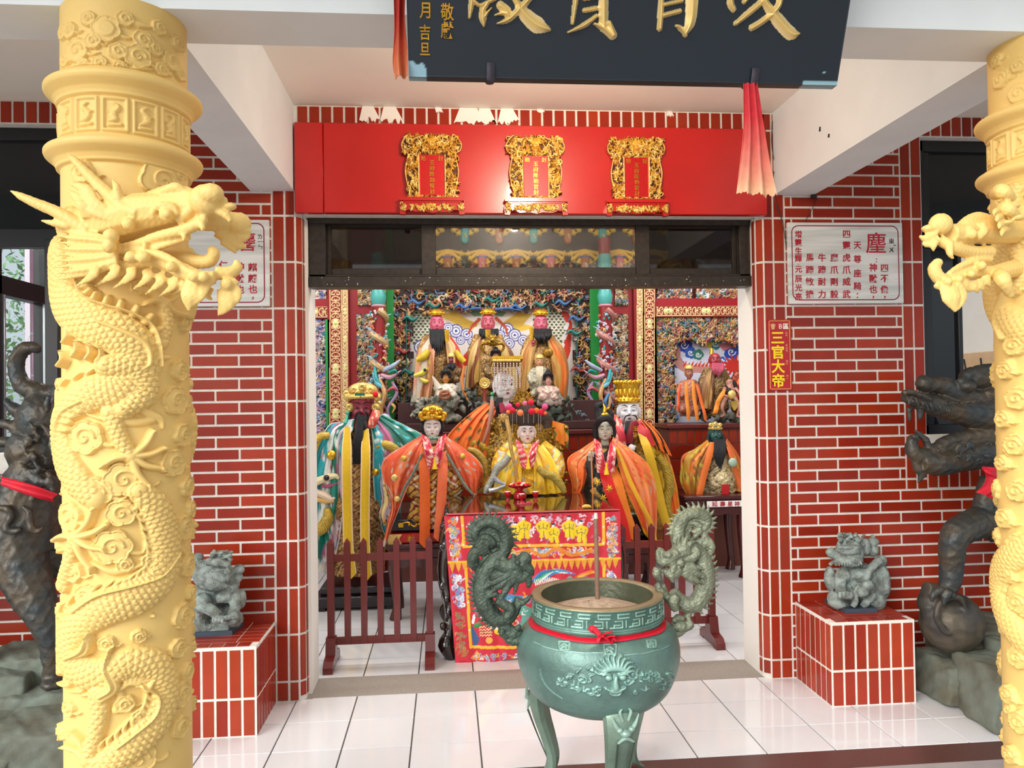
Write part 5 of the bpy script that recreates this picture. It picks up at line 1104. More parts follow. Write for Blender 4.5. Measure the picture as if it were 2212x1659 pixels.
for k, (x, h) in enumerate(((1255, 8), (1262, 6), (1272, 14), (1275, 12), (1279, 11), (1283, 7), (1320, 8), (1297, 6))):
    mb = MB(); a = at(x, 1311, BY-.01*(k % 3)); mb.tube([a-V(0, 0, .02), a+V(0, 0, h*.0018)], .0011, 6, smooth=False); o = mb.build('incense_stub', mat('burnt stick stub', '5a2c28', .8), None, tuple(a)); setp(o, 'thin burnt incense stub standing in ash beside the thick stick', 'incense', 'burnt incense stubs')
# ================================================================ stone lions and bronze beasts
def sculpt(parent, name, M_, fn, Y0, q, parts, voxel, dents=(), bump=.0015, freq=120, smooth=1, scales=0., paint=None):
    mb = MB()
    for kind, pts, w, dy in parts:
        dy = np.array(dy, float)*np.ones(len(pts)); P = [at(*fn(*p), Y0-d_) for p, d_ in zip(pts, dy)]; w = np.array(w, float)*q
        if kind == 't': mb.tube(P, w*np.ones(len(P)), 12)
        else: mb.ell(P[0], w*np.ones(3), nu=18, nv=12)
    D = [(at(*fn(x, y), Y0-dy), r*q, dp) for x, y, dy, r, dp in dents]
    def disp(co, no):
        h = bump*np.sin(co[:, 0]*freq+2*np.sin(co[:, 2]*freq*.7))*np.sin(co[:, 2]*freq*1.1+np.sin(co[:, 1]*freq))
        if scales:
            row = co[:, 2]*scales; c = co[:, 0]*scales*.8+co[:, 1]*scales*.4+.5*(np.floor(row) % 2); f1 = row-np.floor(row); f2 = (c-np.floor(c)-.5)*2; r_ = np.hypot(f2, 1-f1); h = h+.004*np.where(r_ < 1, r_**2, .1)
        for p, r, dp in D:
            d2 = ((co-p)**2).sum(1); h = h-dp*np.exp(-d2/(r*r))
        return h
    return fuse(mb, name, voxel, M_, parent, smooth=smooth, disp=disp, paint=paint)
STONE = mat('grey green carved stone', '93a09c', .75, noise=.3, nscale=26, dark='666c66', bump=.6, bscale=140)
SLATE = mat('dark slate base', '3c4a58', .5, noise=.15)
def lion(label, fn, Y0, q, parts, dents, slab, x0, x1, toes):
    t = thing('stone_lion', label, 'statue', ((x0+x1)/2, Y0, .402), 'small grey stone lions')
    sculpt(t, 'lion_body', STONE, fn, Y0, q, parts, .0035, dents)
    mb = MB(); mb.prism(slab, .4025, .424, M=Matrix(((1, 0, 0, 0), (0, 0, 1, 0), (0, 1, 0, 0), (0, 0, 0, 1)))); mb.build('slate_base', SLATE, t)
    return t
rg = np.random.default_rng(11)
fR_ = lambda x, y: (1740+x/6.9125, 1120+y/6.9125)
LR = [('e', [(770, 930)], [330, 250, 300], 0), ('e', [(740, 980)], [370, 180, 330], -.02), ('e', [(620, 1000)], [200, 110, 200], .05), ('e', [(1060, 1000)], [170, 120, 260], .01), ('e', [(660, 500)], [215, 200, 215], .03), ('e', [(650, 610)], [205, 190, 110], .05), ('e', [(640, 480)], [170, 120, 70], .085), ('e', [(650, 430)], [180, 120, 40], .085), ('e', [(390, 520)], [75, 60, 85], .02), ('t', [(440, 560), (360, 500), (330, 470)], [50, 60, 40], .02),
    ('e', [(370, 900)], [85, 120, 190], .0), ('e', [(1150, 950)], [110, 140, 270], .0), ('e', [(1130, 640)], [85, 90, 100], .0), ('e', [(1000, 350)], [100, 80, 75], .0), ('t', [(1000, 280), (1030, 260)], [40, 30], .0), ('e', [(1010, 480)], [90, 90, 90], .0), ('e', [(880, 420)], [90, 120, 140], .0),
    ('t', [(1100, 640), (1000, 720), (920, 840), (900, 960)], [70, 62, 55, 50], [.03, .06, .08, .09]), ('t', [(560, 800), (520, 950), (530, 1080)], [95, 85, 80], [.06, .08, .08]), ('e', [(600, 1150)], [120, 110, 60], .10), ('t', [(720, 820), (700, 950), (640, 1100)], [60, 50, 60], .06),
    ('e', [(930, 1010)], [90, 80, 90], .11), ('e', [(850, 1090)], [95, 80, 85], .12), ('t', [(800, 1000), (740, 1100), (740, 1250), (700, 1320)], [50, 50, 45, 40], .10), ('e', [(1060, 1230)], [150, 110, 150], .03), ('t', [(850, 1320), (950, 1200), (1030, 1130)], [50, 70, 50], .07), ('e', [(500, 1260)], [170, 140, 90], .03), ('e', [(430, 1180)], [110, 90, 100], .02), ('t', [(450, 1330), (700, 1350), (1000, 1330)], [60, 60, 60], .02), ('t', [(360, 700), (420, 650), (470, 690)], [28, 30, 28], .03), ('e', [(800, 850)], [200, 150, 120], .05), ('e', [(560, 850)], [110, 90, 90], .08)]
for k in range(60):
    LR.append(('e', [(rg.uniform(490, 870), rg.uniform(225, 400))], [30, 26, 26], rg.uniform(.04, .085)))
for k in range(9): LR.append(('t', [(500+k*42, 640+6*abs(k-4)), (505+k*42, 720)], [14, 8], .105))
for k in range(4): LR.append(('t', [(520+k*55, 1090), (520+k*55, 1150), (510+k*55, 1190)], [24, 28, 22], .125))
dR = [(600, 515, .115, 60, .03), (690, 500, .115, 45, .022), (545, 530, .11, 40, .02), (660, 1000, .07, 70, .05), (1010, 900, .05, 60, .04), (560, 430, .12, 30, .008), (740, 430, .12, 30, .008), (940, 1100, .10, 26, .01)]
bpx = [at(x, y, -.2) for x, y in ((1783, 1305), (1898, 1324))]
lion('small grey stone lion on right tiled plinth, head tilted up, cub at shoulder', fR_, -.155, .00033, LR, dR, [(1.94, -.055), (1.944, -.255), (2.105, -.262), (2.11, -.055)], 1.94, 2.11, 0)
fL_ = lambda x, y: (400+x/6.6375, 1150+y/6.6375)
LL = [('e', [(400, 600)], [270, 220, 230], .03), ('e', [(450, 1050)], [330, 200, 380], -.02), ('e', [(520, 1250)], [300, 160, 180], .0), ('e', [(460, 650)], [240, 180, 170], .07), ('t', [(300, 430), (480, 430), (640, 470)], [50, 55, 40], .12), ('e', [(520, 350)], [140, 120, 90], .04), ('e', [(770, 530)], [75, 70, 70], .06), ('t', [(740, 520), (810, 500), (855, 480)], [35, 25, 8], .06), ('e', [(750, 640)], [70, 70, 80], .05), ('e', [(180, 380)], [70, 70, 90], .0), ('t', [(170, 350), (210, 330), (250, 370)], [30, 40, 30], .02),
    ('t', [(370, 560), (500, 540), (600, 530)], [30, 24, 20], .17), ('e', [(600, 570)], [50, 40, 40], .13), ('e', [(300, 1050)], [260, 240, 330], .0), ('e', [(250, 1000)], [120, 100, 130], .08), ('t', [(200, 1050), (350, 1100), (480, 1200)], [85, 80, 65], [.08, .11, .12]), ('t', [(640, 850), (700, 950), (700, 1080), (660, 1200)], [110, 100, 90, 80], [.0, .03, .05, .06]), ('e', [(690, 1230)], [110, 100, 90], .09), ('e', [(480, 1250)], [90, 80, 55], .13), ('e', [(800, 950)], [70, 80, 140], .0), ('e', [(560, 950)], [120, 90, 100], .05), ('t', [(150, 1400), (400, 1400), (640, 1380)], [70, 70, 60], .04), ('e', [(300, 1300)], [200, 150, 130], .03), ('e', [(640, 760)], [130, 130, 130], .03)]
for k in range(46): LL.append(('e', [(rg.uniform(370, 670), rg.uniform(270, 420))], [28, 26, 24], rg.uniform(.05, .09)))
for k in range(10): LL.append(('t', [(330+k*38, 640+k*14), (380+k*34, 680+k*14), (400+k*30, 740+k*14)], [10, 13, 5], .175-k*.007))
for k in range(4): LL.append(('t', [(590+k*50, 1190-k*8), (600+k*50, 1260-k*8)], [22, 20], .13)); LL.append(('t', [(400+k*45, 1210+k*10), (400+k*45, 1270+k*10)], [18, 15], .16))
dL = [(450, 555, .19, 70, .025), (620, 590, .15, 55, .03), (560, 1060, .05, 60, .06), (380, 1230, .06, 90, .05), (750, 720, .08, 30, .02)]
lion('small grey stone lion beside left dragon column, mouth open, on tiled plinth', fL_, -.145, .000345, LL, dL, [(-1.20, -.06), (-1.20, -.225), (-1.015, -.215), (-1.0, -.06)], -1.20, -1.0, 0)

BEAST = mat('dark weathered bronze', '3a4042', .45, metal=.35, noise=.3, nscale=9, dark='544a3c', bump=.3, bscale=45)
ROCK = mat('grey green rough stone', '707a70', .85, noise=.35, nscale=5, dark='5c5a4c', bump=.6, bscale=22)
def rocks(t, boxes, seed):
    rg = np.random.default_rng(seed)
    for (x0, x1, y0, y1, z0, z1, a) in boxes:
        mb = MB(); pts = []
        for x in (x0, (x0+x1)/2, x1):
            for y in (y0, (y0+y1)/2, y1):
                for z in (z0, (z0+z1)/2, z1):
                    pts.append((x+rg.uniform(-a, a), y+rg.uniform(-a, a), max(.003, z+rg.uniform(-a, a)*.6)))
        bm = bmesh.new(); [bm.verts.new(p) for p in pts]; r = bmesh.ops.convex_hull(bm, input=bm.verts); bmesh.ops.delete(bm, geom=[v for v in bm.verts if not v.link_faces], context='VERTS'); bm.verts.index_update()
        mb.add([tuple(v.co) for v in bm.verts], [tuple(v.index for v in f.verts) for f in bm.faces]); bm.free()
        def disp(co, no): return .006*np.sin(co[:, 0]*31+co[:, 2]*40)*np.sin(co[:, 1]*37+co[:, 2]*23)+.003*np.sin(co[:, 0]*90)*np.sin(co[:, 2]*80+co[:, 1]*70)
        fuse(mb, 'rock', .012, ROCK, t, smooth=2, disp=disp)
fB = lambda x, y: (1920+x/3.318, 760+y/3.318); qb = .00064
tB = thing('bronze_beast', 'dark bronze beast with gaping jaws beside the right dragon column', 'statue', (2.75, -.35, 0), 'bronze mythical beasts')
PB = [('t', [(110, 310), (200, 345), (340, 385), (500, 420), (650, 450), (820, 450), (980, 430)], [40, 62, 80, 100, 118, 138, 150], 0), ('e', [(250, 225)], [55, 60, 60], .02), ('t', [(260, 240), (380, 240), (480, 290), (600, 340), (760, 350)], [50, 62, 80, 92, 100], .01), ('e', [(640, 185)], [140, 110, 86], .02), ('e', [(560, 245)], [62, 60, 48], .06), ('t', [(500, 230), (600, 150), (760, 130), (860, 160)], [26, 42, 48, 50], .05), ('e', [(735, 305)], [62, 50, 55], .05),
    ('t', [(148, 400), (148, 460), (150, 505)], [22, 16, 3], [.0, .0, 0]), ('t', [(222, 410), (225, 460), (218, 505)], [24, 17, 3], [.03, .03, .03]), ('t', [(100, 300), (140, 285), (200, 300), (250, 320), (310, 345)], [18, 22, 20, 18, 16], .05),
    ('t', [(175, 600), (165, 680), (200, 740), (300, 730), (400, 660), (520, 620), (700, 600), (900, 600)], [26, 48, 60, 56, 52, 58, 74, 100], .0), ('t', [(230, 790), (360, 790), (520, 750), (700, 720), (900, 720)], [76, 104, 112, 120, 140], .0), ('t', [(180, 560), (220, 590), (270, 640), (280, 700)], [8, 18, 24, 26], .0), ('t', [(190, 740), (210, 830), (235, 880), (205, 940)], [34, 36, 26, 4], .0), ('t', [(170, 620), (190, 600), (215, 640)], [12, 14, 10], .03),
    ('t', [(980, 430), (1020, 600), (980, 760), (930, 900), (900, 1080), (920, 1250)], [150, 190, 190, 200, 230, 250], 0), ('t', [(720, 900), (700, 1020), (690, 1110), (720, 1200), (800, 1280)], [60, 75, 85, 100, 120], .02), ('t', [(760, 1180), (600, 1240), (490, 1300), (455, 1400), (450, 1520), (440, 1640), (420, 1700)], [125, 112, 104, 92, 82, 74, 64], [.0, .05, .08, .08, .07, .07, .07]),
    ('e', [(400, 1730)], [70, 90, 34], .10), ('t', [(380, 1700), (320, 1740), (310, 1790)], [26, 24, 10], .14), ('t', [(430, 1710), (400, 1770), (400, 1820)], [26, 24, 8], .15), ('t', [(930, 1300), (960, 1600), (940, 1850), (900, 2120)], [150, 90, 75, 70], -.05), ('t', [(900, 1150), (1150, 1110), (1400, 1130), (1560, 1250)], [250, 250, 250, 210], -.02), ('t', [(1480, 1150), (1560, 1450), (1640, 1700), (1560, 1900), (1560, 2140)], [210, 160, 95, 70, 80], .04), ('t', [(1480, 1150), (1600, 1450), (1700, 1700), (1620, 1900), (1620, 2140)], [200, 150, 95, 70, 80], -.22), ('t', [(1560, 1100), (1720, 950), (1700, 760), (1800, 640)], [90, 70, 60, 20], -.05)]
for k in range(11): PB.append(('t', [(120+k*34, 300+k*9), (140+k*34, 350+k*9), (150+k*34, 400+k*7)], [5, 9, 4], .075+.004*k))
for k in range(16):
    x = rg.uniform(330, 720); y = rg.uniform(700, 830)-(x-330)*.12; PB.append(('t', [(x, y), (x+25, y-24), (x+50, y-6), (x+34, y+12)], [7, 11, 9, 4], .115))
for k in range(9):
    x = 400+k*40; PB.append(('t', [(x, 390-k*4), (x+22, 365-k*4), (x+44, 385-k*4)], [6, 9, 4], .085+.006*k))
sculpt(tB, 'beast_body', BEAST, fB, -.38, qb, PB, .0068, [(270, 235, .1, 18, .012), (310, 280, .1, 34, .02), (240, 250, .09, 20, .012)], .0015, 70, smooth=2, scales=28)
PQ = [('e', [(450, 1940)], [232, 210, 225], 0), ('e', [(330, 1800)], [130, 120, 110], -.02)]
sculpt(tB, 'ball', mat('brown weathered bronze', '5d5446', .5, metal=.3, noise=.3, dark='3c3a38', nscale=9, bump=.2, bscale=40), fB, -.38, qb, PQ+[('t', [(560, 1860), (500, 1760), (380, 1790), (340, 1900), (420, 2010), (520, 1960), (480, 1880)], [14, 20, 24, 24, 22, 18, 8], .105), ('t', [(260, 1700), (330, 1720), (420, 1700)], [60, 70, 50], .0), ('t', [(290, 1800), (320, 1900), (360, 2050)], [70, 90, 80], .0)], .007, (), .002, 50)
rocks(tB, [(2.36, 2.62, -.74, -.42, 0, .26, .03), (2.33, 2.56, -.48, -.18, 0, .20, .03), (2.58, 2.95, -.7, -.38, 0, .30, .04), (2.5, 3.2, -.4, -.06, 0, .32, .03), (2.9, 3.4, -.72, -.3, .0, .22, .03)], 3)
t = thing('red_ribbon', 'bright red cloth tied round the throat of the right bronze beast', 'ribbon', tuple(at(2130, 1040, -.62)), 'red ribbons')
o = cloth('ribbon_tail', None, None or [at(2122, 1008, -.64), at(2132, 1030, -.64), at(2126, 1050, -.645), at(2112, 1064, -.64)], [at(2165, 1010, -.62), at(2170, 1040, -.62), at(2166, 1064, -.63), at(2148, 1078, -.64)], 0, ['e0102e', 'e8143a'], 1.5, thick=.003, m=RIB, parent=t, nu=14)
mb = MB(); mb.tube([at(2124, 1010, -.62), at(2136, 1020, -.64), at(2160, 1028, -.62), at(2230, 1040, -.55)], [.012, .016, .014, .012], 8, flat=.6); mb.build('band', RIB, t)
# left beast
fE = lambda x, y: (x/5.53, 700+y/5.53); qe = .00039
tE = thing('bronze_beast', 'dark bronze horned beast mostly hidden behind the left dragon column', 'statue', (-2.0, -.35, 0), 'bronze mythical beasts')
PE = [('t', [(425, 300), (370, 275), (310, 290), (235, 350), (195, 460), (205, 600), (280, 720), (400, 800), (560, 850), (720, 900)], [52, 66, 74, 80, 82, 84, 90, 110, 120, 130], 0), ('e', [(425, 290)], [62, 60, 62], .02),
    ('t', [(400, 1180), (240, 1060), (150, 1000), (90, 930), (72, 880)], [120, 80, 62, 40, 10], 0), ('t', [(330, 1300), (180, 1230), (60, 1190), (-60, 1180)], [110, 70, 48, 30], .02), ('t', [(300, 1450), (120, 1420), (-80, 1400)], [110, 70, 40], .0), ('t', [(300, 800), (200, 760), (150, 700)], [60, 40, 20], 0),
    ('e', [(520, 1150)], [270, 260, 330], 0), ('e', [(450, 1500)], [330, 280, 280], 0), ('t', [(600, 860), (560, 960), (580, 1060)], [30, 34, 20], .12), ('t', [(680, 860), (640, 900), (660, 1000)], [24, 30, 20], .14), ('t', [(520, 1700), (380, 2000), (330, 2350), (330, 2700)], [300, 330, 360, 300], 0), ('t', [(560, 2300), (600, 2700), (560, 3000)], [300, 260, 160], -.1),
    ('t', [(180, 2500), (260, 2900), (400, 3250), (540, 3550), (620, 3850), (640, 4100), (620, 4260)], [300, 270, 220, 165, 125, 100, 95], [.02, .05, .08, .1, .1, .1, .1]), ('t', [(-300, 2500), (-400, 3000), (-350, 3600), (-300, 4200)], [300, 240, 150, 110], -.05), ('e', [(640, 4290)], [130, 150, 60], .12), ('t', [(-400, 2000), (-900, 2100), (-1300, 2600), (-1300, 3400), (-1250, 4200)], [380, 380, 260, 150, 100], -.05), ('t', [(720, 900), (900, 800), (1080, 860), (1150, 960)], [170, 190, 150, 90], 0),
    ('t', [(-60, 2200), (80, 2200), (130, 2300), (60, 2420), (140, 2480), (260, 2450)], [24, 34, 34, 30, 34, 26], .15), ('t', [(260, 2180), (350, 2260), (360, 2400), (440, 2480), (520, 2420)], [20, 34, 36, 30, 12], .15)]
for k in range(26):
    x = rg.uniform(260, 620); y = rg.uniform(1150, 2150); PE.append(('t', [(x, y), (x+50, y+60), (x+20, y+140)], [18, 26, 5], .12))
sculpt(tE, 'beast_body', BEAST, fE, -.36, qe, PE, .0075, [], .002, 60, smooth=2, scales=26)
rocks(tE, [(-2.7, -2.1, -.74, -.4, 0, .17, .03), (-2.15, -1.75, -.72, -.36, 0, .19, .04), (-1.85, -1.40, -.72, -.40, 0, .20, .035), (-2.4, -1.85, -.42, -.08, 0, .32, .04), (-1.95, -1.42, -.45, -.1, 0, .25, .04), (-2.1, -1.7, -.3, -.04, .1, .36, .03)], 8)
t = thing('red_ribbon', 'bright red ribbon round the neck of the left bronze beast', 'ribbon', tuple(at(60, 1050, -.52)), 'red ribbons')
cloth('band', None, [at(2, 1030, -.50), at(40, 1040, -.53), at(80, 1052, -.53), at(122, 1068, -.50)], [at(4, 1048, -.50), at(40, 1062, -.53), at(80, 1076, -.53), at(112, 1084, -.50)], 0, ['e0102e', 'e8143a'], 1, thick=.004, m=RIB, parent=t, nu=12)
# ================================================================ carved altar screens at the back of the hall
CARV = mat('polychrome gilt carving', None, .45, metal=.1, noise=.15, nscale=60)
FLATP = mat('painted flat panel', None, .5)
YS = 3.05
def P3(x, y, Y=YS): return at(x, y, Y)
class PxRelief(Relief):
    """relief canvas addressed by measured points on the plane Y"""
    def __init__(s, px0, py0, px1, py1, Y, res, base):
        a, b = at(px0, py1, Y), at(px1, py0, Y); s.Y = Y; s.o = V(a[0], Y, a[2]); super().__init__(b[0]-a[0], b[2]-a[2], res, base); s.k = (Y-CAM[1])/F
    def m(s, x, y): p = at(x, y, s.Y); return (p[0]-s.o[0], p[2]-s.o[2])
    def S(s, pts, w, h=.001, col='ffffff', **k): w = np.array(w, float)*np.ones(len(pts)) if np.ndim(w) else np.full(len(pts), float(w)); s.stroke([s.m(*p) for p in pts], w*s.k, h, col, **k)
    def Pg(s, pts, col, h=0, mode='paint'): s.poly([s.m(*p) for p in pts], h, col, mode)
    def out(s, name, mats, parent, cut=False, depth=.02):
        f = slab_cut if cut else None
        if cut: return slab_cut(s, name, s.o, V(1, 0, 0), V(0, 0, 1), V(0, -1, 0), mats, parent, depth=depth)
        return s.slab(name, s.o, V(1, 0, 0), V(0, 0, 1), V(0, -1, 0), mats, parent, depth=depth)
PAL_C = ['c89a58', 'b07a48', 'd8b888', 'a85048', '4a8a80', '6a86b0', 'd0a070', '8a4a58', 'e0cba8', '3f7468', 'c0a040', 'b86a50']
PAL_L = ['9cb8dc', 'c8a8d0', 'e8dcd8', '2fa5ae', 'd8a878', 'b08ac0', 'f0e8e8', '6a8ad0', 'd89aa0', 'c8b090', 'e4c8a0']
def scroll_strip(R, x0, y0, x1, y1, col='e6c890', base='8c1412', vert=True, step=24):
    R.Pg([(x0, y0), (x1, y0), (x1, y1), (x0, y1)], base)
    cx = (x0+x1)/2; cy = (y0+y1)/2; hw = (x1-x0)/2 if vert else (y1-y0)/2
    for e in (-1, 1): R.S([(cx+e*hw*.93, y0), (cx+e*hw*.93, y1)] if vert else [(x0, cy+e*hw*.93), (x1, cy+e*hw*.93)], 1.0, .003, col, smooth=False)
    a, b = (y0, y1) if vert else (x0, x1); n = int((b-a)/step); f = (lambda s, t: (cx+s, t)) if vert else (lambda s, t: (t, cy+s))
    for k in range(n):
        t = a+(b-a)*(k+.5)/n; q = (b-a)/n
        for e in (-1, 1):
            R.S([f(0, t-q*.5), f(e*hw*.55, t-q*.36), f(e*hw*.62, t-q*.14), f(e*hw*.2, t-q*.1), f(e*hw*.25, t-q*.25)], [.8, 1.1, 1.1, .9, .6], .003, col, n=4)
            R.S([f(0, t), f(e*hw*.55, t+q*.14), f(e*hw*.62, t+q*.36), f(e*hw*.2, t+q*.38), f(e*hw*.25, t+q*.25)], [.8, 1.1, 1.1, .9, .6], .003, col, n=4)
        if k % 4 == 1: R.S([f(0, t-5), f(0, t+5)], [hw*.45, hw*.45], .006, 'f0e0a0', smooth=False); R.S([f(0, t), f(.1, t)], hw*.28, .008, 'a8b860', smooth=False)
        else: R.S([f(0, t-q*.12), f(0, t+q*.12)], 1.6, .004, col, smooth=False)
# central panel with the dragon mural behind
scr = thing('altar_screen', 'carved and gilded screen framing dragon mural behind three bearded gods', 'altar screen', tuple(P3(1063, 930)))
R = PxRelief(848, 470, 1282, 945, 3.12, .0044, 'ece4dc')     # mural, painted flat
def scales_area(R, pts_in, x0, x1, y0, y1, step, c1, c2):
    import itertools
    k = 0; y = y0
    while y < y1:
        x = x0+(step*.5 if k % 2 else 0)
        while x < x1:
            if pts_in(x, y): R.S([(x, y), (x+.1, y)], step*.56, .0, c2, mode='paint', smooth=False); R.S([(x, y+1), (x+.1, y+1)], step*.36, .0, c1, mode='paint', smooth=False); R.S([(x, y+2), (x+.1, y+2)], step*.14, .0, '8a2a20', mode='paint', smooth=False)
            x += step
        y += step*.62; k += 1
def P_(R, pts, col): R.Pg(pts, col)
P_(R, [(884, 720), (885, 690), (905, 672), (925, 668), (912, 680), (895, 700)], 'd83018')
scales_area(R, lambda x, y: ((x-925)/48)**2+((y-710)/42)**2 < 1 and x < 950, 890, 960, 676, 760, 9.5, '3a6448', 'e8e4d0')
scales_area(R, lambda x, y: ((x-1190)/40)**2+((y-708)/42)**2 < 1, 1140, 1232, 672, 756, 9.5, '3a6448', 'e8e4d0')
P_(R, [(1205, 668), (1228, 675), (1236, 700), (1232, 760), (1218, 800), (1205, 780), (1218, 740), (1226, 705), (1215, 680)], 'd8341c')
for x, y in ((1222, 722), (1216, 745), (1226, 700)): R.S([(x, y), (x-4, y+8)], [4, 5], 0, 'f4eeee', mode='paint', smooth=False)
P_(R, [(944, 680), (985, 672), (1010, 690), (1035, 700), (1020, 712), (985, 718), (960, 708), (985, 700)], 'e6c04a'); P_(R, [(1150, 680), (1120, 674), (1095, 690), (1080, 702), (1095, 712), (1130, 715), (1160, 706), (1130, 700)], 'e6c04a')
for k in range(7):
    R.S([(950+k*3, 678+k*4), (990, 684+k*4), (1030, 700+k)], .5, 0, 'b88820', mode='paint'); R.S([(1148-k*3, 678+k*4), (1115, 684+k*4), (1085, 700+k)], .5, 0, 'b88820', mode='paint')
for cx, cy, r in ((985, 715, 15), (1008, 722, 13), (968, 708, 11), (1095, 712, 15), (1112, 724, 14), (1080, 724, 11), (1100, 742, 12), (910, 750, 16), (1020, 738, 10), (1130, 735, 12), (995, 735, 10)):
    for q, c in ((1.0, '4a58a8'), (.82, 'f4f0f4'), (.62, '7a86c8'), (.44, 'f6f4f6'), (.2, '3c4aa0')): R.S([(cx, cy), (cx+.1, cy)], r*q, 0, c, mode='paint', smooth=False)
R.S([(1035, 690), (1020, 705), (1012, 720)], [4, 3, 2], 0, 'c8502a', mode='paint'); R.S([(1072, 688), (1090, 705), (1096, 722)], [4, 3, 2], 0, 'c8502a', mode='paint')
P_(R, [(1000, 770), (1020, 745), (1035, 740), (1030, 765), (1035, 790), (990, 790)], 'd83a20'); P_(R, [(1010, 672), (1060, 668), (1095, 674), (1085, 684), (1060, 680), (1025, 684)], '7fae90')
R.out('dragon_mural', FLATP, scr)
R = PxRelief(848, 470, 1282, 945, YS, .0042, '2a1210')
def inside_niche(x, y):
    hx = 178 if y > 700 else 178-((700-y)/30)**2*12
    return abs(x-1062) < hx+6*math.sin(y*.12) and y > 672+5*math.sin(x*.09)
def okc(u, v):
    p = proj((R.o[0]+u, R.Y, R.o[2]+v)); return not inside_niche(*p)
rgc = np.random.default_rng(3)
X, Z = np.meshgrid(R.x, R.y); pr = np.array([proj((R.o[0]+a, R.Y, R.o[2]+b)) for a, b in zip(X[::8, ::8].ravel(), Z[::8, ::8].ravel())]).reshape(X[::8, ::8].shape+(2,))
m = np.array([[inside_niche(*q) for q in row] for row in pr]); m = np.repeat(np.repeat(m, 8, 0), 8, 1)[:R.ny, :R.nx]; R.z[~m] = .003
curls(R, 3300, PAL_C, (.022, .05), (.010, .036), rng=rgc, inside=okc, col2='3a1c18')
for (x, y, c) in ((900, 655, '4a7ab0'), (935, 662, '2f7f74'), (1000, 664, '3a6aa8'), (1120, 666, '3a6aa8'), (1165, 660, '2f7f74'), (1215, 656, '4a7ab0'), (1060, 650, '2f7f74'), (888, 690, '2f8a80'), (1240, 720, '2f8a80'), (884, 805, '2f8a80'), (1245, 690, '4a7ab0'), (870, 760, 'b04840'), (1250, 800, 'b04840')):
    R.S([(x-18, y+3), (x-8, y-5), (x+4, y+2), (x+18, y-6)], [1, 4.5, 4.5, 1], .045, c)
R.S([(1000, 672), (1030, 667), (1062, 670), (1095, 667), (1125, 672)], [1, 4, 4, 4, 1], .045, '4468a0')
for y0, y1 in ((672, 930),):
    for sx in (-1, 1): R.S([(1062+sx*184, y) for y in range(y0, y1, 12)], 1.6, .03, '2f6b60')
R.out('carved_surround', CARV, scr, cut=True, depth=.03)
# frames: green edges, gilt strips, red lattice doors, side carvings
def flat_box(name, x0, x1, y0, y1, Y, th, m, parent):
    a, b = at(x0, y1, Y), at(x1, y0, Y); mb = MB(); mb.bbox(a[0], b[0], Y-th, Y+.02, a[2], b[2], .003); return mb.build(name, m, parent)
GRN = mat('green painted edge', '1f8a3a', .4); LRED = mat('dark red lacquer door', '9a0f1c', .4, noise=.1)
for (x0, x1) in ((839, 848), (1278, 1289)): flat_box('green_edge', x0, x1, 470, 945, 3.03, .03, GRN, scr)
for (x0, x1, st) in ((829, 838, 16), (1290, 1299, 16)):
    R = PxRelief(x0, 470, x1, 945, 3.02, .004, '8c1412'); scroll_strip(R, x0, 470, x1, 945, step=16, col='c89a50'); R.out('gilt_strip', CARV, scr, depth=.03)
def screen_side(label, sgn, strips, doorx, insets, panels, bands, greens):
    t = thing('altar_screen', label, 'altar screen', tuple(P3(doorx[0], 930)))
    flat_box('red_door', doorx[0], doorx[1], 470, 1100, 3.06, .02, LRED, t)
    for (x0, y0, x1, y1) in insets:
        R = PxRelief(x0, y0, x1, y1, 3.03, .0042, '160c0a'); R.z[:] = .002; curls(R, int((x1-x0)*(y1-y0)/14), PAL_C+['d8d0a0', 'e8e0d0'], (.02, .036), (.006, .022), rng=rgc, col2='201412'); R.out('carved_inset', CARV, t)
    for (x0, x1, st) in strips:
        R = PxRelief(x0, 470, x1, 1100, 3.0, .0042, '8c1412'); scroll_strip(R, x0, 470, x1, 1100, step=st); R.out('gilt_strip', CARV, t, depth=.05)
    for (x0, y0, x1, y1) in bands:
        flat_box('red_band', x0, x1, y0-16, y1+3, 3.03, .01, LRED, t); R = PxRelief(x0, y0, x1, y1, 3.01, .0042, '8c1412'); scroll_strip(R, x0, y0, x1, y1, vert=False, step=20); R.out('gilt_strip', CARV, t, depth=.02)
    for (x0, x1, y0, y1) in greens: flat_box('green_edge', x0, x1, y0, y1, 3.02, .02, GRN, t)
    for (x0, y0, x1, y1, pal, base, hole) in panels:
        R = PxRelief(x0, y0, x1, y1, 3.06, .0044, base); R.z[:] = .003
        ins = None
        if hole:
            hx0, hy0 = hole
            ins = lambda u, v, R=R: (lambda p: not (p[0] > hx0+6*math.sin(p[1]*.1) and p[1] > hy0+5*math.sin(p[0]*.1)))(proj((R.o[0]+u, R.Y, R.o[2]+v)))
            mx = R.m(hx0, hy0); R.z[:np.searchsorted(R.y, mx[1]), np.searchsorted(R.x, mx[0]):] = 0
        curls(R, int((x1-x0)*(y1-y0)/18), pal, (.02, .048), (.008, .034), rng=rgc, inside=ins, col2='2a1a20'); R.out('carved_panel', CARV, t, cut=True, depth=.02)
    return t
screen_side('carved screen left of the central altar with blue and lilac figures', -1, [(712, 738, 24), (740, 751, 15)], (748, 832), [(773, 624, 806, 660), (773, 678, 808, 940)],
    [(640, 620, 706, 652, PAL_L, 'c8c8d8', None), (640, 690, 708, 1120, PAL_L, '402838', None)], [(640, 662, 713, 686)], [(707, 713, 690, 1100)])
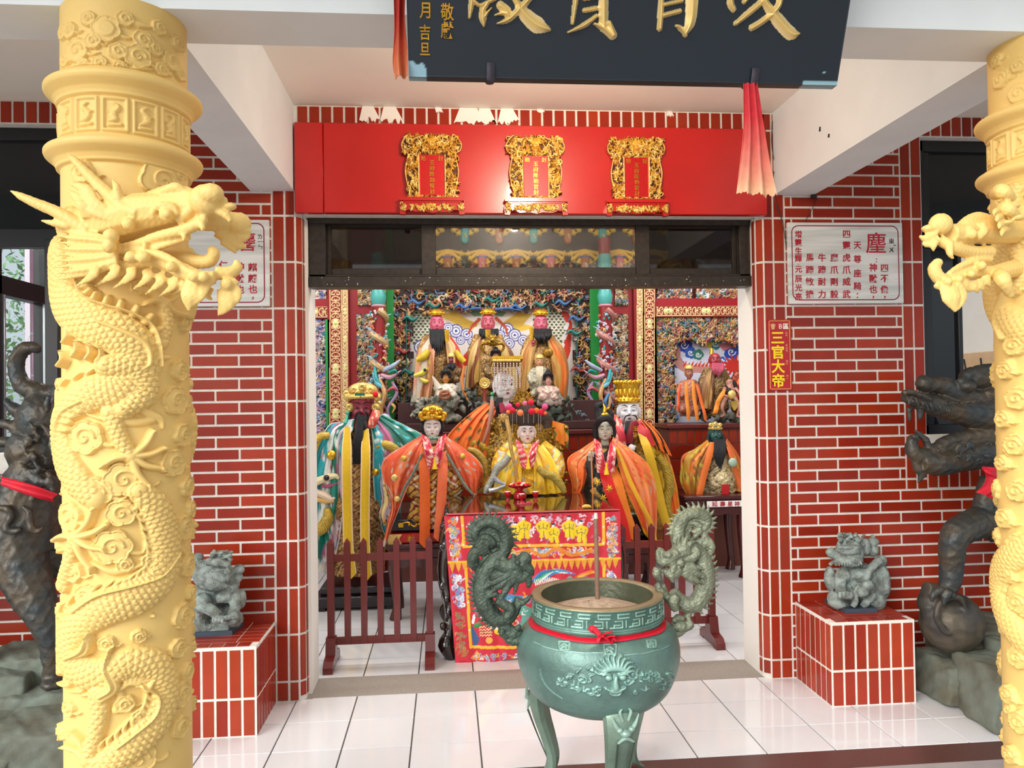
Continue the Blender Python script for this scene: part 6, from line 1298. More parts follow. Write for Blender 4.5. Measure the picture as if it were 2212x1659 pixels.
sR = screen_side('carved screen right of the central altar with gold and green figures', 1, [(1392, 1414, 24), (1376, 1388, 15)], (1296, 1380), [(1328, 624, 1356, 660), (1326, 678, 1356, 940)],
    [(1418, 560, 1493, 648, PAL_C+['e8ecf4', 'f4f4f8'], 'c8ccd8', None), (1503, 560, 1590, 648, PAL_C+['e8ecf4', 'f4f4f8'], 'c8ccd8', None), (1598, 560, 1700, 648, PAL_C+['e8ecf4'], 'c8ccd8', None), (1416, 684, 1700, 935, PAL_C, '201412', (1456, 738))], [(1413, 660, 1700, 683)], [(1413, 1417, 684, 1000)])
R = PxRelief(1440, 700, 1700, 930, 3.14, .0046, 'd8dcf0')
def sp(cx, cy, r, c, cw=1):
    for a in range(5): b = a*1.26; R.S([(cx+r*.5*math.cos(b), cy+r*.5*math.sin(b)), (cx+r*.51*math.cos(b), cy+r*.5*math.sin(b))], r*.55, 0, c, mode='paint', smooth=False)
    t_ = np.linspace(0, 1, 14); R.S([(cx+r*.55*(1-q)*math.cos(cw*q*9), cy+r*.55*(1-q)*math.sin(cw*q*9)) for q in t_], 1.2, 0, 'f0f4ff', mode='paint', smooth=False)
for cx, cy, r, c in ((1478, 745, 17, '1c3ab8'), (1492, 762, 13, '2a5ac0'), (1508, 766, 12, '2f8070'), (1545, 742, 14, '2f7f88'), (1580, 760, 17, '1f48b8'), (1598, 742, 13, '1c3ab8'), (1466, 785, 12, '1c3ab8'), (1560, 778, 8, '2a5ac0')): sp(cx, cy, r, c)
R.S([(1462, 755), (1464, 780), (1480, 795), (1510, 798), (1545, 800)], [8, 9, 9, 8, 8], 0, 'c88a80', mode='paint'); R.S([(1456, 755), (1457, 775)], 4, 0, 'c83028', mode='paint')
for k in range(9): R.S([(1478+k*8, 790), (1483+k*8, 780+3*(k % 2))], [3, .5], 0, 'd84020', mode='paint', smooth=False)
P_(R, [(1518, 742), (1530, 737), (1540, 740), (1536, 752), (1522, 750)], 'd8c840'); P_(R, [(1550, 742), (1580, 740), (1590, 748), (1562, 758)], 'c87888')
for k in range(12):
    a = k*.5; R.S([(1585, 790), (1585+28*math.cos(a), 790+24*math.sin(a))], [7, 1], 0, 'cc2a20', mode='paint', smooth=False)
R.out('dragon_mural', FLATP, sR)
# bracket frieze seen through the transom
fz = thing('bracket_frieze', 'carved bracket frieze seen dimly through middle transom pane', 'altar canopy', tuple(P3(1140, 600)))
R = PxRelief(900, 400, 1440, 606, 2.95, .0052, '1c120e'); R.z[:] = .002
for k in range(9):
    for row, (yb, off, c1, c2) in enumerate(((486, 0, 'f0c850', '2fa0a0'), (548, 37, 'ecc050', 'd87a80'))):
        x = 930+k*74+off
        for j in range(7):
            a = PI+(j-3)*.42+PI/2*1; R.S([(x, yb-8), (x+34*math.sin((j-3)*.42), yb-8+30*math.cos((j-3)*.42))], [2, 5], .02, c1, smooth=False)
        R.S([(x-30, yb-6), (x-24, yb+14), (x, yb+24), (x+24, yb+14), (x+30, yb-6)], 1.3, .03, 'e8cc60'); R.S([(x, yb+10), (x, yb+34)], 9, .045, c2 if k % 2 else 'b06a40', prof='flat', smooth=False); R.S([(x-10, yb+8), (x+10, yb+8)], 3, .05, '4a6ab0', smooth=False); R.S([(x, yb+22), (x+3, yb+30)], 3, .055, 'd8c080', smooth=False)
for k in range(260): 
    u, v = rgc.uniform(0, R.w), rgc.uniform(.02, .16)
curls(R, 420, PAL_C, (.018, .034), (.01, .03), (0, R.w, .01, .17), rng=rgc)
R.out('carved_brackets', CARV, fz, depth=.05)
# two slim dragon pillars of the shrine
def slim_pillar(px, label, tone):
    t = thing('shrine_pillar', label, 'pillar', tuple(at(px, 930, 2.86)), 'painted pillars of the shrine'); Y = 2.86; c = at(px, 780, Y); x0 = c[0]; k = (Y-CAM[1])/F; zt = at(px, 622, Y)[2]
    mb = MB(); mb.lathe([(13*k, .0 if px < 1000 else 1.216), (13*k, 2.9)], (x0, Y, 0), 20, col=srgb('8a1c20')); mb.build('shaft', REDV, t)
    mb = MB(); mb.lathe([(13*k, zt-.15), (15*k, zt-.13), (17*k, zt-.07), (13*k, zt-.02), (17*k, zt+.01), (16*k, zt+.03), (14*k, zt+.3)], (x0, Y, 0), 24, col=srgb('4aa6a0')); mb.lathe([(14*k, zt-.17), (16*k, zt-.16), (14*k, zt-.15)], (x0, Y, 0), 20, col=srgb('d890a0')); mb.build('vase_capital', REDV, t)
    rg = np.random.default_rng(int(px)); mb = MB()
    P = []; n = 90; z0, z1 = at(px, 925, Y)[2], zt-.2
    for i in range(n): a = i/n*4.2*2*PI; P.append((x0+15*k*math.sin(a), Y-15*k*math.cos(a), z1+(z0-z1)*i/n))
    cols = []; mb.tube(P, 7*k, 8, col=srgb(tone[0]), smooth=False); mb.build('coiled_dragon', CARV, t)
    mb = MB()
    for i in range(6, n-2, 2):
        p = np.array(P[i]); a = i/n*4.2*2*PI
        if math.cos(a) > -.3: q = np.array([math.sin(a), -math.cos(a), .9]); mb.cone(p+V(0, 0, 5*k), p+q*12*k, 3*k, .5*k, 6, srgb('a8c8e4'))
    mb.build('dragon_spines', REDV, t)
    mb = MB()
    for i in range(110):
        a = rg.uniform(-1.6, 1.6); z = rg.uniform(z0, z1); c_ = srgb(rg.choice(['d8b070', 'b8d0e8', 'd890a0', '3a9a98', 'e8e0e8', 'c86850'])); p = V(x0+16*k*math.sin(a), Y-16*k*math.cos(a), z); d = V(rg.uniform(-1, 1), -.3, rg.uniform(-1, 1))*8*k; mb.tube([p, p+d*.6+V(0, 0, 3*k), p+d], [2.4*k, 2.6*k, .8*k], 6, col=c_)
    # the projecting dragon's head, beard and ball low on the pillar
    s = 1 if px < 1000 else -1; f = lambda a, b, dy=.06: at(px+s*a, b, Y-dy)
    for pts, w, c_ in (([f(18, 845, .12), f(30, 838, .14), f(42, 846, .13)], [3, 4, 1], 'c05868'), ([f(-6, 850, .1), f(2, 868, .12), f(-2, 884, .1)], [3, 4, 2], '4a88b8'), ([f(20, 805, .14), f(34, 800, .16), f(40, 808, .15)], [2, 3, 1], '2a9a98'), ([f(24, 870, .1), f(34, 880, .11), f(28, 892, .1)], [3, 3, 1], 'd8b060'), ([f(10, 800), f(30, 790, .12), f(45, 778, .14)], [4, 5, 2], 'b8c8e8'), ([f(5, 810), f(25, 815, .12), f(48, 800, .14)], [4, 5, 1], 'd8a0b8'), ([f(-10, 790), f(-5, 820, .1), f(10, 835, .1)], [3, 4, 1], '38a0a8'), ([f(-12, 805), f(-2, 830, .1), f(15, 840, .1)], [4, 5, 2], '70c0d0'), ([f(0, 820), f(12, 850, .12), f(5, 885, .1), f(12, 905, .08)], [5, 5, 4, 2], 'c89860'), ([f(28, 825), f(38, 850, .1), f(20, 880, .1), f(22, 900, .08)], [3, 4, 3, 2], 'b090b8'), ([f(-4, 840), f(-8, 870, .1), f(4, 900, .1)], [3, 4, 2], 'b89870')):
        mb.tube(pts, np.array(w)*k, 8, col=srgb(c_))
    mb.ell(at(px+s*12, 908, Y-.08), 15*k, srgb('d0dcec'), nu=16, nv=10); mb.build('carved_figures', CARV, t)
slim_pillar(819, 'slim shrine pillar left of the central altar, light blue dragon coiled round', ['c8a878'])
slim_pillar(1309, 'slim shrine pillar right of the central altar, pink and green dragon coiled round', ['c0847a'])
# tiled altar benches
def bench(x0, x1, y0, y1, z1, label, top='5a1a18'):
    t = thing('altar_bench', label, 'altar', ((x0+x1)/2, y0, 0)); mb = MB(); mb.box(x0, x1, y0, y1, 0, z1-.04); zz = z1-.17; x = x0
    while x < x1-.02: tile(mb, (x+G/2, y0, zz), (1, 0, 0), (0, 0, 1), (0, -1, 0), min(.075, x1-x)-G, .115, tcol()*.9); x += .075
    for z in (zz-.13, zz-.26, zz-.39): 
        x = x0
        while x < x1-.05: tile(mb, (x+G/2, y0, z), (1, 0, 0), (0, 0, 1), (0, -1, 0), min(.23, x1-x)-G, .12, tcol()*.8); x += .23
    mb.build('tiled_front', [mat('dark bench grout', '6a3a30', .7), M_tile], t, smooth=False); mb = MB(); mb.bbox(x0-.02, x1+.02, y0-.03, y1, z1-.04, z1, .006); mb.build('bench_top', mat('dark red bench top', top, .35), t)
bench(-.50, 1.66, 2.40, 2.96, 1.215, 'long tiled altar bench carrying the three bearded gods')
bench(1.90, 3.3, 2.58, 2.98, 1.235, 'tiled altar bench on the right carrying small niche figures')
rt = bpy.data.objects['altar_bench']; mb = MB(); mb.bbox(-.42, 1.34, 2.66, 2.94, 1.216, 1.455, .006); mb.build('rear_riser', mat('dark riser', '3c1a1a', .5), rt); mb = MB(); mb.bbox(-.34, 1.26, 2.42, 2.655, 1.216, 1.285, .006); mb.build('front_riser', mat('dark riser'), rt)
# surroundings seen through the side windows
LEAF = mat('leafy green', '5c9464', .7, noise=.4, nscale=2.5, dark='9cc894'); PINK = mat('pink wall tile', 'd88aa4', .5, noise=.06)
t = thing('tiled_pillar', 'pink tiled pillar outside the left hall window', 'pillar', (-4.6, 4.0, 0)); mb = MB()
a = at(62, 600, 3.9)
xx = -4.4; pY0 = CAM[1]+(xx-CAM[0])*ray(64, 700)[1]/ray(64, 700)[0]; pY1 = CAM[1]+(xx-CAM[0])*ray(100, 700)[1]/ray(100, 700)[0]
mb.box(xx-.05, xx, pY0, pY1, 0, 4)
for k in range(9): 
    for j in (0, 1): w_ = (pY1-pY0)/2; mb.add([(xx+.004, pY0+w_*j+.01, .45*k), (xx+.004, pY0+w_*(j+1)-.01, .45*k), (xx+.004, pY0+w_*(j+1)-.01, .45*k+.43), (xx+.004, pY0+w_*j+.01, .45*k+.43)], [(0, 1, 2, 3)], (1, 1, 1), 1)
mb.build('tiled_shaft', [mat('pale joint', 'f0e0ee', .6), PINK], t, smooth=False)
rg = np.random.default_rng(2)
t = thing('tree', 'leafy green tree outside the left hall window', 'tree', (-7.5, 5.0, 0)); mb = MB(); mb.tube([(-7.5, 5, 0), (-7.4, 5.1, 1.5), (-7.6, 5.2, 3)], [.18, .14, .10], 10); mb.build('trunk', mat('bark', '5a4a3a', .9), t)
mb = MB(); vs = []; fs = []
for k in range(15000):
    c = V(-7.6+rg.normal()*1.3, 5.6+rg.normal()*2.2, 2.6+rg.normal()*1.3); c[2] = max(c[2], .4); a = rg.normal(size=3); a /= np.linalg.norm(a); b = np.cross(a, rg.normal(size=3)); b /= np.linalg.norm(b); s = rg.uniform(.035, .085); n0 = len(vs); vs += [c-a*s, c+b*s*.45, c+a*s, c-b*s*.45]; fs.append((n0, n0+1, n0+2, n0+3))
mb.add(vs, fs); setp(mb.build('foliage', LEAF, t, fix=False, smooth=False), kind='stuff')
mb = MB(); mb.box(-14, -10.4, -2, 14, 0, 2.2); setp(mb.build('garden_wall', mat('pale concrete', 'c8ccc4', .8), None, (-12, 5, 0)), 'pale low wall beyond the trees outside', 'wall')
t = thing('relief_mural', 'beige carved wall panel with dark lines seen through right window', 'wall panel', (4.35, 2.0, 1.0)); mb = MB(); mb.bbox(4.3, 4.36, 1.2, 3.2, 1.0, 1.80, .005); mb.build('beige_panel', mat('beige carved stone', 'c8ab86', .7, noise=.15, bump=.3, bscale=14), t)
mb = MB()
for k in range(9):
    y = 1.3+k*.2; mb.tube([(4.297, y, 1.05), (4.294, y+.03*math.sin(k), 1.4), (4.297, y+.05, 1.75)], .008, 5)
mb.build('dark_lines', INK, t)
mb = MB(); mb.box(4.8, 4.9, .5, 3.5, 1.8, 3.2); setp(mb.build('white_awning_board', M_white, None, (4.85, 2.5, 1.8)), 'white board beyond the right hall window above beige panel', 'board')
# ================================================================ deity statues
SKIN = mat('painted statue skin', None, .38, coat=.2); HAIR = mat('black statue hair', '12131a', .55, noise=.3, nscale=60, bump=.6, bscale=160)
SILK = mat('embroidered silk', None, .5, noise=.08, nscale=60); GILT = mat('bright gilding', 'f0bc3c', .28, metal=.8, noise=.25, nscale=60, bump=.15, bscale=120)
CREAMG = mat('pale gold crown', 'f0cf7a', .35, metal=.4, noise=.2, nscale=60, bump=.3, bscale=120)
ROBE = mat('carved gilt robe', None, .42, metal=.25, noise=.3, nscale=30, bump=.7, bscale=70)
def kof(Y): return (Y-CAM[1])/F
def figure(label, px, py, Y, group=None, cat='statue', name='deity_statue'):
    return thing(name, label, cat, tuple(at(px, py, Y)), group)
def head(t, px, py, w, h, Y, skin, yaw=0., lips='b8323a', eyes='open', brow='14100e', small=False, nose=1.):
    """sculpted head: measured centre, face width and height"""
    k = kof(Y); w, h = w*k, h*k; C = at(px, py, Y); a = math.radians(yaw); ca, sa = math.cos(a), math.sin(a)
    p = lambda x, y, z: C+V((x*ca+y*sa)*w, (-x*sa+y*ca)*w, z*h)
    mb = MB(); Rz = Matrix.Rotation(-a, 3, 'Z'); e = lambda c, r, **q: mb.ell(p(*c), (r[0]*w, r[1]*w, r[2]*h), M=Rz, nu=20, nv=14)
    e((0, .02, .08), (.5, .52, .46)); e((0, -.10, -.20), (.40, .40, .30)); e((0, -.24, -.38), (.20, .22, .13)); e((-.2, -.30, -.10), (.19, .18, .14)); e((.2, -.30, -.10), (.19, .18, .14))
    mb.tube([p(0, -.44, .12), p(0, -.53, .0), p(0, -.60*nose, -.11)], np.array([.045, .055, .085])*w, 10); e((-.075, -.50, -.13), (.055, .07, .035)); e((.075, -.50, -.13), (.055, .07, .035))
    for s in (-1, 1):
        mb.tube([p(s*.07, -.46, .15), p(s*.2, -.45, .18), p(s*.36, -.34, .13)], np.array([.05, .05, .04])*w, 8); e((s*.5, .02, -.02), (.055, .12, .17)); e((s*.49, .0, -.2), (.045, .07, .07))
    e((0, -.44, -.235), (.15, .10, .035)); e((0, -.43, -.275), (.12, .10, .035)); mb.tube([p(0, 0, -.3), p(0, .05, -.75)], [.24*w, .26*w], 14)
    fuse(mb, 'head', max(w/(16 if small else 30), .003), mat('skin '+skin, skin, .42, coat=.15, noise=.06, nscale=12), t, smooth=2)
    for s in (-1, 1):
        m1 = MB(); m1.ell(p(s*.2, -.455, .055), (.10*w, .045*w, .036*h), srgb('f4f0ea' if eyes == 'open' else skin), M=Rz, nu=14, nv=8)
        m1.ell(p(s*.2, -.478, .050 if eyes == 'open' else .030), (.040*w if eyes == 'open' else .06*w, .03*w if eyes == 'open' else .018*w, (.032 if eyes == 'open' else .007)*h), srgb('100c0a'), M=Rz, nu=10, nv=8)
        m1.tube([p(s*.09, -.475, .045), p(s*.2, -.505, .085 if eyes == 'open' else .06), p(s*.32, -.43, .06)], np.array([.010, .016, .008])*w, 6, col=srgb('1a1210')); m1.build('eye', SKIN, t)
        m1 = MB(); m1.tube([p(s*.07, -.505, .17), p(s*.2, -.50, .225), p(s*.36, -.38, .19)], np.array([.014, .022, .006])*w, 6, col=srgb(brow)); m1.build('eyebrow', SKIN, t)
    m1 = MB(); m1.ell(p(0, -.50, -.238), (.10*w, .06*w, .020*h), srgb(lips), M=Rz, nu=14, nv=8); m1.ell(p(0, -.49, -.268), (.075*w, .06*w, .020*h), srgb(lips), M=Rz, nu=14, nv=8); m1.build('lips', SKIN, t)
    return p
def beard(t, Y, strands, col='101218', name='beard'):
    k = kof(Y); mb = MB()
    for pts, w in strands: mb.tube([at(x, y, Y-dy) for x, y, dy in pts], np.array(w, float)*k, 8)
    mb.build(name, HAIR if col == '101218' else mat('beard '+col, col, .6, noise=.3, nscale=60, bump=.5, bscale=150), t)
def fringe(x0, x1, y0, y1, n, w, dy=.12, taper=.3, flare=0):
    out = []
    for i in range(n):
        s = i/(n-1); x = x0+(x1-x0)*s; e = y1-abs(s-.5)*2*(y1-y0)*.25+random.uniform(-4, 4); xb = x+(s-.5)*flare+random.uniform(-1, 1)
        out.append(([(x, y0, dy*.6), ((x+xb)/2+random.uniform(-1, 1), (y0+e)/2, dy), (xb*(1-taper)+(x0+x1)/2*taper, e, dy)], [w*.8, w, w*.15]))
    return out
def robe(t, name, A, B, nf, amp, pal, Yb, bulge=.05, nu=44, nv=34, scale=1., accent=None, seed=0, thick=.006, hem=None, m=None):
    """sheet of cloth between two measured edges (x, y, depth offset towards the viewer) with folds and embroidery"""
    Ai = catmull([(*at(x, y, Yb-d), 0) for x, y, d in A], 10)[:, :3]; Bi = catmull([(*at(x, y, Yb-d), 0) for x, y, d in B], 10)[:, :3]
    Ai = Ai[np.linspace(0, len(Ai)-1, nv).round().astype(int)]; Bi = Bi[np.linspace(0, len(Bi)-1, nv).round().astype(int)]
    s = np.linspace(0, 1, nu)[None, :, None]; t_ = np.linspace(0, 1, nv)[:, None, None]
    G_ = Ai[:, None, :]*(1-s)+Bi[:, None, :]*s; fold = np.sin(s*nf*2*PI+seed+1.2*np.sin(t_*2.2+seed))*(.35+.65*t_)+.35*np.sin(s*nf*4.3*PI+seed*2+t_*2)*(.3+.7*t_)
    G_[..., 1:2] -= amp*fold+bulge*np.sin(PI*s)*np.sin(np.clip(t_*1.3+.15, 0, 1)*PI*.5+.0)
    P = [np.array(srgb(c)) for c in pal]; x = (s*nf*.9+.3*np.sin(t_*7+seed)+seed*.37)[..., 0]; C_ = np.zeros(G_.shape); n = len(P); ix = np.floor(x*1.3).astype(int) % n
    for i in range(n): C_[np.broadcast_to(ix, C_.shape[:2]) == i] = P[i]
    X, Z = G_[..., 0]*scale, G_[..., 2]*scale
    if accent:
        for j, (ac, th, fr) in enumerate(accent):
            f = np.sin(X*fr+2.1*np.sin(Z*fr*.8+j))*np.cos(Z*fr*1.1+1.7*np.sin(X*fr*.7+seed+j)); C_[f > th] = srgb(ac)
    if hem: 
        w_ = max(1, nv//14); C_[-w_:, :] = srgb(hem); C_[:, :1] = srgb(hem); C_[:, -1:] = srgb(hem)
    mb = MB(); mb.sheet(G_, thick, C_); return mb.build(name, m or SILK, t)
def stole(t, name, pts, w, Y, col, tip=10, edge=None, dy=.14, n=20, mt=None):
    """hanging ribbon with a pointed end"""
    P = catmull([(*at(x, y, Y-dy*(.72 if i_ == 0 else 1)), 0) for i_, (x, y) in enumerate(pts)], 10)[:, :3]; P = P[np.linspace(0, len(P)-1, n).round().astype(int)]; k = kof(Y-dy); w = w*k; G_ = np.zeros((n, 7, 3)); Cc = np.tile(np.array(srgb(col)), (n, 7, 1))
    for i in range(n):
        for j in range(7):
            s = j/3-1; q = P[i]+V(s*w/2*min(1, .62+i*.13), -.004*math.cos(s*2)-.006*math.sin(i*.5), 0)
            if i == n-1: q[2] -= tip*k*(1-abs(s))
            G_[i, j] = q
    if edge: Cc[:, 0] = srgb(edge); Cc[:, -1] = srgb(edge)
    mb = MB(); mb.sheet(G_, .003, Cc); return mb.build(name, mt or SILK, t)
def garland(t, Y, cx, y0, y1, wt, wb, wd, dy=.20, tassel=True):
    """V-shaped quilted collar with blossom pattern"""
    k = kof(Y-dy)
    for s in (-1, 1):
        n, m = 22, 9; G_ = np.zeros((n, m, 3)); Cc = np.zeros((n, m, 3))
        for i in range(n):
            a = i/(n-1); xo = cx+s*(wt/2*(1-a)+wb/2*a); yy = y0+(y1-y0)*a; wdd = wd*(.78+.42*a)
            for j in range(m):
                b = j/(m-1); x = xo-s*wdd*b; q = at(x, yy+(6*a-0)*b+9*(1-a)*b, Y-dy*(.30+.70*min(1, a*2.2))); q[1] -= .010*math.sin(PI*b); G_[i, j] = q
                f = math.sin(x*1.1+yy*.35)*math.cos(yy*.9-x*.2); Cc[i, j] = srgb('f0c0b8' if f > .45 else ('f6e0c8' if f < -.75 else ('c81838' if 0 < j < m-1 else 'e86070')))
        mb = MB(); mb.sheet(G_, .010, Cc); mb.build('garland', SILK, t)
    if tassel: 
        mb = MB(); c = at(cx+2, y1-8, Y-dy-.02); mb.tube([c+V(0, 0, 12*k), c, c-V(0, 0, 13*k)], [1.5*k, 3*k, 6*k], 10); mb.build('yellow_tassel', mat('yellow tassel', 'f4c818', .6, bump=.4, bscale=120), t)
def body(t, Y, parts, pal, voxel=.008, name='robe_body', bump=.004, freq=60):
    k = kof(Y); mb = MB()
    for kind, pts, w, dy in parts:
        dy = np.array(dy, float)*np.ones(len(pts)); P = [at(*p, Y-d_) for p, d_ in zip(pts, dy)]
        if kind == 't': mb.tube(P, np.array(w, float)*k*np.ones(len(P)), 14)
        else: mb.ell(P[0], np.array(w, float)*k*np.ones(3), nu=20, nv=14)
    Pc_ = [np.array(srgb(c)) for c in pal]; n = len(Pc_)
    def paint(co):
        f = np.sin(co[:, 0]*freq+2.2*np.sin(co[:, 2]*freq*.8))*np.cos(co[:, 2]*freq*.9+1.8*np.sin(co[:, 0]*freq*.6)); g = np.clip(((f+1)/2*n).astype(int), 0, n-1); return np.array(Pc_)[g]
    def disp(co, no): return bump*np.sin(co[:, 0]*freq*1.4+2*np.sin(co[:, 2]*freq))*np.sin(co[:, 2]*freq*1.3)
    return fuse(mb, name, voxel, ROBE, t, smooth=1, disp=disp, paint=paint)
def scaled(t, Y, pts, w, col='e4c050', dark='6a5018', name='carved_dragon', dy=.12):
    """tube covered in rows of scales"""
    k = kof(Y); P = catmull([(*at(x, y, Y-dy), 0) for x, y in pts], 10)[:, :3]; R_ = np.interp(np.linspace(0, 1, len(P)), np.linspace(0, 1, len(w)), np.array(w, float)*k); seg = 18
    mb = MB(); mb.tube(P, R_, seg, smooth=False); v = mb.v[0]; m = len(P); C_ = np.zeros((len(v), 3)); c1, c2 = np.array(srgb(col)), np.array(srgb(dark))
    for i in range(m):
        for j in range(seg): C_[i*seg+j] = c1 if ((i+(j % 2)) % 2) else c2*.5+c1*.5
    mb.c[0] = C_; mb.build(name, ROBE, t)
def gem(t, x, y, r, Y, dy, m, name='boss'):
    mb = MB(); mb.ell(at(x, y, Y-dy), np.array([r, r*.6, r])*kof(Y), nu=14, nv=10); mb.build(name, m, t)
def lobed_crown(t, cx, cy, w, h, Y, m, lobes, dyc=0.):
    k = kof(Y); mb = MB(); c = at(cx, cy, Y)
    mb.ell(c+V(0, .02, 0), (w*.40*k, w*.40*k, h*.50*k), nu=20, nv=12); mb.tube([c+V(w*.44*k*math.sin(a), -w*.44*k*math.cos(a), -h*.35*k) for a in np.linspace(0, 2*PI, 25)], h*.14*k, 8, smooth=False)
    for (x, y, r) in lobes:
        q = at(x, y, Y-.04-.05*(1-min(1, abs(x-cx)/(w*.5)))); mb.ell(q, (r*k, r*k*.7, r*k), nu=12, nv=8); mb.tube([q+V(r*k*.5*math.cos(b), -r*k*.75, r*k*.5*math.sin(b)) for b in np.linspace(0, 5, 7)], r*k*.2, 6)
    mb.build('crown', m, t)
YEL_S, ORG_S = 'e2b714', 'ee6a1c'
# ---- 1 red-faced general in turquoise
t = figure('large red-faced statue with long black beard in turquoise cape and yellow sashes', 782, 1230, 1.85); Y = 1.85
head(t, 784, 884, 52, 66, Y, 'a03a4c', eyes='closed', lips='6a1a28')
lobed_crown(t, 783, 844, 80, 36, Y, CREAMG, [(783, 836, 9), (765, 842, 8), (801, 842, 8), (752, 858, 9), (814, 858, 9), (756, 880, 10), (811, 880, 10), (773, 850, 8), (793, 850, 8), (748, 850, 7), (818, 872, 7)])
mb = MB(); mb.bbox(*[f for f in (at(773, 853, Y)[0], at(794, 853, Y)[0])], Y-.19, Y-.18, at(783, 855, Y)[2], at(783, 849, Y)[2], .001); mb.build('green_inlay', mat('green inlay', '1c6a50', .4), t)
gem(t, 811, 852, 6, Y, .13, mat('red pompom', 'e0141c', .8), 'red_pompom')
beard(t, Y, fringe(773, 790, 898, 960, 6, 3.4, .19)+[([(781, 889, .18), (774, 891, .18), (768, 900, .16), (764, 925, .16)], [1.4, 2.2, 2, 1]), ([(786, 889, .18), (791, 891, .18), (795, 900, .16), (797, 925, .16)], [1.4, 2.2, 2, 1])]+[([(779+i*.9-4, 912, .2), (774+i*1.4-6, 950, .22), (768+i*1.6-4, 1002, .2)], [3.5, 5, 2]) for i in range(9)]+[([(757, 882, .02), (755, 905, .05), (762, 930, .10)], [3, 4, 3]), ([(810, 882, .02), (811, 905, .05), (803, 930, .10)], [3, 4, 3])], name='beard')
body(t, Y, [('t', [(782, 925), (778, 1000), (772, 1080), (770, 1180), (770, 1235)], [34, 46, 56, 62, 60], [.0, .02, .03, .0, 0]), ('e', [(745, 1090)], [32, 34, 50], .10), ('e', [(805, 1100)], [32, 34, 50], .08)], ['b88a4c', '8a5a30', 'd8b070', '6a4420'], .010)
TQ = ['1f9aa8', '2aa8b8', 'e4ece8', '1c8a78', 'cdb8c4', '2fb4c4']; ACC = [('f2f0ea', .62, 60), ('c05a8a', .80, 75), ('1a6a58', .78, 50)]
robe(t, 'cape', [(735, 912, .05), (712, 918, .10), (694, 950, .12), (672, 1010, .12), (660, 1080, .12), (650, 1150, .12), (646, 1218, .10)], [(760, 918, .12), (742, 950, .20), (738, 1010, .20), (742, 1080, .20), (738, 1140, .18), (728, 1190, .16), (716, 1238, .14)], 4, .022, TQ, Y, .05, accent=ACC, seed=1, hem='e8e4dc')
robe(t, 'cape', [(800, 914, .12), (806, 960, .18), (806, 1020, .18), (810, 1080, .18), (822, 1130, .16), (840, 1180, .14)], [(826, 896, .05), (880, 922, .06), (915, 946, .06), (900, 1000, .08), (870, 1060, .08), (862, 1150, .08)], 4, .018, ['1c7a6a', '22907c', '2aa8b8', 'b8628a', '1c6a5c'], Y, .04, accent=[('f2f0ea', .74, 55), ('48c0d0', .7, 44)], seed=4, hem='c8d0c8')
robe(t, 'shoulder_cloth', [(748, 908, .06), (738, 930, .12), (720, 945, .14)], [(768, 905, .10), (764, 925, .16), (752, 945, .18)], 2, .01, ['2f9ab8', 'e8f0f0', '1c7a6a'], Y, .02, nu=14, nv=12)
robe(t, 'red_collar', [(806, 884, .10), (798, 905, .16), (794, 922, .17)], [(820, 888, .08), (818, 905, .14), (808, 925, .16)], 1, .004, ['c03a34', 'd8664a'], Y, .02, nu=12, nv=10, accent=[('f0c8a0', .5, 140)])
scaled(t, Y, [(712, 940), (690, 945), (676, 970), (670, 1010), (674, 1045)], [6, 9, 10, 9, 6], dy=.20); scaled(t, Y, [(814, 968), (832, 960), (852, 970), (866, 988)], [6, 9, 10, 8], dy=.16); scaled(t, Y, [(706, 1098), (708, 1120), (694, 1142), (668, 1152)], [6, 12, 13, 10], dy=.22)
mb = MB(); k = kof(Y)
for pts, w, c in (([(672, 1046), (696, 1036), (722, 1028), (732, 1034)], [8, 8, 6, 3], 'f0e0b0'), ([(674, 1060), (700, 1070), (716, 1078), (724, 1074)], [7, 8, 6, 2], 'e8d0b8'), ([(680, 1078), (704, 1082), (722, 1082)], [5, 6, 3], 'e4b860'), ([(694, 1050), (712, 1050), (728, 1044)], [3, 4, 2], 'a84a6a')): mb.tube([at(x, y, Y-.22) for x, y in pts], np.array(w)*k, 8, col=srgb(c))
mb.ell(at(705, 1032, Y-.25), 6*k, srgb('2a1a3a'), nu=12, nv=8); mb.build('dragon_head', REDV, t)
for x, y, r, dy in ((716, 983, 10, .24), (811, 1020, 7.5, .22)): gem(t, x, y, r, Y, dy, GILT)
stole(t, 'yellow_sash', [(750, 922), (749, 1000), (750, 1100), (753, 1180), (759, 1238)], 21, Y, YEL_S, 12, 'f4dcc0', .27); stole(t, 'yellow_sash', [(790, 926), (790, 1000), (788, 1100), (789, 1180), (793, 1242)], 20, Y, YEL_S, 12, 'f4dcc0', .27)
mb = MB(); mb.tube([at(751, 895, Y-.12), at(746, 915, Y-.16)], [.008, .014], 8); mb.ell(at(751, 892, Y-.12), .015, nu=12, nv=8); mb.build('jade_sceptre', mat('jade green', '48b090', .3), t)
a, b = at(742, 1258, 1.7), at(845, 1258, 1.7)
tt = thing('statue_stand', 'low dark wooden stand under the turquoise-caped statue', 'stand', ((a[0]+b[0])/2, 1.75, 0)); mb = MB(); mb.bbox(a[0]-.2, b[0]+.05, 1.60, 2.15, 0.02, .10, .01); mb.bbox(a[0]-.16, b[0]+.02, 1.66, 2.1, .10, .155, .008); mb.build('stand_block', mat('near black lacquer', '1c1218', .3, coat=.3), tt)
for x_ in (a[0]-.15, b[0]): mb = MB(); mb.box(x_-.03, x_+.03, 1.62, 1.68, 0, .03); mb.build('foot', mat('near black lacquer'), tt)

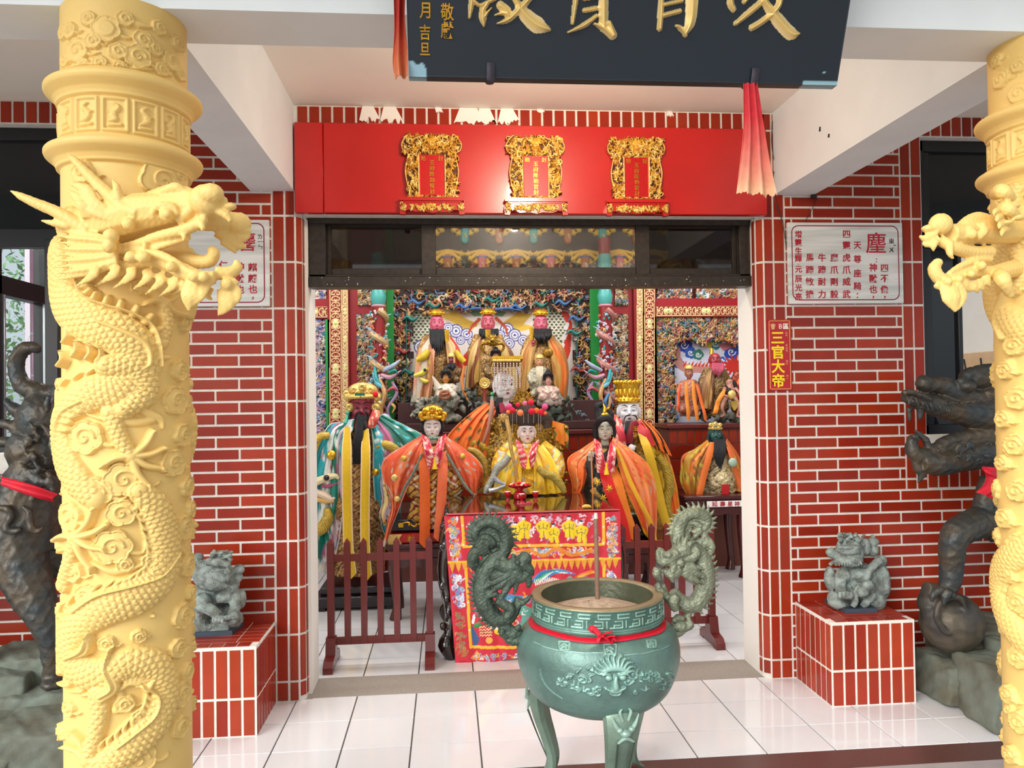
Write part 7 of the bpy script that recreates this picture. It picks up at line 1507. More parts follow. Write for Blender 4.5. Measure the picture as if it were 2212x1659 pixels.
# ---- 2 white-faced lady, left, orange cape
Y = 1.50; t = figure('white-faced lady statue in orange cape with gold crown and orange sashes, left of table', 940, 1140, Y)
head(t, 934, 924, 37, 44, Y, 'efe6e4', eyes='closed', lips='b02838'); beard(t, Y, [([(914, 902, -.02), (913, 922, 0), (915, 938, 0)], [4, 5, 3]), ([(954, 902, -.02), (955, 922, 0), (953, 938, 0)], [4, 5, 3]), ([(916, 905, .0), (934, 898, .03), (952, 905, .0)], [6, 7, 6])], name='hair')
lobed_crown(t, 934, 890, 58, 32, Y, GILT, [(934, 884, 8), (918, 888, 7), (950, 888, 7), (910, 896, 7), (959, 896, 7), (926, 896, 6), (942, 896, 6), (934, 900, 6), (912, 905, 5), (957, 905, 5)])
mb = MB(); c = at(935, 946, Y-.03); mb.tube([c+V(14*k*math.sin(a), -14*k*math.cos(a), 0) for a in np.linspace(0, 2*PI, 17)], .010, 8, smooth=False); mb.build('collar', mat('pale green collar', '6fa08c', .4), t)
body(t, Y, [('t', [(938, 965), (938, 1020), (940, 1080), (940, 1128)], [28, 36, 46, 50], [0, .02, .04, .02]), ('e', [(900, 1045)], [26, 26, 34], .12), ('e', [(978, 1045)], [26, 26, 34], .12), ('t', [(885, 1100), (940, 1110), (990, 1100)], [26, 30, 26], .08), ('t', [(940, 1020), (936, 1070), (940, 1130)], [10, 12, 10], .20)], ['d8a83c', 'f0cc64', '8a1c1c', 'b87828', 'e8d8b8'], .008)
OR = ['e8683c', 'dc5228', 'ee7c48', 'd85a38']
robe(t, 'cape', [(908, 942, .04), (874, 962, .10), (836, 986, .12), (824, 1012, .12), (834, 1050, .12), (846, 1090, .12), (838, 1130, .12), (828, 1176, .12)], [(920, 948, .12), (908, 975, .18), (902, 1008, .18), (886, 1042, .18), (870, 1078, .18), (858, 1110, .18), (846, 1140, .16), (834, 1178, .14)], 3, .016, OR, Y, .05, accent=[('b8c8b0', .86, 70), ('c8482a', .80, 60), ('e8a0a8', .88, 90)], seed=2, hem='d8c8b8')
robe(t, 'cape', [(956, 948, .12), (966, 975, .18), (974, 1008, .18), (990, 1036, .18), (1006, 1056, .18), (1020, 1068, .16)], [(962, 942, .04), (1000, 968, .10), (1034, 996, .12), (1044, 1020, .12), (1034, 1050, .12), (1030, 1068, .12)], 3, .014, OR, Y, .05, accent=[('a8b8a8', .84, 70), ('c8482a', .80, 60)], seed=5, hem='c8b0a0')
for pts, w in (([(912, 980), (896, 1016), (876, 1050), (862, 1082)], 3), ([(965, 980), (988, 1020), (1006, 1050), (1020, 1066)], 3)):
    mb = MB(); mb.tube([at(x, y, Y-.235) for x, y in pts], w*kof(Y), 6); mb.build('embroidered_band', mat('grey green band', '7f9484', .6, noise=.5, nscale=90), t)
robe(t, 'sleeve_lining', [(832, 1000, .05), (822, 1040, .08), (826, 1080, .08), (820, 1110, .08), (826, 1130, .06)], [(846, 1000, .08), (838, 1040, .12), (850, 1080, .12), (842, 1110, .12), (838, 1135, .1)], 2, .02, ['d8d4dc', 'b8a8b8', 'e8d090', 'c8c8d8'], Y, .03, nu=14, accent=[('8a7a50', .6, 80)], seed=3)
stole(t, 'orange_sash', [(915, 965), (917, 1020), (918, 1100), (917, 1172)], 22, Y, 'ec6418', 12, None, .26); stole(t, 'orange_sash', [(957, 975), (956, 1030), (952, 1100), (947, 1160)], 21, Y, 'f07040', 10, None, .26)
garland(t, Y, 937, 938, 1008, 54, 26, 20, .27)
for x, y, r in ((872, 991, 6.5), (999, 986, 6.5)): gem(t, x, y, r, Y, .22, mat('pale gold boss', 'e0b050', .35, metal=.6))
scaled(t, Y, [(1010, 970), (1030, 978), (1046, 1000), (1050, 1030)], [5, 8, 9, 7], 'c8a848', dy=.05); gem(t, 852, 1032, 7, Y, .25, CREAMG, 'carved_knob'); gem(t, 858, 1078, 6, Y, .25, CREAMG, 'carved_knob')
LACQ = mat('dark maroon lacquer', '4a1418', .28, coat=.4, noise=.15); NBL = mat('near black lacquer')
def table(label, x0, x1, ytop, Yf, depth, legs=True, name='statue_table', zb=None):
    a, b = at(x0, ytop, Yf), at(x1, ytop, Yf); zt = a[2]; t = thing(name, label, 'table', ((a[0]+b[0])/2, Yf, 0))
    mb = MB(); mb.bbox(a[0], b[0], Yf, Yf+depth, zt-.03, zt, .006); mb.build('table_top', LACQ, t)
    mb = MB(); mb.bbox(a[0]+.02, b[0]-.02, Yf+.02, Yf+depth-.02, zt-.10, zt-.03, .006); n = 9
    pr = [(a[0]+.02, zt-.10), (b[0]-.02, zt-.10)]+[(b[0]-.02-(b[0]-a[0]-.04)*i/n, zt-.145-.02*math.sin(i/n*PI*3)**2) for i in range(n+1)]; mb.prism(pr, Yf+.02, Yf+.05); mb.build('carved_apron', LACQ, t)
    if legs:
        for x_ in (a[0]+.06, b[0]-.06):
            for y_ in (Yf+.06, Yf+depth-.06):
                mb = MB(); mb.tube([(x_, y_, zt-.08), (x_-.01, y_, zt*.55), (x_+.01, y_-.0, .10), (x_, y_-.01, .001)], [.045, .032, .026, .042], 12); mb.build('leg', LACQ, t)
    return t, a, b
tb, a, b = table('dark maroon altar table under the left orange lady statue', 832, 1000, 1178, 1.30, .42)
pl_ = thing('statue_plinth', 'red and gold statue base with one Chinese character on the maroon table', 'statue base', ((a[0]+b[0])/2, 1.36, a[2])); k = kof(1.33)
p0, p1 = at(838, 1177, 1.33), at(985, 1150, 1.33); mb = MB(); mb.bbox(p0[0], p1[0], 1.34, 1.7, a[2]+.001, p1[2], .006); mb.build('red_base', RED, pl_); q0 = at(843, 1147, 1.33); q1 = at(985, 1122, 1.33)
mb = MB(); mb.bbox(q0[0], q1[0], 1.36, 1.7, q0[2]-.01, q1[2], .006); mb.build('black_step', NBL, pl_)
mb = MB(); mb.prism([(at(838, 1176, 1.33)[0], at(838, 1176, 1.33)[2]), (at(868, 1176, 1.33)[0], at(838, 1176, 1.33)[2]), (at(862, 1168, 1.33)[0], at(838, 1165, 1.33)[2]), (at(869, 1154, 1.33)[0], at(838, 1155, 1.33)[2]), (at(838, 1154, 1.33)[0], at(838, 1155, 1.33)[2])], 1.332, 1.341); mb.build('gilt_label', CREAMG, pl_)
mb = MB(); put_text(mb, '林', at(888, 1164, 1.333), .05, depth=.002, offset=.001); mb.build('gilt_character', GILT, pl_, smooth=False)
mb = MB(); mb.tube([at(x, y, 1.352) for x, y in ((862, 1134), (880, 1128), (895, 1137), (910, 1130), (925, 1137), (940, 1130), (955, 1136))], .006, 6); mb.bbox(at(860, 1140, 1.35)[0], at(872, 1140, 1.35)[0], 1.345, 1.361, at(860, 1140, 1.35)[2], at(860, 1130, 1.35)[2], .003)
for k_ in range(4): mb.ell(at(884+k_*16, 1133, 1.352), .011, nu=10, nv=6)
mb.build('gilt_scroll', GILT, pl_)

# ---- 3 king behind with bead-veiled mortarboard
Y = 1.95; t = figure('white-faced king statue behind, face veiled by strings of beads from gold-edged board', 1085, 1060, Y); k = kof(Y)
head(t, 1088, 834, 46, 60, Y, 'eeeef4', yaw=-18, eyes='open', lips='a03040')
mb = MB(); c = at(1094, 779, Y-.10); Mx = Matrix.Translation(c)@Matrix.Rotation(math.radians(-8), 4, 'X'); mb.box(-.115, .115, -.12, .20, -.012, .012, M=Mx); mb.build('crown_board', GILT, t)
mb = MB()
for i in range(14): mb.ell(at(1066+i*4.3, 779, Y-.225), .010, nu=8, nv=6)
mb.build('gilt_trim', CREAMG, t)
for s_ in (1066, 1124): mb = MB(); mb.tube([at(s_, 783, Y-.15), at(s_-4 if s_ < 1090 else s_+4, 800, Y-.14), at(s_, 815, Y-.13)], .006, 6); mb.build('gilt_trim', CREAMG, t)
PEARL = mat('pearly beads', 'd8c8c0', .2, metal=.5)
for i in range(9):
    mb = MB(); x = 1068+i*6.9; n = 15-(0 if 2 < i < 7 else 1)
    for j in range(n): mb.ell(at(x, 786+j*3.9, Y-.235), .0064, nu=8, nv=6)
    mb.tube([at(x, 782, Y-.235), at(x, 786+n*3.9, Y-.235)], .0016, 5, smooth=False); mb.build('bead_string', PEARL, t)
beard(t, Y, [([(1074+i*2.6, 860, .12), (1073+i*2.6, 880, .16), (1075+i*2.2, 902, .15)], [2.6, 3, 1.5]) for i in range(5)]+[([(1066, 845, .0), (1065, 872, .03), (1069, 895, .05)], [2, 3.4, 2])])
body(t, Y, [('t', [(1085, 890), (1080, 960), (1078, 1060)], [36, 56, 70], [0, 0, 0]), ('e', [(1020, 1010)], [34, 30, 50], .06)], ['b8862c', 'e0b84c', '6a4a20', 'd8b060'], .011)
robe(t, 'cape', [(1052, 868, .06), (1020, 890, .10), (985, 920, .10), (964, 950, .10), (985, 985, .10), (1010, 1030, .10)], [(1076, 884, .12), (1062, 910, .18), (1056, 950, .18), (1050, 990, .18), (1046, 1025, .18), (1040, 1060, .16)], 4, .020, ['ee7420', 'f4843a', 'e4641c'], Y, .05, accent=[('1f5a34', .80, 42), ('d85020', .80, 66)], seed=3, hem='e89060')
robe(t, 'cape', [(1104, 890, .10), (1120, 930, .1), (1130, 990, .1)], [(1124, 880, .02), (1180, 905, .04), (1216, 960, .04)], 4, .016, ['ee8428', 'e87420', 'f09a3a'], Y, .05, accent=[('3a7a30', .76, 46)], seed=8)
scaled(t, Y, [(1005, 965), (1026, 958), (1048, 968), (1062, 985)], [6, 11, 12, 8], 'd8b43c', dy=.16); scaled(t, Y, [(1030, 1000), (1040, 1020), (1044, 1045)], [9, 11, 8], 'c8a040', dy=.16)
mb = MB(); mb.tube([at(1063, 862, Y-.2), at(1062, 885, Y-.21), at(1055, 925, Y-.2), at(1040, 965, Y-.18)], [.014, .018, .016, .012], 8, col=srgb('c89080')); mb.ell(at(1063, 851, Y-.2), .014, srgb('38b878'), nu=12, nv=8); mb.tube([at(1063, 856, Y-.2), at(1063, 872, Y-.2)], [.012, .014], 8, col=srgb('8ac8a8')); mb.build('sceptre', REDV, t)
mb = MB(); mb.tube([at(1082, 870, Y-.24), at(1088, 888, Y-.25), at(1090, 900, Y-.25)], [.014, .030, .012], 8, flat=.3, up=(0, -1, 0)); mb.build('crimson_tablet', mat('crimson tablet', '9c1c3c', .4), t)

# ---- 4 queen in the middle
Y = 1.45; t = figure('crowned queen statue in yellow robe with pompoms behind the altar table', 1140, 1065, Y); k = kof(Y)
head(t, 1138, 934, 38, 48, Y, 'e4d4d0', eyes='open', lips='a8283c')
mb = MB(); c = at(1138, 905, Y+.01); mb.lathe([(19*k, -10*k), (22*k, 0), (22*k, 16*k), (20*k, 32*k), (14*k, 38*k), (.001, 40*k)], tuple(c-V(0, 0, 5*k)), 24); mb.build('dark_headdress', mat('dark filigree', '4a4038', .5, metal=.3, noise=.5, nscale=120, bump=.6, bscale=150), t)
mb = MB()
for i in range(17):
    a = PI*(i/16)*1.15-.25; c = at(1130, 868, Y-.02); d = V(math.cos(a), -.1, math.sin(a)); q = 1 if i % 2 else .8; mb.tube([c+d*10*k, c+d*20*k+V(0, 0, 2*k), c+d*(29*q)*k], [3.2*k, 2.4*k, .4*k], 7)
mb.ell(at(1130, 868, Y-.02), (12*k, 6*k, 12*k), nu=14, nv=10); mb.build('sunburst_crown', mat('old gold', 'c0922e', .35, metal=.6, noise=.5, dark='5a4018', nscale=60), t)
for i, (zx, zy, c, r) in enumerate(((620, 300, 'ee5a94', 34), (655, 345, 'e01c3c', 34), (745, 372, 'fa8a5a', 36), (797, 265, 'ee7aa0', 27), (865, 257, 'e0203c', 34), (872, 355, 'e01c3c', 36), (927, 347, 'fa7a3a', 32), (985, 362, 'e41c34', 36), (1022, 303, 'ee5a94', 34), (718, 282, 'dc2848', 26), (612, 362, 'fa8a4a', 24), (1025, 375, 'fa8040', 20))):
    mb = MB(); mb.ell(at(980+zx/5.183, 820+zy/5.183, Y-.10-.01*(i % 3)), r/5.183*k*1.02, nu=18, nv=12); mb.build('pompom', mat('pompom '+c, c, .85, bump=.5, bscale=160), t)
mb = MB()
for x in (1107, 1116, 1131, 1141, 1153, 1163, 1168): mb.tube([at(x, 893, Y-.12), at(x, 935 if x in (1107, 1168, 1163) else 914, Y-.12)], .0016, 5, smooth=False)
mb.build('hanging_strings', mat('grey beads', 'a8a098', .4), t)
for s in (-1, 1): mb = MB(); mb.tube([at(1138+s*20, 900, Y+.02), at(1138+s*40, 905, Y+.03), at(1138+s*46, 925, Y+.03)], [14*k, 16*k, 8*k], 10, flat=.3, up=(0, -1, 0)); mb.build('headdress_wing', mat('dark brown filigree', '4a3a30', .5, noise=.5, nscale=90, bump=.5, bscale=120), t)
body(t, Y, [('t', [(1138, 962), (1138, 1000), (1138, 1040), (1138, 1072)], [34, 46, 58, 64], [0, .02, .06, .08]), ('t', [(1110, 965), (1086, 990), (1082, 1020), (1100, 1040)], [18, 20, 20, 16], [.02, .06, .12, .16]), ('t', [(1168, 965), (1196, 990), (1200, 1020), (1180, 1040)], [18, 20, 20, 16], [.02, .06, .12, .16]), ('e', [(1105, 1050)], [34, 30, 24], .16), ('e', [(1175, 1050)], [36, 30, 24], .16)], ['e6b820', 'f4cc30', 'd89c18', 'c8c4b0', 'f8dc60'], .008, bump=.002, freq=34)
robe(t, 'yellow_robe', [(1106, 960, .1), (1088, 985, .16), (1074, 1020, .2), (1064, 1062, .22)], [(1134, 985, .20), (1128, 1010, .24), (1126, 1040, .26), (1128, 1068, .26)], 3, .012, ['ecc020', 'f4d040', 'dca818'], Y, .02, nu=26, nv=20, accent=[('9aa8a0', .8, 50)], seed=1); robe(t, 'yellow_robe', [(1146, 985, .20), (1152, 1010, .24), (1154, 1040, .26), (1152, 1068, .26)], [(1172, 960, .1), (1190, 985, .16), (1206, 1020, .2), (1220, 1064, .22)], 3, .012, ['ecc020', 'f4d040', 'dca818'], Y, .02, nu=26, nv=20, accent=[('9aa8a0', .8, 50)], seed=2)
scaled(t, Y, [(1100, 985), (1088, 1000), (1074, 1012), (1066, 1030), (1052, 1055), (1048, 1066)], [7, 9, 9, 7, 6, 4], 'b8bcb4', '6a5a30', dy=.28); scaled(t, Y, [(1162, 1010), (1176, 1022), (1196, 1030), (1212, 1048), (1220, 1064)], [7, 9, 9, 8, 5], 'd0b450', '5a4820', dy=.28)
mb = MB()
for pts in ([(1070, 1034), (1080, 1042), (1092, 1046)], [(1056, 1060), (1072, 1056), (1092, 1048)], [(1066, 1030), (1074, 1038)]): mb.tube([at(x, y, Y-.30) for x, y in pts], np.linspace(5, 3, len(pts))*k, 8)
mb.build('silver_dragon_head', mat('silvery carving', 'c4c8d4', .35, metal=.3, noise=.3, nscale=60), t)
garland(t, Y, 1139, 950, 1008, 50, 26, 17, .28)
mb = MB(); mb.tube([at(1092, 900, Y-.28), at(1096, 915, Y-.30), at(1101, 940, Y-.32), at(1104, 970, Y-.33), at(1112, 1005, Y-.33), at(1118, 1036, Y-.32)], [6*k, 5*k, 4.5*k, 4*k, 3*k, 3*k], 10); mb.ell(at(1086, 902, Y-.29), (10*k, 6*k, 8*k), nu=12, nv=8)
for i in range(7): a = i*.8; mb.tube([at(1086, 902, Y-.29), at(1086+13*math.cos(a), 902-10*math.sin(a), Y-.31)], [3*k, .8*k], 6, smooth=False)
mb.build('dragon_staff', mat('pale gold wood', 'c8a058', .4, metal=.2, noise=.3, nscale=50), t)
tt = thing('carved_throne', 'gilt carved throne behind the yellow-robed queen', 'throne', tuple(at(1140, 1066, 1.75))); mb = MB(); rg = np.random.default_rng(9); kk = kof(1.75)
for s in (-1, 1):
    mb.tube([at(1140+s*64, 1062, 1.7), at(1140+s*72, 1000, 1.75), at(1140+s*62, 950, 1.8), at(1140+s*74, 915, 1.8)], [10*kk, 9*kk, 8*kk, 7*kk], 10)
    for i in range(34): p = at(1140+s*rg.uniform(48, 84), rg.uniform(905, 1062), 1.70); mb.ell(p, rg.uniform(2.5, 6)*kk, nu=9, nv=6)
mb.bbox(at(1085, 1000, 1.8)[0], at(1195, 1000, 1.8)[0], 1.80, 1.84, at(1140, 1068, 1.8)[2], at(1140, 905, 1.8)[2], .01)
mb.build('throne_back', mat('old gold', 'c0922e'), tt)
o = robe(None, 'orange_cloth', [(1192, 908, .0), (1196, 930, 0), (1200, 950, 0)], [(1226, 918, .0), (1228, 940, 0), (1226, 968, 0)], 2, .01, ['f0801c', 'f49030', '4a7a28'], 1.70, .02, nu=16, nv=14); setp(o, 'orange cloth with green leaves draped on throne right of queen', 'cloth')

# ---- 5 lady with black hair bun, right
Y = 1.55; t = figure('pale lady statue with black hair bun holding thin staff, orange cape, right of table', 1310, 1120, Y); k = kof(Y)
head(t, 1306, 929, 35, 45, Y, 'c9c3b2', yaw=8, eyes='closed', lips='a04040')
beard(t, Y, [([(1288, 915, .02), (1286, 935, .0), (1289, 955, .0)], [6, 7, 4]), ([(1324, 915, .02), (1326, 935, .0), (1322, 955, .0)], [5, 6, 3]), ([(1288, 918, .05), (1298, 906, .10), (1314, 904, .10), (1325, 916, .05)], [7, 8, 8, 7]), ([(1300, 905, .0), (1296, 890, -.02), (1292, 878, -.02), (1302, 872, 0)], [13, 12, 10, 5]), ([(1316, 905, .0), (1318, 895, .0), (1314, 885, 0)], [10, 9, 6])], name='hair')
mb = MB(); mb.ell(at(1307, 898, Y-.10), (9*k, 5*k, 8*k), nu=14, nv=8); mb.tube([at(1306, 890, Y-.10), at(1306, 880, Y-.1), at(1303, 872, Y-.1)], [4*k, 3*k, k], 8); mb.tube([at(1306, 884, Y-.1), at(1314, 882, Y-.1), at(1318, 876, Y-.1)], [3*k, 2.5*k, .6*k], 8); mb.build('gold_hair_ornament', GILT, t)
body(t, Y, [('t', [(1306, 965), (1306, 1010), (1304, 1060), (1302, 1110)], [24, 34, 44, 50], [0, .02, .05, .03]), ('e', [(1300, 1050)], [38, 30, 46], .12)], ['1f241f', '262c28', '1c201c', 'd8b060'], .009, bump=.001, freq=40)
robe(t, 'cape', [(1286, 950, .06), (1256, 970, .10), (1228, 988, .12), (1226, 1010, .14), (1234, 1040, .14), (1236, 1068, .14)], [(1292, 956, .14), (1280, 985, .18), (1270, 1005, .18), (1268, 1025, .18), (1262, 1048, .18), (1250, 1068, .18)], 2.5, .014, ['ee7430', 'e86428', 'f08c4c'], Y, .04, accent=[('c04828', .76, 70), ('c8b890', .86, 60)], seed=3, nu=30, nv=24, hem='f0a030')
robe(t, 'cape', [(1322, 952, .14), (1332, 985, .2), (1340, 1020, .2), (1352, 1060, .2), (1370, 1100, .2), (1390, 1150, .18)], [(1324, 944, .04), (1368, 975, .08), (1400, 1005, .08), (1416, 1050, .08), (1418, 1110, .08), (1416, 1184, .08)], 3, .018, ['ee7c44', 'f0905a', 'e87038'], Y, .05, accent=[('d85a30', .70, 66), ('c8a890', .86, 80), ('d0a030', .9, 50)], seed=6, hem='f0b020')
robe(t, 'yellow_border', [(1328, 965, .21), (1342, 1000, .23), (1356, 1040, .24), (1378, 1085, .24), (1400, 1130, .22), (1412, 1180, .2)], [(1334, 965, .21), (1349, 1000, .23), (1366, 1040, .24), (1388, 1085, .24), (1410, 1130, .22), (1422, 1184, .2)], 1, .002, ['e8ac28'], Y, .01, nu=6, nv=24)
stole(t, 'red_sash', [(1302, 1008), (1318, 1060), (1338, 1110), (1352, 1172)], 26, Y, 'e01410', 8, None, .25); stole(t, 'orange_sash', [(1324, 1008), (1338, 1060), (1352, 1110), (1368, 1160)], 24, Y, 'ee8020', 8, None, .24)
garland(t, Y, 1308, 948, 1020, 50, 36, 18, .28)
for (x, y) in ((1291, 1042), (1303, 1075), (1284, 1080), (1316, 1055)):
    mb = MB(); 
    for i in range(7): a = i*.9; c = at(x, y, Y-.31+.02*(y > 1070)); mb.tube([c, c+V(8*k*math.cos(a), 0, 8*k*math.sin(a))], [2.4*k, .5*k], 6, smooth=False)
    mb.build('gold_leaf_motif', GILT, t)
def hand(t, x, y, s, Y, skin, name='hand', flip=1):
    k = kof(Y)*s; mb = MB(); c = at(x, y, Y); mb.ell(c, (7*k, 5*k, 8*k), nu=12, nv=8)
    for i in range(4): mb.tube([c+V((-5+i*3.3)*k*flip, -3*k, 4*k), c+V((-6+i*3.4)*k*flip, -7*k, 2*k), c+V((-5+i*3.2)*k*flip, -7.5*k, -4*k), c+V((-4+i*3)*k*flip, -4*k, -6*k)], np.array([1.9, 1.9, 1.7, 1.3])*k, 8)
    mb.tube([c+V(6*k*flip, -1*k, 0), c+V(8*k*flip, -5*k, 2*k), c+V(4*k*flip, -8*k, 5*k)], np.array([2.2, 2, 1.5])*k, 8); mb.tube([c, c+V(0, 3*k, -14*k)], [5*k, 6*k], 10)
    return fuse(mb, name, max(.003, 1.0*k), mat('skin '+skin, skin, .42), t, smooth=1)
hand(t, 1276, 981, 1.0, Y-.28, 'a8a8a4')
mb = MB(); mb.tube([at(1277, 972, Y-.31), at(1279, 1030, Y-.31), at(1282, 1096, Y-.31)], .0055, 8); mb.build('thin_staff', mat('orange wood', 'd8843c', .5), t)
robe(t, 'sleeve', [(1268, 985, .20), (1266, 1010, .18), (1270, 1030, .16)], [(1284, 985, .22), (1284, 1010, .2), (1280, 1035, .18)], 1, .004, ['3a3f44', '2c3036'], Y, .02, nu=10, nv=10)
table('dark altar table holding the right-hand lady and king statues', 1335, 1470, 1170, 1.40, .8)
tt = thing('statue_plinth', 'black beast-head statue base showing white fangs under right cape', 'statue base', tuple(at(1385, 1165, 1.38))); mb = MB(); a, b = at(1350, 1168, 1.45), at(1418, 1108, 1.45); mb.bbox(a[0], b[0], 1.45, 1.7, a[2]+.004, b[2], .03); mb.build('black_base', NBL, tt)
mb = MB()
for x, y, u_, v_ in ((1364, 1135, 5, -8), (1366, 1148, 5, -5), (1382, 1146, -5, -8), (1380, 1156, -6, -3), (1360, 1108, 8, 3), (1378, 1108, -6, 3)): mb.tube([at(x, y, 1.43), at(x+u_, y+v_, 1.42)], [.010, .002], 6, smooth=False)
mb.build('white_fang', mat('ivory paint', 'e8dcb8', .4), tt)

# ---- 6 king with tall gold crown, right
Y = 2.05; t = figure('white-faced king statue with tall gold crown and black goatee, right rear', 1375, 1165, Y); k = kof(Y)
head(t, 1358, 888, 48, 60, Y, 'e8e8ee', yaw=10, eyes='closed', lips='7a2c34')
mb = MB(); c = at(1356, 870, Y+.0); mb.lathe([(25*k, 0), (27*k, 4*k), (25*k, 9*k), (22*k, 14*k), (24*k, 26*k), (27*k, 36*k), (28*k, 42*k), (20*k, 43*k), (.001, 36*k)], tuple(c), 40, lobes=(14, .03))
for i in range(18): a = 2*PI*i/18; mb.ell(c+V(28*k*math.sin(a), -28*k*math.cos(a), 45*k), (4*k, 3*k, 5*k), nu=10, nv=6); mb.ell(c+V(26.5*k*math.sin(a+.17), -26.5*k*math.cos(a+.17), 8*k), 2.6*k, nu=8, nv=6)
for i in range(14): a = 2*PI*i/14; mb.ell(c+V(23.5*k*math.sin(a), -23.5*k*math.cos(a), 22*k), (4.4*k, 3*k, 10*k), nu=10, nv=8)
mb.build('tall_crown', GILT, t)
beard(t, Y, [([(1354+i*2.4, 910, .16), (1352+i*2.6, 930, .19), (1352+i*2.6, 962, .2)], [2.2, 3, 1.6]) for i in range(7)]+[([(1361, 897, .18), (1354, 898, .175), (1349, 904, .15), (1348, 912, .14)], [1, 1.5, 1.2, .5]), ([(1366, 897, .18), (1372, 898, .17), (1376, 904, .14), (1376, 912, .13)], [1, 1.5, 1.2, .5])])
body(t, Y, [('t', [(1362, 940), (1370, 1000), (1385, 1080), (1395, 1160)], [38, 54, 64, 66], 0), ('e', [(1420, 1060)], [36, 30, 60], .05)], ['b8862c', '8a6a28', 'd8a040', '5a3c1c', 'c86a2c'], .011)
robe(t, 'cape', [(1374, 915, .1), (1392, 950, .18), (1408, 1000, .18), (1424, 1060, .18), (1436, 1120, .16), (1440, 1165, .14)], [(1386, 905, .04), (1424, 940, .08), (1444, 985, .08), (1460, 1040, .08), (1470, 1100, .08), (1474, 1150, .06)], 3.5, .018, ['e88828', 'd8a820', 'c89018', 'e86a20'], Y, .05, accent=[('e8d050', .6, 60), ('2a2018', .84, 60), ('8a6a30', .7, 44)], seed=2)
robe(t, 'striped_shoulder', [(1384, 908, .16), (1400, 930, .2), (1420, 970, .2)], [(1404, 914, .12), (1430, 945, .14), (1450, 985, .14)], 5, .010, ['f07828', '181210', 'f07828'], Y, .02, nu=24, nv=14, seed=1)
robe(t, 'red_collar', [(1372, 912, .14), (1380, 940, .22), (1398, 968, .24)], [(1388, 906, .12), (1402, 930, .2), (1414, 962, .22)], 1, .004, ['c02028', 'd02a2c'], Y, .02, nu=14, nv=14)
robe(t, 'red_collar', [(1328, 900, .08), (1326, 925, .16), (1330, 950, .2), (1338, 970, .2)], [(1342, 905, .12), (1346, 925, .2), (1352, 950, .22), (1352, 970, .22)], 1, .004, ['c82838', 'd84050'], Y, .02, nu=14, nv=14, accent=[('f0b8a0', .5, 130)])
robe(t, 'cape', [(1322, 892, .02), (1316, 920, .06), (1314, 945, .06)], [(1334, 898, .08), (1334, 925, .12), (1334, 950, .12)], 1.5, .008, ['e87424', 'd8641c'], Y, .02, nu=14, nv=12)
stole(t, 'yellow_sash', [(1384, 935), (1400, 975), (1418, 1040), (1430, 1100), (1444, 1142)], 20, Y, 'dcae18', 8, None, .30)
scaled(t, Y, [(1378, 985), (1392, 1000), (1402, 1020), (1398, 1040)], [7, 9, 9, 6], 'a8a868', '4a4a30', dy=.22); scaled(t, Y, [(1420, 985), (1438, 1010), (1446, 1050), (1440, 1090), (1452, 1130)], [8, 10, 11, 9, 8], 'c8a838', '5a4418', dy=.20)
mb = MB(); mb.tube([at(1360, 958, Y-.27), at(1362, 940, Y-.28), at(1370, 916, Y-.28), at(1378, 912, Y-.28)], [.022, .032, .032, .02], 8, flat=.3, up=(0, -1, 0), smooth=False); mb.build('court_tablet', mat('dark red tablet', '8c1424', .35), t)
mb = MB(); 
for i, ch in enumerate('玉旨'): put_text(mb, ch, at(1372, 926+i*13, Y-.295), .04, depth=.001)
mb.build('gilt_text', GILT, t, smooth=False); hand(t, 1364, 967, 1.0, Y-.24, 'e4e0e0')

# ---- 7 green-faced figure, far right, on a table with a name strip
Y = 2.40; t = figure('green-faced statue with long black beard holding jade ball, far right table', 1555, 1068, Y); k = kof(Y)
head(t, 1545, 938, 30, 38, Y, '2c5f5c', yaw=12, eyes='open', lips='3a5a50', small=True)
lobed_crown(t, 1545, 920, 32, 16, Y, CREAMG, [(1545, 916, 5), (1535, 918, 5), (1555, 918, 5), (1540, 925, 4), (1552, 925, 4)])
beard(t, Y, fringe(1544, 1564, 950, 1018, 8, 4, .14)+[([(1530, 940, .0), (1526, 970, .05), (1518, 998, .06)], [4, 6, 3]), ([(1532, 945, .0), (1530, 975, .06), (1524, 1000, .06)], [4, 5, 3]), ([(1560, 940, .0), (1568, 965, .05), (1572, 985, .06)], [4, 5, 3])])
body(t, Y, [('t', [(1548, 965), (1552, 1010), (1558, 1062)], [22, 32, 40], 0), ('e', [(1558, 1040)], [34, 28, 34], .06)], ['d8c898', 'b8a470', 'e8dcb8', '8a7448'], .009)
robe(t, 'cape', [(1528, 950, .04), (1500, 970, .06), (1474, 984, .08), (1470, 1010, .08), (1470, 1045, .08), (1490, 1080, .08)], [(1534, 960, .1), (1526, 985, .12), (1518, 1010, .12), (1512, 1040, .12), (1508, 1070, .12), (1506, 1092, .12)], 3, .014, ['d86a28', 'b88a28', 'e07a30', 'a06a28'], Y, .03, accent=[('c8b848', .5, 80), ('7a4a20', .7, 50)], seed=2, nu=28, nv=22)
robe(t, 'cape', [(1566, 955, .1), (1576, 985, .12), (1582, 1020, .12), (1590, 1060, .12)], [(1570, 948, .04), (1596, 985, .06), (1612, 1030, .06), (1618, 1066, .06)], 2, .010, ['c8602c', 'a85a28', 'd87030'], Y, .03, accent=[('c8b040', .6, 70)], seed=4, nu=20, nv=18)
stole(t, 'orange_sash', [(1538, 955), (1528, 1000), (1516, 1045), (1508, 1078)], 15, Y, 'e8742c', 5, None, .16); stole(t, 'orange_sash', [(1572, 965), (1588, 1010), (1602, 1050), (1612, 1066)], 10, Y, 'd8662c', 4, None, .16)
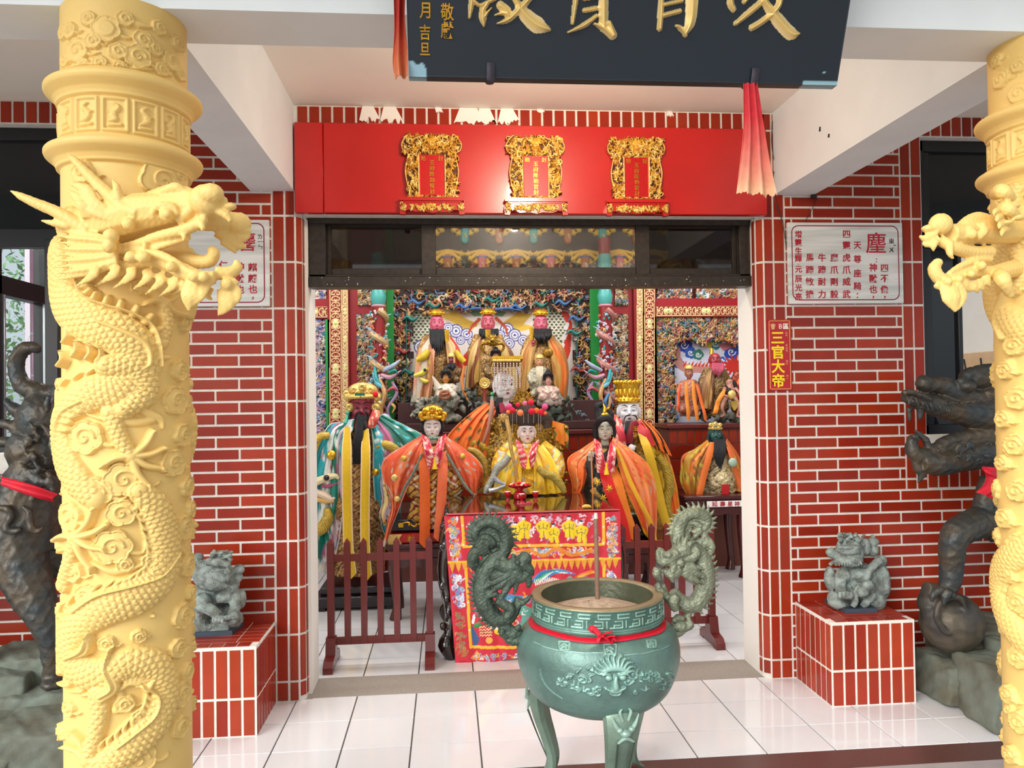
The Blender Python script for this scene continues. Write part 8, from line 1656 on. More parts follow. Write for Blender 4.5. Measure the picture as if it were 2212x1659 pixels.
gem(t, 1583, 999, 10, Y, .2, mat('pale jade', '9fb8a4', .2, coat=.3), 'jade_ball'); mb = MB(); mb.bbox(at(1558, 1066, Y-.2)[0], at(1574, 1066, Y-.2)[0], Y-.215, Y-.205, at(1560, 1068, Y-.2)[2], at(1560, 1046, Y-.2)[2], .002); mb.build('red_paper', mat('red paper', 'b8141c', .6), t)
tb, a, b = table('dark carved table with white name strip under green-faced statue', 1478, 1624, 1073, 2.12, .42)
mb = MB(); p, q = at(1527, 1096, 2.11), at(1613, 1081, 2.11); mb.bbox(p[0], q[0], 2.105, 2.118, p[2], q[2], .002); strip = mb.build('name_strip', mat('white name strip', 'f2eef0', .5), tb)
mb = MB()
for ch, x in zip('延壽星神', (1544, 1561, 1577, 1592)): put_text(mb, ch, at(x, 1088.5, 2.104), .046, depth=.001, offset=.0006)
mb.build('red_characters', mat('red name characters', 'a81c30', .5), strip, smooth=False)
# ================================================================ altar table, cloth and offerings
def onz(x, y, z): d = ray(x, y); return CAM+d*((z-CAM[2])/d[2])
YT = .47; a, b = at(968, 1107, YT), at(1335, 1107, YT); ZT = (a[2]+b[2])/2; TX0, TX1 = a[0], b[0]; YB = onz(1150, 1068, ZT)[1]
BLK = mat('polished black wood', '1c1210', .08, coat=.6, noise=.15)
t = thing('altar_table', 'glossy black carved altar table in the middle of the doorway', 'table', ((TX0+TX1)/2, YT, 0))
mb = MB(); mb.bbox(TX0, TX1, YT-.005, YB, ZT-.035, ZT, .006); mb.build('table_top', BLK, t)
mb = MB(); mb.bbox(TX0+.03, TX1-.03, YT+.03, YB-.03, ZT-.17, ZT-.035, .01); mb.build('apron', BLK, t)
for i, (x, s) in enumerate(((TX0+.03, -1), (TX1-.05, 1))):
    for y in (YT+.06, YB-.07):
        mb = MB(); mb.tube([(x, y, ZT-.05), (x+s*.035, y, ZT-.20), (x+s*.05, y, ZT-.36), (x+s*.02, y, ZT-.55), (x+s*.03, y, .14), (x+s*.045, y, .08), (x+s*.01, y, .0)], [.05, .052, .048, .040, .038, .055, .04], 12)
        for k_ in range(9): mb.ell((x+s*(.05+.02*math.sin(k_*2)), y-.03, .12+k_*.075), (.02, .018, .026), nu=10, nv=6)
        fuse(mb, 'carved_leg', .008, BLK, t, smooth=1)
# embroidered cloth: the front hangs to the floor
YC = YT-.012; R = PxRelief(963, 1104, 1339, 1434, YC, .0034, 'cc2a3e'); rg = np.random.default_rng(21); H1 = .0022
X, Zz = np.meshgrid(R.x, R.y); pin = rg.random(R.z.shape)
def motif(x, y, w, h, cols, n, r=4):
    for i in range(n):
        u, v = R.m(x+rg.uniform(-w, w), y+rg.uniform(-h, h)); q = r*R.k*rg.uniform(.6, 1.3); c = cols[int(rg.integers(len(cols)))]
        if rg.random() < .5: R.spiral(u, v, q, 1, q*.32, H1, c, 1 if rg.random() > .5 else -1, rg.uniform(0, 6))
        else: a_ = rg.uniform(0, 6.28); R.stroke([(u, v), (u+q*math.cos(a_), v+q*math.sin(a_)), (u+q*1.6*math.cos(a_+.8), v+q*1.6*math.sin(a_+.8))], q*.3, H1, c, n=3)
MC = ['e8e0e8', '8aa0b8', 'f08a28', 'e8c040', 'c060a0', '60a8a0', 'd8d0d8', 'f4a860', 'a0b0c8']
motif(1150, 1142, 140, 28, ['e8c8d0', 'd8a0a8', 'e8e8f0', 'c87888', 'a84858', 'b8a0c8'], 210, 5)
for x in (980, 1322): motif(x, 1165, 9, 44, MC, 80, 5); motif(x, 1275, 9, 35, ['e8e0f0', 'c0c8e8', '60a8a0', '8a8ac8', 'f0f0f8'], 70, 5); motif(x, 1370, 8, 44, ['b86a40', 'a87850', '98806a', 'c88848'], 50, 5)
motif(1190, 1196, 95, 6, MC, 110, 5); motif(1060, 1420, 60, 5, MC, 36, 5)
def YB_(pts, w=3.3): R.S(pts, w, .003, 'f4bc38', prof='flat', smooth=False)
YB_([(998, 1114), (998, 1180), (1303, 1180), (1303, 1108)]); YB_([(963, 1213), (1339, 1213)], 2.6); YB_([(1000, 1226), (1000, 1397), (1100, 1402), (1200, 1402)]); YB_([(1304, 1226), (1304, 1400)])
for i in range(27):
    x = 970+i*13.8; 
    for j in range(7): R.S([(x-6+j*2, 1214), (x-3+j, 1226+8*(1-abs(j-3)/3))], [1.1, .9], .004, 'f0b040' if j % 2 else 'd89028', smooth=False)
for (x, y, s) in ((1130, 1141, 1), (1112, 1150, .8), (1172, 1141, 1), (1194, 1155, .85), (1228, 1141, 1), (1254, 1152, 1), (1052, 1145, 1), (1078, 1150, .9), (1035, 1152, .8)):
    R.S([(x, y-14*s), (x, y+2), (x-4, y+18*s)], [5*s, 9*s, 5*s], .004, 'f2d020', n=4); R.S([(x+1, y-10*s), (x+6, y+6), (x+8, y+20*s)], [5*s, 5*s, 5*s], .004, 'f2d020', n=4); R.S([(x-2, y-12), (x-12*s, y-6), (x-10*s, y+6)], [4, 4, 3], .0045, 'f2d020', n=4); R.S([(x+2, y-12), (x+12*s, y-8), (x+10*s, y+4)], [4, 4, 3], .0045, 'f2d020', n=4)
    for q in ([(x-8*s, y+2), (x, y-1), (x+9*s, y+3)], [(x, y-10), (x+1, y+4), (x, y+18)], [(x-11, y-6), (x-8, y+1)], [(x+10, y-8), (x+7, y)]): R.S(q, .7, .0065, '34405c', n=3)
    R.S([(x, y-21*s), (x+.1, y-21*s)], 4.2*s, .006, 'f4e8ec', smooth=False); R.S([(x-2, y-26*s), (x+2, y-26*s)], 2, .007, '2a2430', smooth=False)
for y, c in ((1196, 'e08a30'), ): R.S([(1110, y), (1140, y-6), (1170, y+6), (1200, y-8), (1235, y+6), (1270, y-2), (1290, y+3)], [2, 4, 5, 5, 5, 5, 2], .003, c)
R.S([(1060, 1198), (1070, 1190), (1080, 1198)], [2, 6, 2], .003, 'f09a70')
for i, c in enumerate(('3a78b8', '2a9a78', '58b890', 'e8f0f0', '4a90c8')): R.S([(1140+i*7, 1262-i*1), (1168+i*8, 1242-i), (1205+i*9, 1234+i*3)], [2, 6, 1], .003, c)
for i in range(14): R.S([(1150+i*4, 1250+abs(i-6)), (1152+i*4, 1262+abs(i-6))], 1.3, .0035, 'f0ece4', smooth=False)
for i, c in enumerate(('f0a030', 'f4c850', 'e87830')): R.S([(1240, 1262-i*5), (1265+i*4, 1246-i*2), (1292, 1240+i*2)], [1, 4, 1], .003, c)
for (x, y, r, c) in ((1018, 1262, 16, 'e04a80'), (1035, 1250, 12, 'd83a70'), (1022, 1285, 9, 'e04a80'), (1046, 1262, 13, '8fb080'), (1046, 1262, 9, 'b0988a')): R.S([(x, y), (x+.1, y)], r, .0022 if c[0] in 'ed' else .003, c, smooth=False)
for x0, y0 in ((1028, 1300), ): 
    R.S([(1022, 1290), (1036, 1320), (1044, 1345)], [8, 8, 3], .004, 'ecd020'); [R.S([(1022+i*3, 1290+i*8), (1034+i*2, 1287+i*8)], .8, .006, '7a7020', smooth=False) for i in range(7)]
R.S([(1062, 1365), (1080, 1372)], [7, 6], .004, 'f0d020'); R.S([(1096, 1388), (1106, 1392)], [6, 6], .004, 'f0c828')
for i in range(7): R.S([(1026+i*4, 1330), (1045+i*4, 1352+i), (1068, 1362+i*2)], [.8, 1.5, .8], .003, 'f4eef0')
R.S([(1018, 1306), (1018, 1322)], 5, .003, 'b06070'); R.S([(1016, 1304), (1017, 1304)], 4, .004, 'f4e8ec', smooth=False); R.S([(1012, 1330), (1008, 1345)], 3, .003, 'f0eef0'); R.S([(1026, 1328), (1032, 1340)], 3, .003, 'f0eef0')
for i in range(16): x = 1022+(i % 4)*7; y = 1356+(i//4)*6; R.S([(x, y), (x+3, y-3), (x+6, y)], .9, .003, 'f4d8a0', n=3)
R.S([(1004, 1355), (1012, 1380), (1010, 1392)], [3, 8, 4], .002, '3a5a8a'); R.S([(1014, 1352), (1022, 1348)], 5, .003, '3a8a50'); R.S([(1042, 1384), (1043, 1384)], 7, .003, 'f0b050', smooth=False); R.S([(1100, 1310), (1130, 1330), (1120, 1360)], [8, 14, 8], .002, '58a090'); R.S([(1080, 1290), (1120, 1300)], [6, 10], .002, '3a88b8'); motif(1110, 1330, 60, 40, MC, 80, 6); motif(1250, 1320, 40, 70, MC, 120, 7)
for x, y in ((998, 1135), (998, 1176), (1070, 1180), (1140, 1180), (1210, 1180), (1303, 1140), (1303, 1177), (1000, 1300), (1000, 1360)): R.S([(x, y), (x+.1, y)], 2.6, .006, 'f0e8d8', smooth=False)
ph = X/R.w; low = 1-Zz/R.h
R.z += .006*np.sin(ph*46+2*np.sin(low*4))*low+.005*np.sin(ph*19+low*3)*low+.002*np.sin(ph*90)+.008
# the cloth narrows and swings toward the left bottom corner
P = R.o+X[..., None]*V(1, 0, 0)+Zz[..., None]*V(0, 0, 1)-V(0, 1, 0)*R.z[..., None]; P[..., 0] += (.055*low*(1-ph))+.0*low
P[..., 2] += .006*np.sin(ph*23)*(low > .98)-.01*(1-ph)*low+.055*ph*low
tc_ = thing('altar_cloth', 'red embroidered altar cloth with yellow bands hanging over table front', 'tablecloth', tuple(R.o+V(R.w/2, 0, 0)))
EMB = mat('embroidered satin', None, .5, noise=.08, nscale=70); grid_mesh('cloth_front', P, R.c, EMB, tc_, back=(0, .006, 0))
mb = MB(); mb.bbox(TX0-.008, TX1+.008, YT-.025, YT+.012, ZT+.001, ZT+.006, .002, col=srgb('b84048')); mb.build('folded_edge', SILK, tc_)
# offerings
def on_table(x, y): return onz(x, y, ZT)
RG = mat('glossy red lacquerware', 'b80f1c', .12, coat=.6); WH = mat('white porcelain inside', 'f0ece8', .2); kt = .0028
p = on_table(1123, 1078); k = kof(p[1]); t = thing('offering_dish', 'red footed dish heaped with red wrapped sweets on the altar table', 'dish', tuple(p))
mb = MB(); mb.lathe([(11*k, 0), (13*k, 1*k), (15*k, 8*k), (12*k, 15*k), (6*k, 19*k), (8*k, 22*k), (24*k, 27*k), (28*k, 31*k), (28*k, 32*k), (22*k, 30*k), (.001, 28*k)], tuple(p), 40); mb.build('dish_body', RG, t)
mb = MB(); rg = np.random.default_rng(4)
for i in range(26): a = rg.uniform(0, 6.28); q = rg.uniform(0, 19)*k; mb.ell(p+V(q*math.cos(a), q*math.sin(a), (30+rg.uniform(0, 7)*(1-q/(24*k)))*k), np.array([3.8, 3, 2.4])*k, M=Matrix.Rotation(a, 3, 'Z'), nu=8, nv=6, col=srgb('e0141c' if i % 4 else 'f0d8d0'))
setp(mb.build('wrapped_sweets', REDV, t), kind='stuff')
for i, (x, y, w) in enumerate(((1097, 1078, 'left'), (1127, 1070, 'middle'), (1157, 1078, 'right'))):
    p = on_table(x, y+(3 if i != 1 else 16)); k = kof(p[1]); t = thing('wine_cup', 'small red footed wine cup, %s of the three on the altar table' % w, 'cup', tuple(p), 'red wine cups on the altar table')
    mb = MB(); mb.lathe([(5*k, 0), (5*k, 1*k), (2.2*k, 4*k), (2.5*k, 6*k), (6*k, 10*k), (7*k, 17*k), (7*k, 19*k)], tuple(p), 24, cap=False); mb.build('cup_body', RG, t, fix=False); mb = MB(); mb.lathe([(7*k, 19*k), (6.4*k, 19.4*k), (5.8*k, 17*k), (4.6*k, 11*k), (.001, 9*k)], tuple(p), 24, cap=False); mb.build('cup_inside', WH, t, fix=False)
for x, y, r, w in ((1129, 1090, .3, 'left'), (1143, 1088, -.4, 'right')):
    p = on_table(x, y); k = kof(p[1]); mb = MB(); n = 12; pts = [(p[0]+7.5*k*math.cos(a), p[1]+4.6*k*math.sin(a)*(1 if math.sin(a) > 0 else .3)) for a in np.linspace(0, 2*PI, 24, endpoint=False)]
    mb.add([(x_, y_, ZT+.001) for x_, y_ in pts]+[(p[0]+(x_-p[0])*.6, p[1]+(y_-p[1])*.6, ZT+.014) for x_, y_ in pts], [tuple(range(24)), tuple(range(47, 23, -1))]+[(i, (i+1) % 24, 24+(i+1) % 24, 24+i) for i in range(24)])
    setp(mb.build('divination_block', mat('pink red block', 'c8404c', .3), None, tuple(p)), 'red crescent divination block, %s of the pair on the altar table' % w, 'divination block', 'divination blocks')
p = on_table(1266, 1098); k = kof(p[1]); t = thing('bell_striker', 'small yellow handheld object with dark tip on right front of altar table', 'tool', tuple(p)); mb = MB(); mb.tube([p+V(-9*k, 0, 3*k), p+V(-2*k, 0, 4.5*k), p+V(6*k, 0, 4*k), p+V(11*k, 0, 2.6*k)], [2.2*k, 4*k, 4*k, 2*k], 10); mb.build('yellow_body', mat('yellow plastic', 'e8b850', .4), t); mb = MB(); mb.tube([p+V(-8*k, 0, 3*k), p+V(-16*k, .0, 8*k)], [1.2*k, .9*k], 8, smooth=False); mb.build('dark_tip', NBL, t)
# ================================================================ figures on the altar benches
def small_god(label, x, yh, wf, hf, Y, skin, ybase, wsh, wb, pal, crown, beardspec=None, group=None, extra=None, yaw=0, bcol='101218', brow='14100e'):
    t = figure(label, x, ybase, Y, group); head(t, x, yh, wf, hf, Y, skin, yaw=yaw, small=True, brow=brow)
    top = yh+hf*.55; body(t, Y, [('t', [(x, top), (x, top+(ybase-top)*.4), (x, ybase-6)], [wsh*.55, (wsh+wb)*.42, wb*.6], 0), ('t', [(x-wsh*.5, top+4), (x-wsh*.85, top+(ybase-top)*.3), (x-wsh*.5, top+(ybase-top)*.45)], [wsh*.22]*3, [.0, .03, .08]), ('t', [(x+wsh*.5, top+4), (x+wsh*.85, top+(ybase-top)*.3), (x+wsh*.5, top+(ybase-top)*.45)], [wsh*.22]*3, [.0, .03, .08]), ('e', [(x-wb*.4, ybase-(ybase-top)*.25)], [wb*.32, wb*.3, wb*.3], .07), ('e', [(x+wb*.4, ybase-(ybase-top)*.25)], [wb*.32, wb*.3, wb*.3], .07)], pal, .008 if wb > 20 else .0055, bump=.003, freq=90)
    k = kof(Y)
    if crown == 'band':
        mb = MB(); c = at(x, yh-hf*.42, Y); mb.lathe([(wf*.52*k, 0), (wf*.56*k, 3*k), (wf*.53*k, 6*k), (wf*.55*k, 11*k), (wf*.40*k, 14*k), (.001, 12*k)], tuple(c), 24)
        for i in range(12): a = 2*PI*i/12; mb.ell(c+V(wf*.55*k*math.sin(a), -wf*.55*k*math.cos(a), 5*k), 2.3*k, nu=8, nv=6)
        mb.build('crown', GILT, t); mb = MB()
        for i in range(11): a = 2*PI*i/11; mb.cone(c+V(wf*.42*k*math.sin(a), -wf*.42*k*math.cos(a), 8*k), c+V(wf*.62*k*math.sin(a), -wf*.5*k*math.cos(a), (15+3*(i % 2))*k), 2.2*k, .6*k, 6)
        mb.build('crown_flames', mat('dark red crown flames', '6a1a14', .5), t)
    elif crown == 'hair':
        beard(t, Y, [([(x-wf*.5, yh+2, .02), (x-wf*.42, yh-hf*.38, .03), (x, yh-hf*.52, .05), (x+wf*.42, yh-hf*.38, .03), (x+wf*.5, yh+2, .02)], [2.5, 4, 5, 4, 2.5]), ([(x, yh-hf*.5, 0), (x, yh-hf*.8, 0), (x, yh-hf*.95, 0)], [6, 5, 2])], name='hair')
    elif crown == 'cap':
        mb = MB(); c = at(x, yh-hf*.34, Y); mb.lathe([(wf*.55*k, 0), (wf*.58*k, 3*k), (wf*.4*k, 8*k), (.001, 10*k)], tuple(c), 20); mb.build('cap', CREAMG, t)
    if beardspec: beard(t, Y, beardspec, col=bcol)
    if extra: extra(t, Y, k)
    return t
GB = ['b88a4c', '8a5c30', 'd8b068', '6a4020', 'c8a070']
def ex1(t, Y, k):
    robe(t, 'sleeve', [(928, 728, .08), (905, 760, .12), (896, 800, .12), (892, 860, .1)], [(944, 735, .16), (938, 775, .2), (936, 820, .2), (930, 862, .18)], 2.5, .012, ['e09a78', 'd8c8b8', 'b87850', 'e8a080'], Y, .03, nu=22, nv=20, accent=[('c8b050', .7, 60)], seed=1)
    robe(t, 'sleeve', [(962, 735, .16), (966, 775, .2), (970, 820, .2)], [(975, 728, .08), (994, 760, .12), (1004, 815, .12)], 2, .012, ['c03028', 'b89060', 'd8b078'], Y, .03, nu=20, nv=18, seed=3)
    for pts, w in (([(900, 778), (915, 770), (926, 757)], [5, 9, 6]), ([(985, 757), (994, 772), (1003, 782)], [4, 7, 6])): mb = MB(); mb.tube([at(x, y, Y-.2) for x, y in pts], np.array(w)*k, 10); mb.build('yellow_cuff', mat('yellow cuff', 'd0b028', .5), t)
    mb = MB(); mb.tube([at(895, 812, Y-.2), at(912, 806, Y-.21), at(922, 796, Y-.2)], np.array([4, 6, 3])*k, 8, col=srgb('d8c848')); mb.tube([at(908, 818, Y-.2), at(920, 824, Y-.21), at(926, 822, Y-.2)], np.array([4, 5, 2])*k, 8, col=srgb('d8c848')); mb.ell(at(918, 799, Y-.23), 3.4*k, srgb('201830')); mb.build('dragon_head', REDV, t)
    mb = MB(); mb.tube([at(965, 712, Y-.22), at(966, 738, Y-.22)], np.array([5, 4])*k, 8, flat=.4, up=(0, -1, 0), smooth=False); mb.build('gold_tablet', GILT, t)
small_god('bearded red-faced god statue at left of three on altar, long square black beard', 944, 700, 29, 42, 2.78, 'd4607a', 862, 42, 58, GB, 'band', fringe(930, 960, 712, 765, 9, 3.4, .14, .0)+fringe(933, 957, 716, 772, 7, 3.2, .18, .1), 'three officials on the altar', ex1)
def ex2(t, Y, k):
    robe(t, 'sleeve', [(1036, 728, .06), (1018, 755, .1), (1008, 800, .1), (1004, 850, .1)], [(1048, 735, .14), (1040, 775, .16), (1038, 820, .16)], 2.5, .012, ['c8a050', 'd8b878', '8a5030'], Y, .03, nu=20, nv=18, seed=2); robe(t, 'sleeve', [(1062, 735, .14), (1070, 775, .16), (1074, 820, .16)], [(1076, 728, .06), (1104, 755, .1), (1118, 800, .1), (1122, 850, .1)], 2.5, .012, ['c8a050', 'd0b070', '7a4a2c'], Y, .03, nu=20, nv=18, seed=5)
    mb = MB(); rg = np.random.default_rng(6)
    for i in range(20): a = i*.33; c = at(1064, 735, Y-.26); mb.tube([c, c+V(7*k*math.cos(a), -.01, 7*k*math.sin(a)), c+V(17*k*math.cos(a+.2), 0, 13*k*math.sin(a+.2))], np.array([3, 2.4, .8])*k, 6)
    for s in (-1, 1): mb.tube([at(1064, 745, Y-.25), at(1064+s*20, 742, Y-.26), at(1064+s*24, 752, Y-.25), at(1064+s*14, 765, Y-.25)], np.array([3, 3.4, 3, 2])*k, 8)
    mb.ell(at(1064, 735, Y-.27), 6*k); mb.build('gold_dragon', mat('old gold'), t)
    mb = MB(); mb.tube([at(1054, 712, Y-.21), at(1054, 728, Y-.21)], np.array([6, 5])*k, 8, flat=.4, up=(0, -1, 0), smooth=False); mb.build('gold_tablet', GILT, t)
small_god('bearded red-faced god statue in middle of the three, gold dragon on chest', 1054, 698, 28, 42, 2.82, 'cc5a6c', 862, 42, 64, GB, 'band', fringe(1038, 1048, 712, 738, 4, 4, .12, .0)+fringe(1062, 1074, 712, 738, 4, 4, .12, .0), 'three officials on the altar', ex2)
def ex3(t, Y, k):
    robe(t, 'sleeve', [(1152, 728, .06), (1128, 760, .1), (1122, 810, .1), (1118, 870, .1)], [(1162, 735, .14), (1152, 775, .16), (1148, 830, .16)], 2.5, .012, ['d8b070', 'b87840', 'c89a58'], Y, .03, nu=20, nv=18, seed=2); robe(t, 'sleeve', [(1182, 735, .14), (1190, 775, .16), (1196, 830, .16)], [(1190, 728, .06), (1216, 750, .1), (1228, 800, .1), (1224, 870, .1)], 2.5, .012, ['c89a50', 'e07830', 'a87038'], Y, .03, nu=20, nv=18, seed=6)
    mb = MB(); mb.tube([at(1148, 707, Y-.18), at(1149, 735, Y-.18)], np.array([4.5, 4])*k, 8, flat=.4, up=(0, -1, 0), smooth=False); mb.build('gold_tablet', GILT, t); hand(t, 1151, 738, .6, Y-.16, 'c85868'); gem(t, 1184, 762, 11, Y, .16, mat('old gold'), 'gold_boss')
small_god('bearded red-faced god statue at right of the three on the altar, round bushy black beard', 1168, 700, 29, 42, 2.78, 'd4607a', 865, 42, 60, GB, 'band', fringe(1155, 1188, 712, 744, 11, 4.2, .16, .25)+fringe(1158, 1184, 716, 742, 8, 4.4, .19, .3), 'three officials on the altar', ex3)
WHT = ['d8d0c0', 'c8b8a0', 'e8e0d4', '9a8a78']; BR = ['6a4a30', '8a6a40', '3a2a20', 'a88850']
def rockbase(t, x, y, w, h, Y, m='greyed brown carving', c='8a8070'):
    k = kof(Y); mb = MB(); rg = np.random.default_rng(int(x))
    for i in range(34):
        a = at(x+rg.uniform(-w, w), y+rg.uniform(-h, h), Y-rg.uniform(0, .07)); r_ = rg.uniform(w*.10, w*.24)*k; d = V(rg.uniform(-1, 1), -rg.uniform(0, .5), rg.uniform(-1, 1)); mb.tube([a, a+d*r_*1.6+V(0, 0, r_*.5), a+d*r_*3], [r_*1.2, r_, r_*.3], 8)
    fuse(mb, 'rocky_base', .007, mat(m, c, .6, noise=.4, nscale=30, dark='4a5a50', bump=.5, bscale=60), t, smooth=1)
def e_lady(t, Y, k):
    rockbase(t, 965, 885, 34, 22, Y-.02); mb = MB(); mb.tube([at(961, 853, Y-.14)+V(10*k*math.cos(a), 0, 8*k*math.sin(a)) for a in np.linspace(0, 2*PI, 15)], 3*k, 8, smooth=False); mb.tube([at(954, 853, Y-.15), at(968, 850, Y-.15)], 3*k, 8, smooth=False); mb.build('coiled_ornament', mat('brown red coil', '9a5a3a', .5), t); robe(t, 'white_sleeve', [(950, 830, .05), (940, 818, .08), (934, 812, .1)], [(955, 838, .1), (944, 840, .1), (938, 832, .1)], 1, .006, ['d8ccbc'], Y, .02, nu=8, nv=8)
small_god('small lady figure with black hair in white robe on grey beast on altar', 963, 815, 17, 25, 2.50, 'c8843c', 862, 26, 34, WHT, 'hair', None, 'small figures on the altar bench', e_lady)
small_god('small dark red-faced figure with black beard and gold crown behind the white-robed lady', 975, 778, 16, 20, 2.60, '7c2038', 830, 22, 26, BR, 'cap', fringe(969, 983, 785, 800, 5, 2.6, .08), 'small figures on the altar bench')
small_god('small old man figure with long white beard and white cap on the altar', 1165, 782, 17, 22, 2.56, 'c89068', 870, 26, 30, ['a8a490', 'c8c0a8', '8a8a70'], 'cap', fringe(1159, 1172, 792, 838, 7, 2.2, .10, .3), 'small figures on the altar bench', bcol='d8ccb0', brow='e8e0d0')
def e_guan(t, Y, k):
    mb = MB(); c = at(1187, 872, Y)
    for ring, (n, r, z) in enumerate(((12, 24, 2), (10, 18, 8))):
        for i in range(n): a = 2*PI*i/n; mb.ell(c+V(r*k*math.sin(a), -r*k*math.cos(a), z*k), (7*k, 4*k, 8*k), M=Matrix.Rotation(a, 3, 'Z'), nu=8, nv=6)
    fuse(mb, 'lotus_seat', .006, mat('greyed lotus petals', 'a8988c', .5, noise=.3, nscale=30), t, smooth=1); rockbase(t, 1190, 900, 26, 14, Y, 'dark green carving', '4a5248')
small_god('small pale goddess figure with black hair seated on lotus flower, pink robe', 1184, 820, 17, 24, 2.46, 'd8a090', 868, 24, 32, ['d8a8a0', 'c8b0a0', 'e0c0b4', 'a8907c'], 'hair', None, 'small figures on the altar bench', e_guan)
small_god('small dark-haired figure between the middle god and the bead-veiled king', 1071, 768, 18, 20, 2.60, 'b87860', 850, 26, 34, BR, 'hair', None, 'small figures on the altar bench')
t = thing('gong_ornament', 'round cream gong-shaped ornament standing on a red foot on the altar', 'ornament', tuple(at(1047, 862, 2.5))); k = kof(2.5); mb = MB(); c = at(1047, 828, 2.5); Mx = Matrix.Translation(c)@Matrix.Rotation(PI/2, 4, 'X'); mb.lathe([(.001, -.02), (12*k, -.02), (13*k, .0), (11*k, .012), (8*k, .006), (7*k, .016), (3*k, .010), (.001, .02)], (0, 0, 0), 8); v = mb.v[0]; mb.v[0] = v@np.array(Mx)[:3, :3].T+c; mb.build('octagonal_disc', CREAMG, t); mb = MB(); mb.lathe([(9*k, 0), (10*k, 3*k), (4*k, 7*k), (4*k, 36*k), (8*k, 42*k)], tuple(at(1047, 882, 2.5)), 20); mb.build('red_foot', REDV if False else mat('dull red foot', 'a8503c', .5), t)
def dark_lump(label, x, y, w, h, Y, c, name='carved_ornament'):
    t = thing(name, label, 'ornament', tuple(at(x, y+h, Y))); rockbase(t, x, y, w, h, Y, 'carving '+c, c)
dark_lump('dark carved ornament on altar bench left of round gong', 1010, 858, 18, 16, 2.56, '2a2c28'); dark_lump('grey carved ornament on the altar bench below the gong', 1035, 880, 16, 10, 2.45, '5a605c'); dark_lump('grey green fan-leafed ornament at right end of altar bench', 1258, 905, 12, 16, 2.5, '5a6a78'); dark_lump('mossy dark carved ornament right of lotus goddess', 1222, 885, 16, 24, 2.56, '4a5040'); dark_lump('white and yellow carved beast ornament at left end of altar bench', 912, 885, 24, 18, 2.56, 'b0a898')
mb = MB(); mb.tube([at(1003, 790, 2.5), at(998, 830, 2.5), at(1012, 868, 2.5)], .012, 8); setp(mb.build('wooden_staff', mat('orange wood'), None, tuple(at(1003, 868, 2.5))), 'slanting brown wooden staff standing between small altar figures', 'staff')
# niche on the right
def e_mon(t, Y, k):
    stole(t, 'orange_sash', [(1482, 825), (1484, 860), (1487, 905)], 8, Y, 'e88828', 5, None, .14); stole(t, 'orange_sash', [(1496, 822), (1500, 860), (1506, 905)], 8, Y, 'e88828', 5, None, .14); stole(t, 'orange_sash', [(1504, 830), (1516, 870), (1524, 905)], 7, Y, 'ee7030', 5, None, .12); stole(t, 'orange_sash', [(1468, 830), (1466, 860), (1464, 885)], 6, Y, 'e86030', 4, None, .10)
small_god('small tan-faced monk figure wrapped in orange sashes at left of right niche', 1488, 806, 18, 26, 2.78, 'a86850', 905, 26, 34, ['d86838', 'c89888', '8a7a78', 'e07840'], 'cap', None, 'small figures in the right niche', e_mon)
def e_red(t, Y, k):
    robe(t, 'brown_cloak', [(1530, 800, .06), (1514, 830, .1), (1506, 880, .1)], [(1542, 800, .1), (1544, 840, .14), (1540, 885, .14)], 2.5, .012, ['8a6038', 'b08850', '6a4020'], Y, .03, nu=18, nv=16); rockbase(t, 1530, 893, 18, 14, Y, 'dark green carving', '4a5248'); mb = MB(); mb.cone(at(1537, 765, Y), at(1537, 752, Y), 5*k, 3*k, 10); mb.build('gold_topknot', GILT, t)
small_god('small red-faced old man figure with long pink beard in the right niche', 1544, 778, 26, 30, 2.82, 'a8303c', 905, 34, 44, ['7a5a30', 'b89860', '4a2a1c', '987848'], None, fringe(1540, 1560, 786, 815, 7, 4.2, .13, .4), 'small figures in the right niche', e_red, yaw=12, bcol='c0506a')
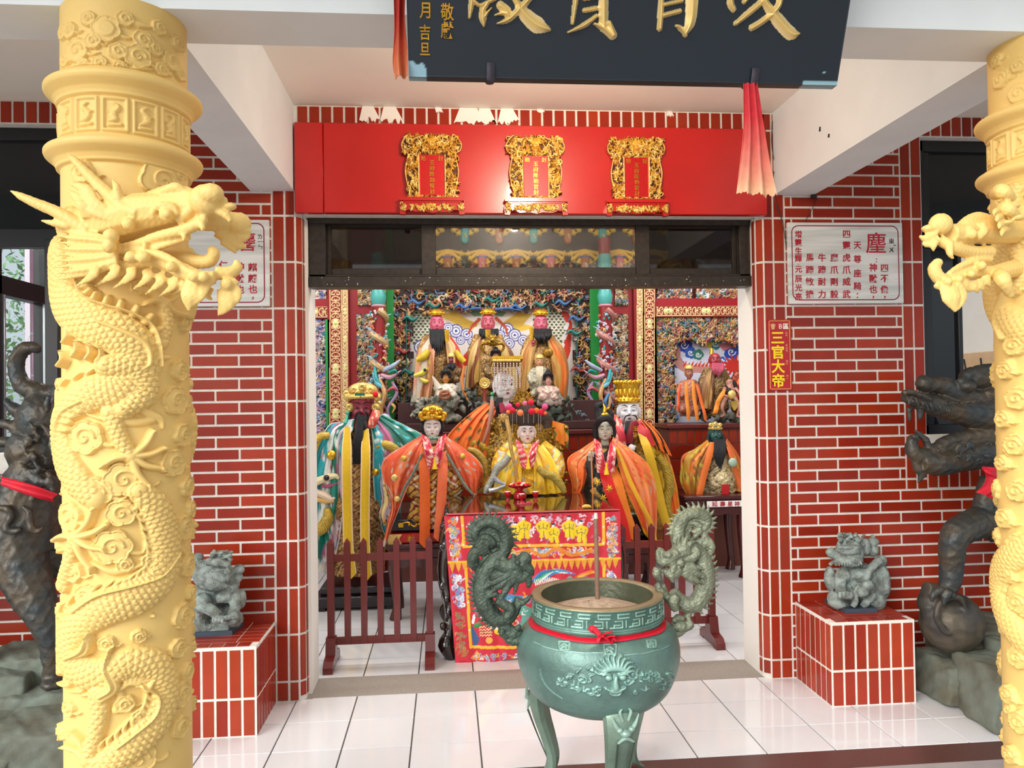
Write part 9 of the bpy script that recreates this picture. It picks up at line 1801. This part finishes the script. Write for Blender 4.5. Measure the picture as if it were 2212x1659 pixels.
def e_bare(t, Y, k):
    mb = MB(); S_ = lambda pts, w, dy: mb.tube([at(x, y, Y-d) for (x, y), d in zip(pts, dy)], np.array(w)*k, 10)
    S_([(1570, 855), (1560, 880), (1566, 896)], [5, 4, 3], [.05, .1, .08]); S_([(1585, 855), (1597, 878), (1592, 898)], [5, 4, 3], [.05, .1, .08]); S_([(1566, 838), (1562, 852), (1576, 858)], [4, 3.4, 2.6], [.03, .1, .14]); S_([(1588, 838), (1596, 848), (1600, 860)], [4, 3.4, 2.6], [.03, .06, .08]); S_([(1576, 832), (1577, 850), (1577, 864)], [9, 9, 8], [0, .02, .02]); S_([(1564, 897), (1558, 900)], [3, 2], [.1, .14]); S_([(1592, 899), (1600, 901)], [3, 2], [.1, .14])
    fuse(mb, 'bare_body', .006, mat('skin b98070', 'b98070', .42), t, smooth=1); gem(t, 1581, 852, 9.5, Y, .16, CREAMG, 'round_plate'); mb = MB(); mb.prism([(at(1568+a, 866+b, Y)[0], at(1568+a, 866+b, Y)[2]) for a, b in ((0, 0), (20, 0), (17, 12), (10, 21), (4, 12))], Y-.10, Y-.07); mb.build('yellow_loincloth', mat('yellow scale cloth', 'b89a40', .5, bump=.5, bscale=60), t); rockbase(t, 1578, 905, 28, 6, Y-.02, 'dark brown carving', '4a3a30')
t = figure('small bare-legged seated figure holding round plate in the right niche', 1578, 905, 2.66, 'small figures in the right niche'); k = kof(2.66); head(t, 1576, 828, 15, 18, 2.66, 'b98070', yaw=-10, small=True); beard(t, 2.66, [([(1568, 834, .0), (1572, 846, .05), (1580, 842, .06)], [4, 7, 6]), ([(1584, 822, 0), (1588, 832, 0), (1590, 850, .0)], [3, 5, 6])], name='dark_wrap'); e_bare(t, 2.66, k)
stole(t, 'orange_ribbon', [(1565, 842), (1554, 862), (1548, 880), (1544, 893)], 11, 2.66, 'f08c28', 0, None, .2)
def e_last(t, Y, k): robe(t, 'red_orange_cloak', [(1592, 815, .08), (1580, 830, .1), (1590, 860, .1)], [(1612, 808, .06), (1616, 840, .06), (1616, 870, .06)], 2.5, .014, ['b03020', 'e07038', 'c84a28'], Y, .03, nu=18, nv=14)
small_god('small black-bearded figure in red and orange cloak at right end of niche', 1606, 788, 20, 24, 2.84, '2a1c1c', 905, 30, 40, ['5a2018', 'c85a30', '7a3020'], 'cap', fringe(1600, 1614, 792, 812, 6, 3.4, .1), 'small figures in the right niche', e_last)
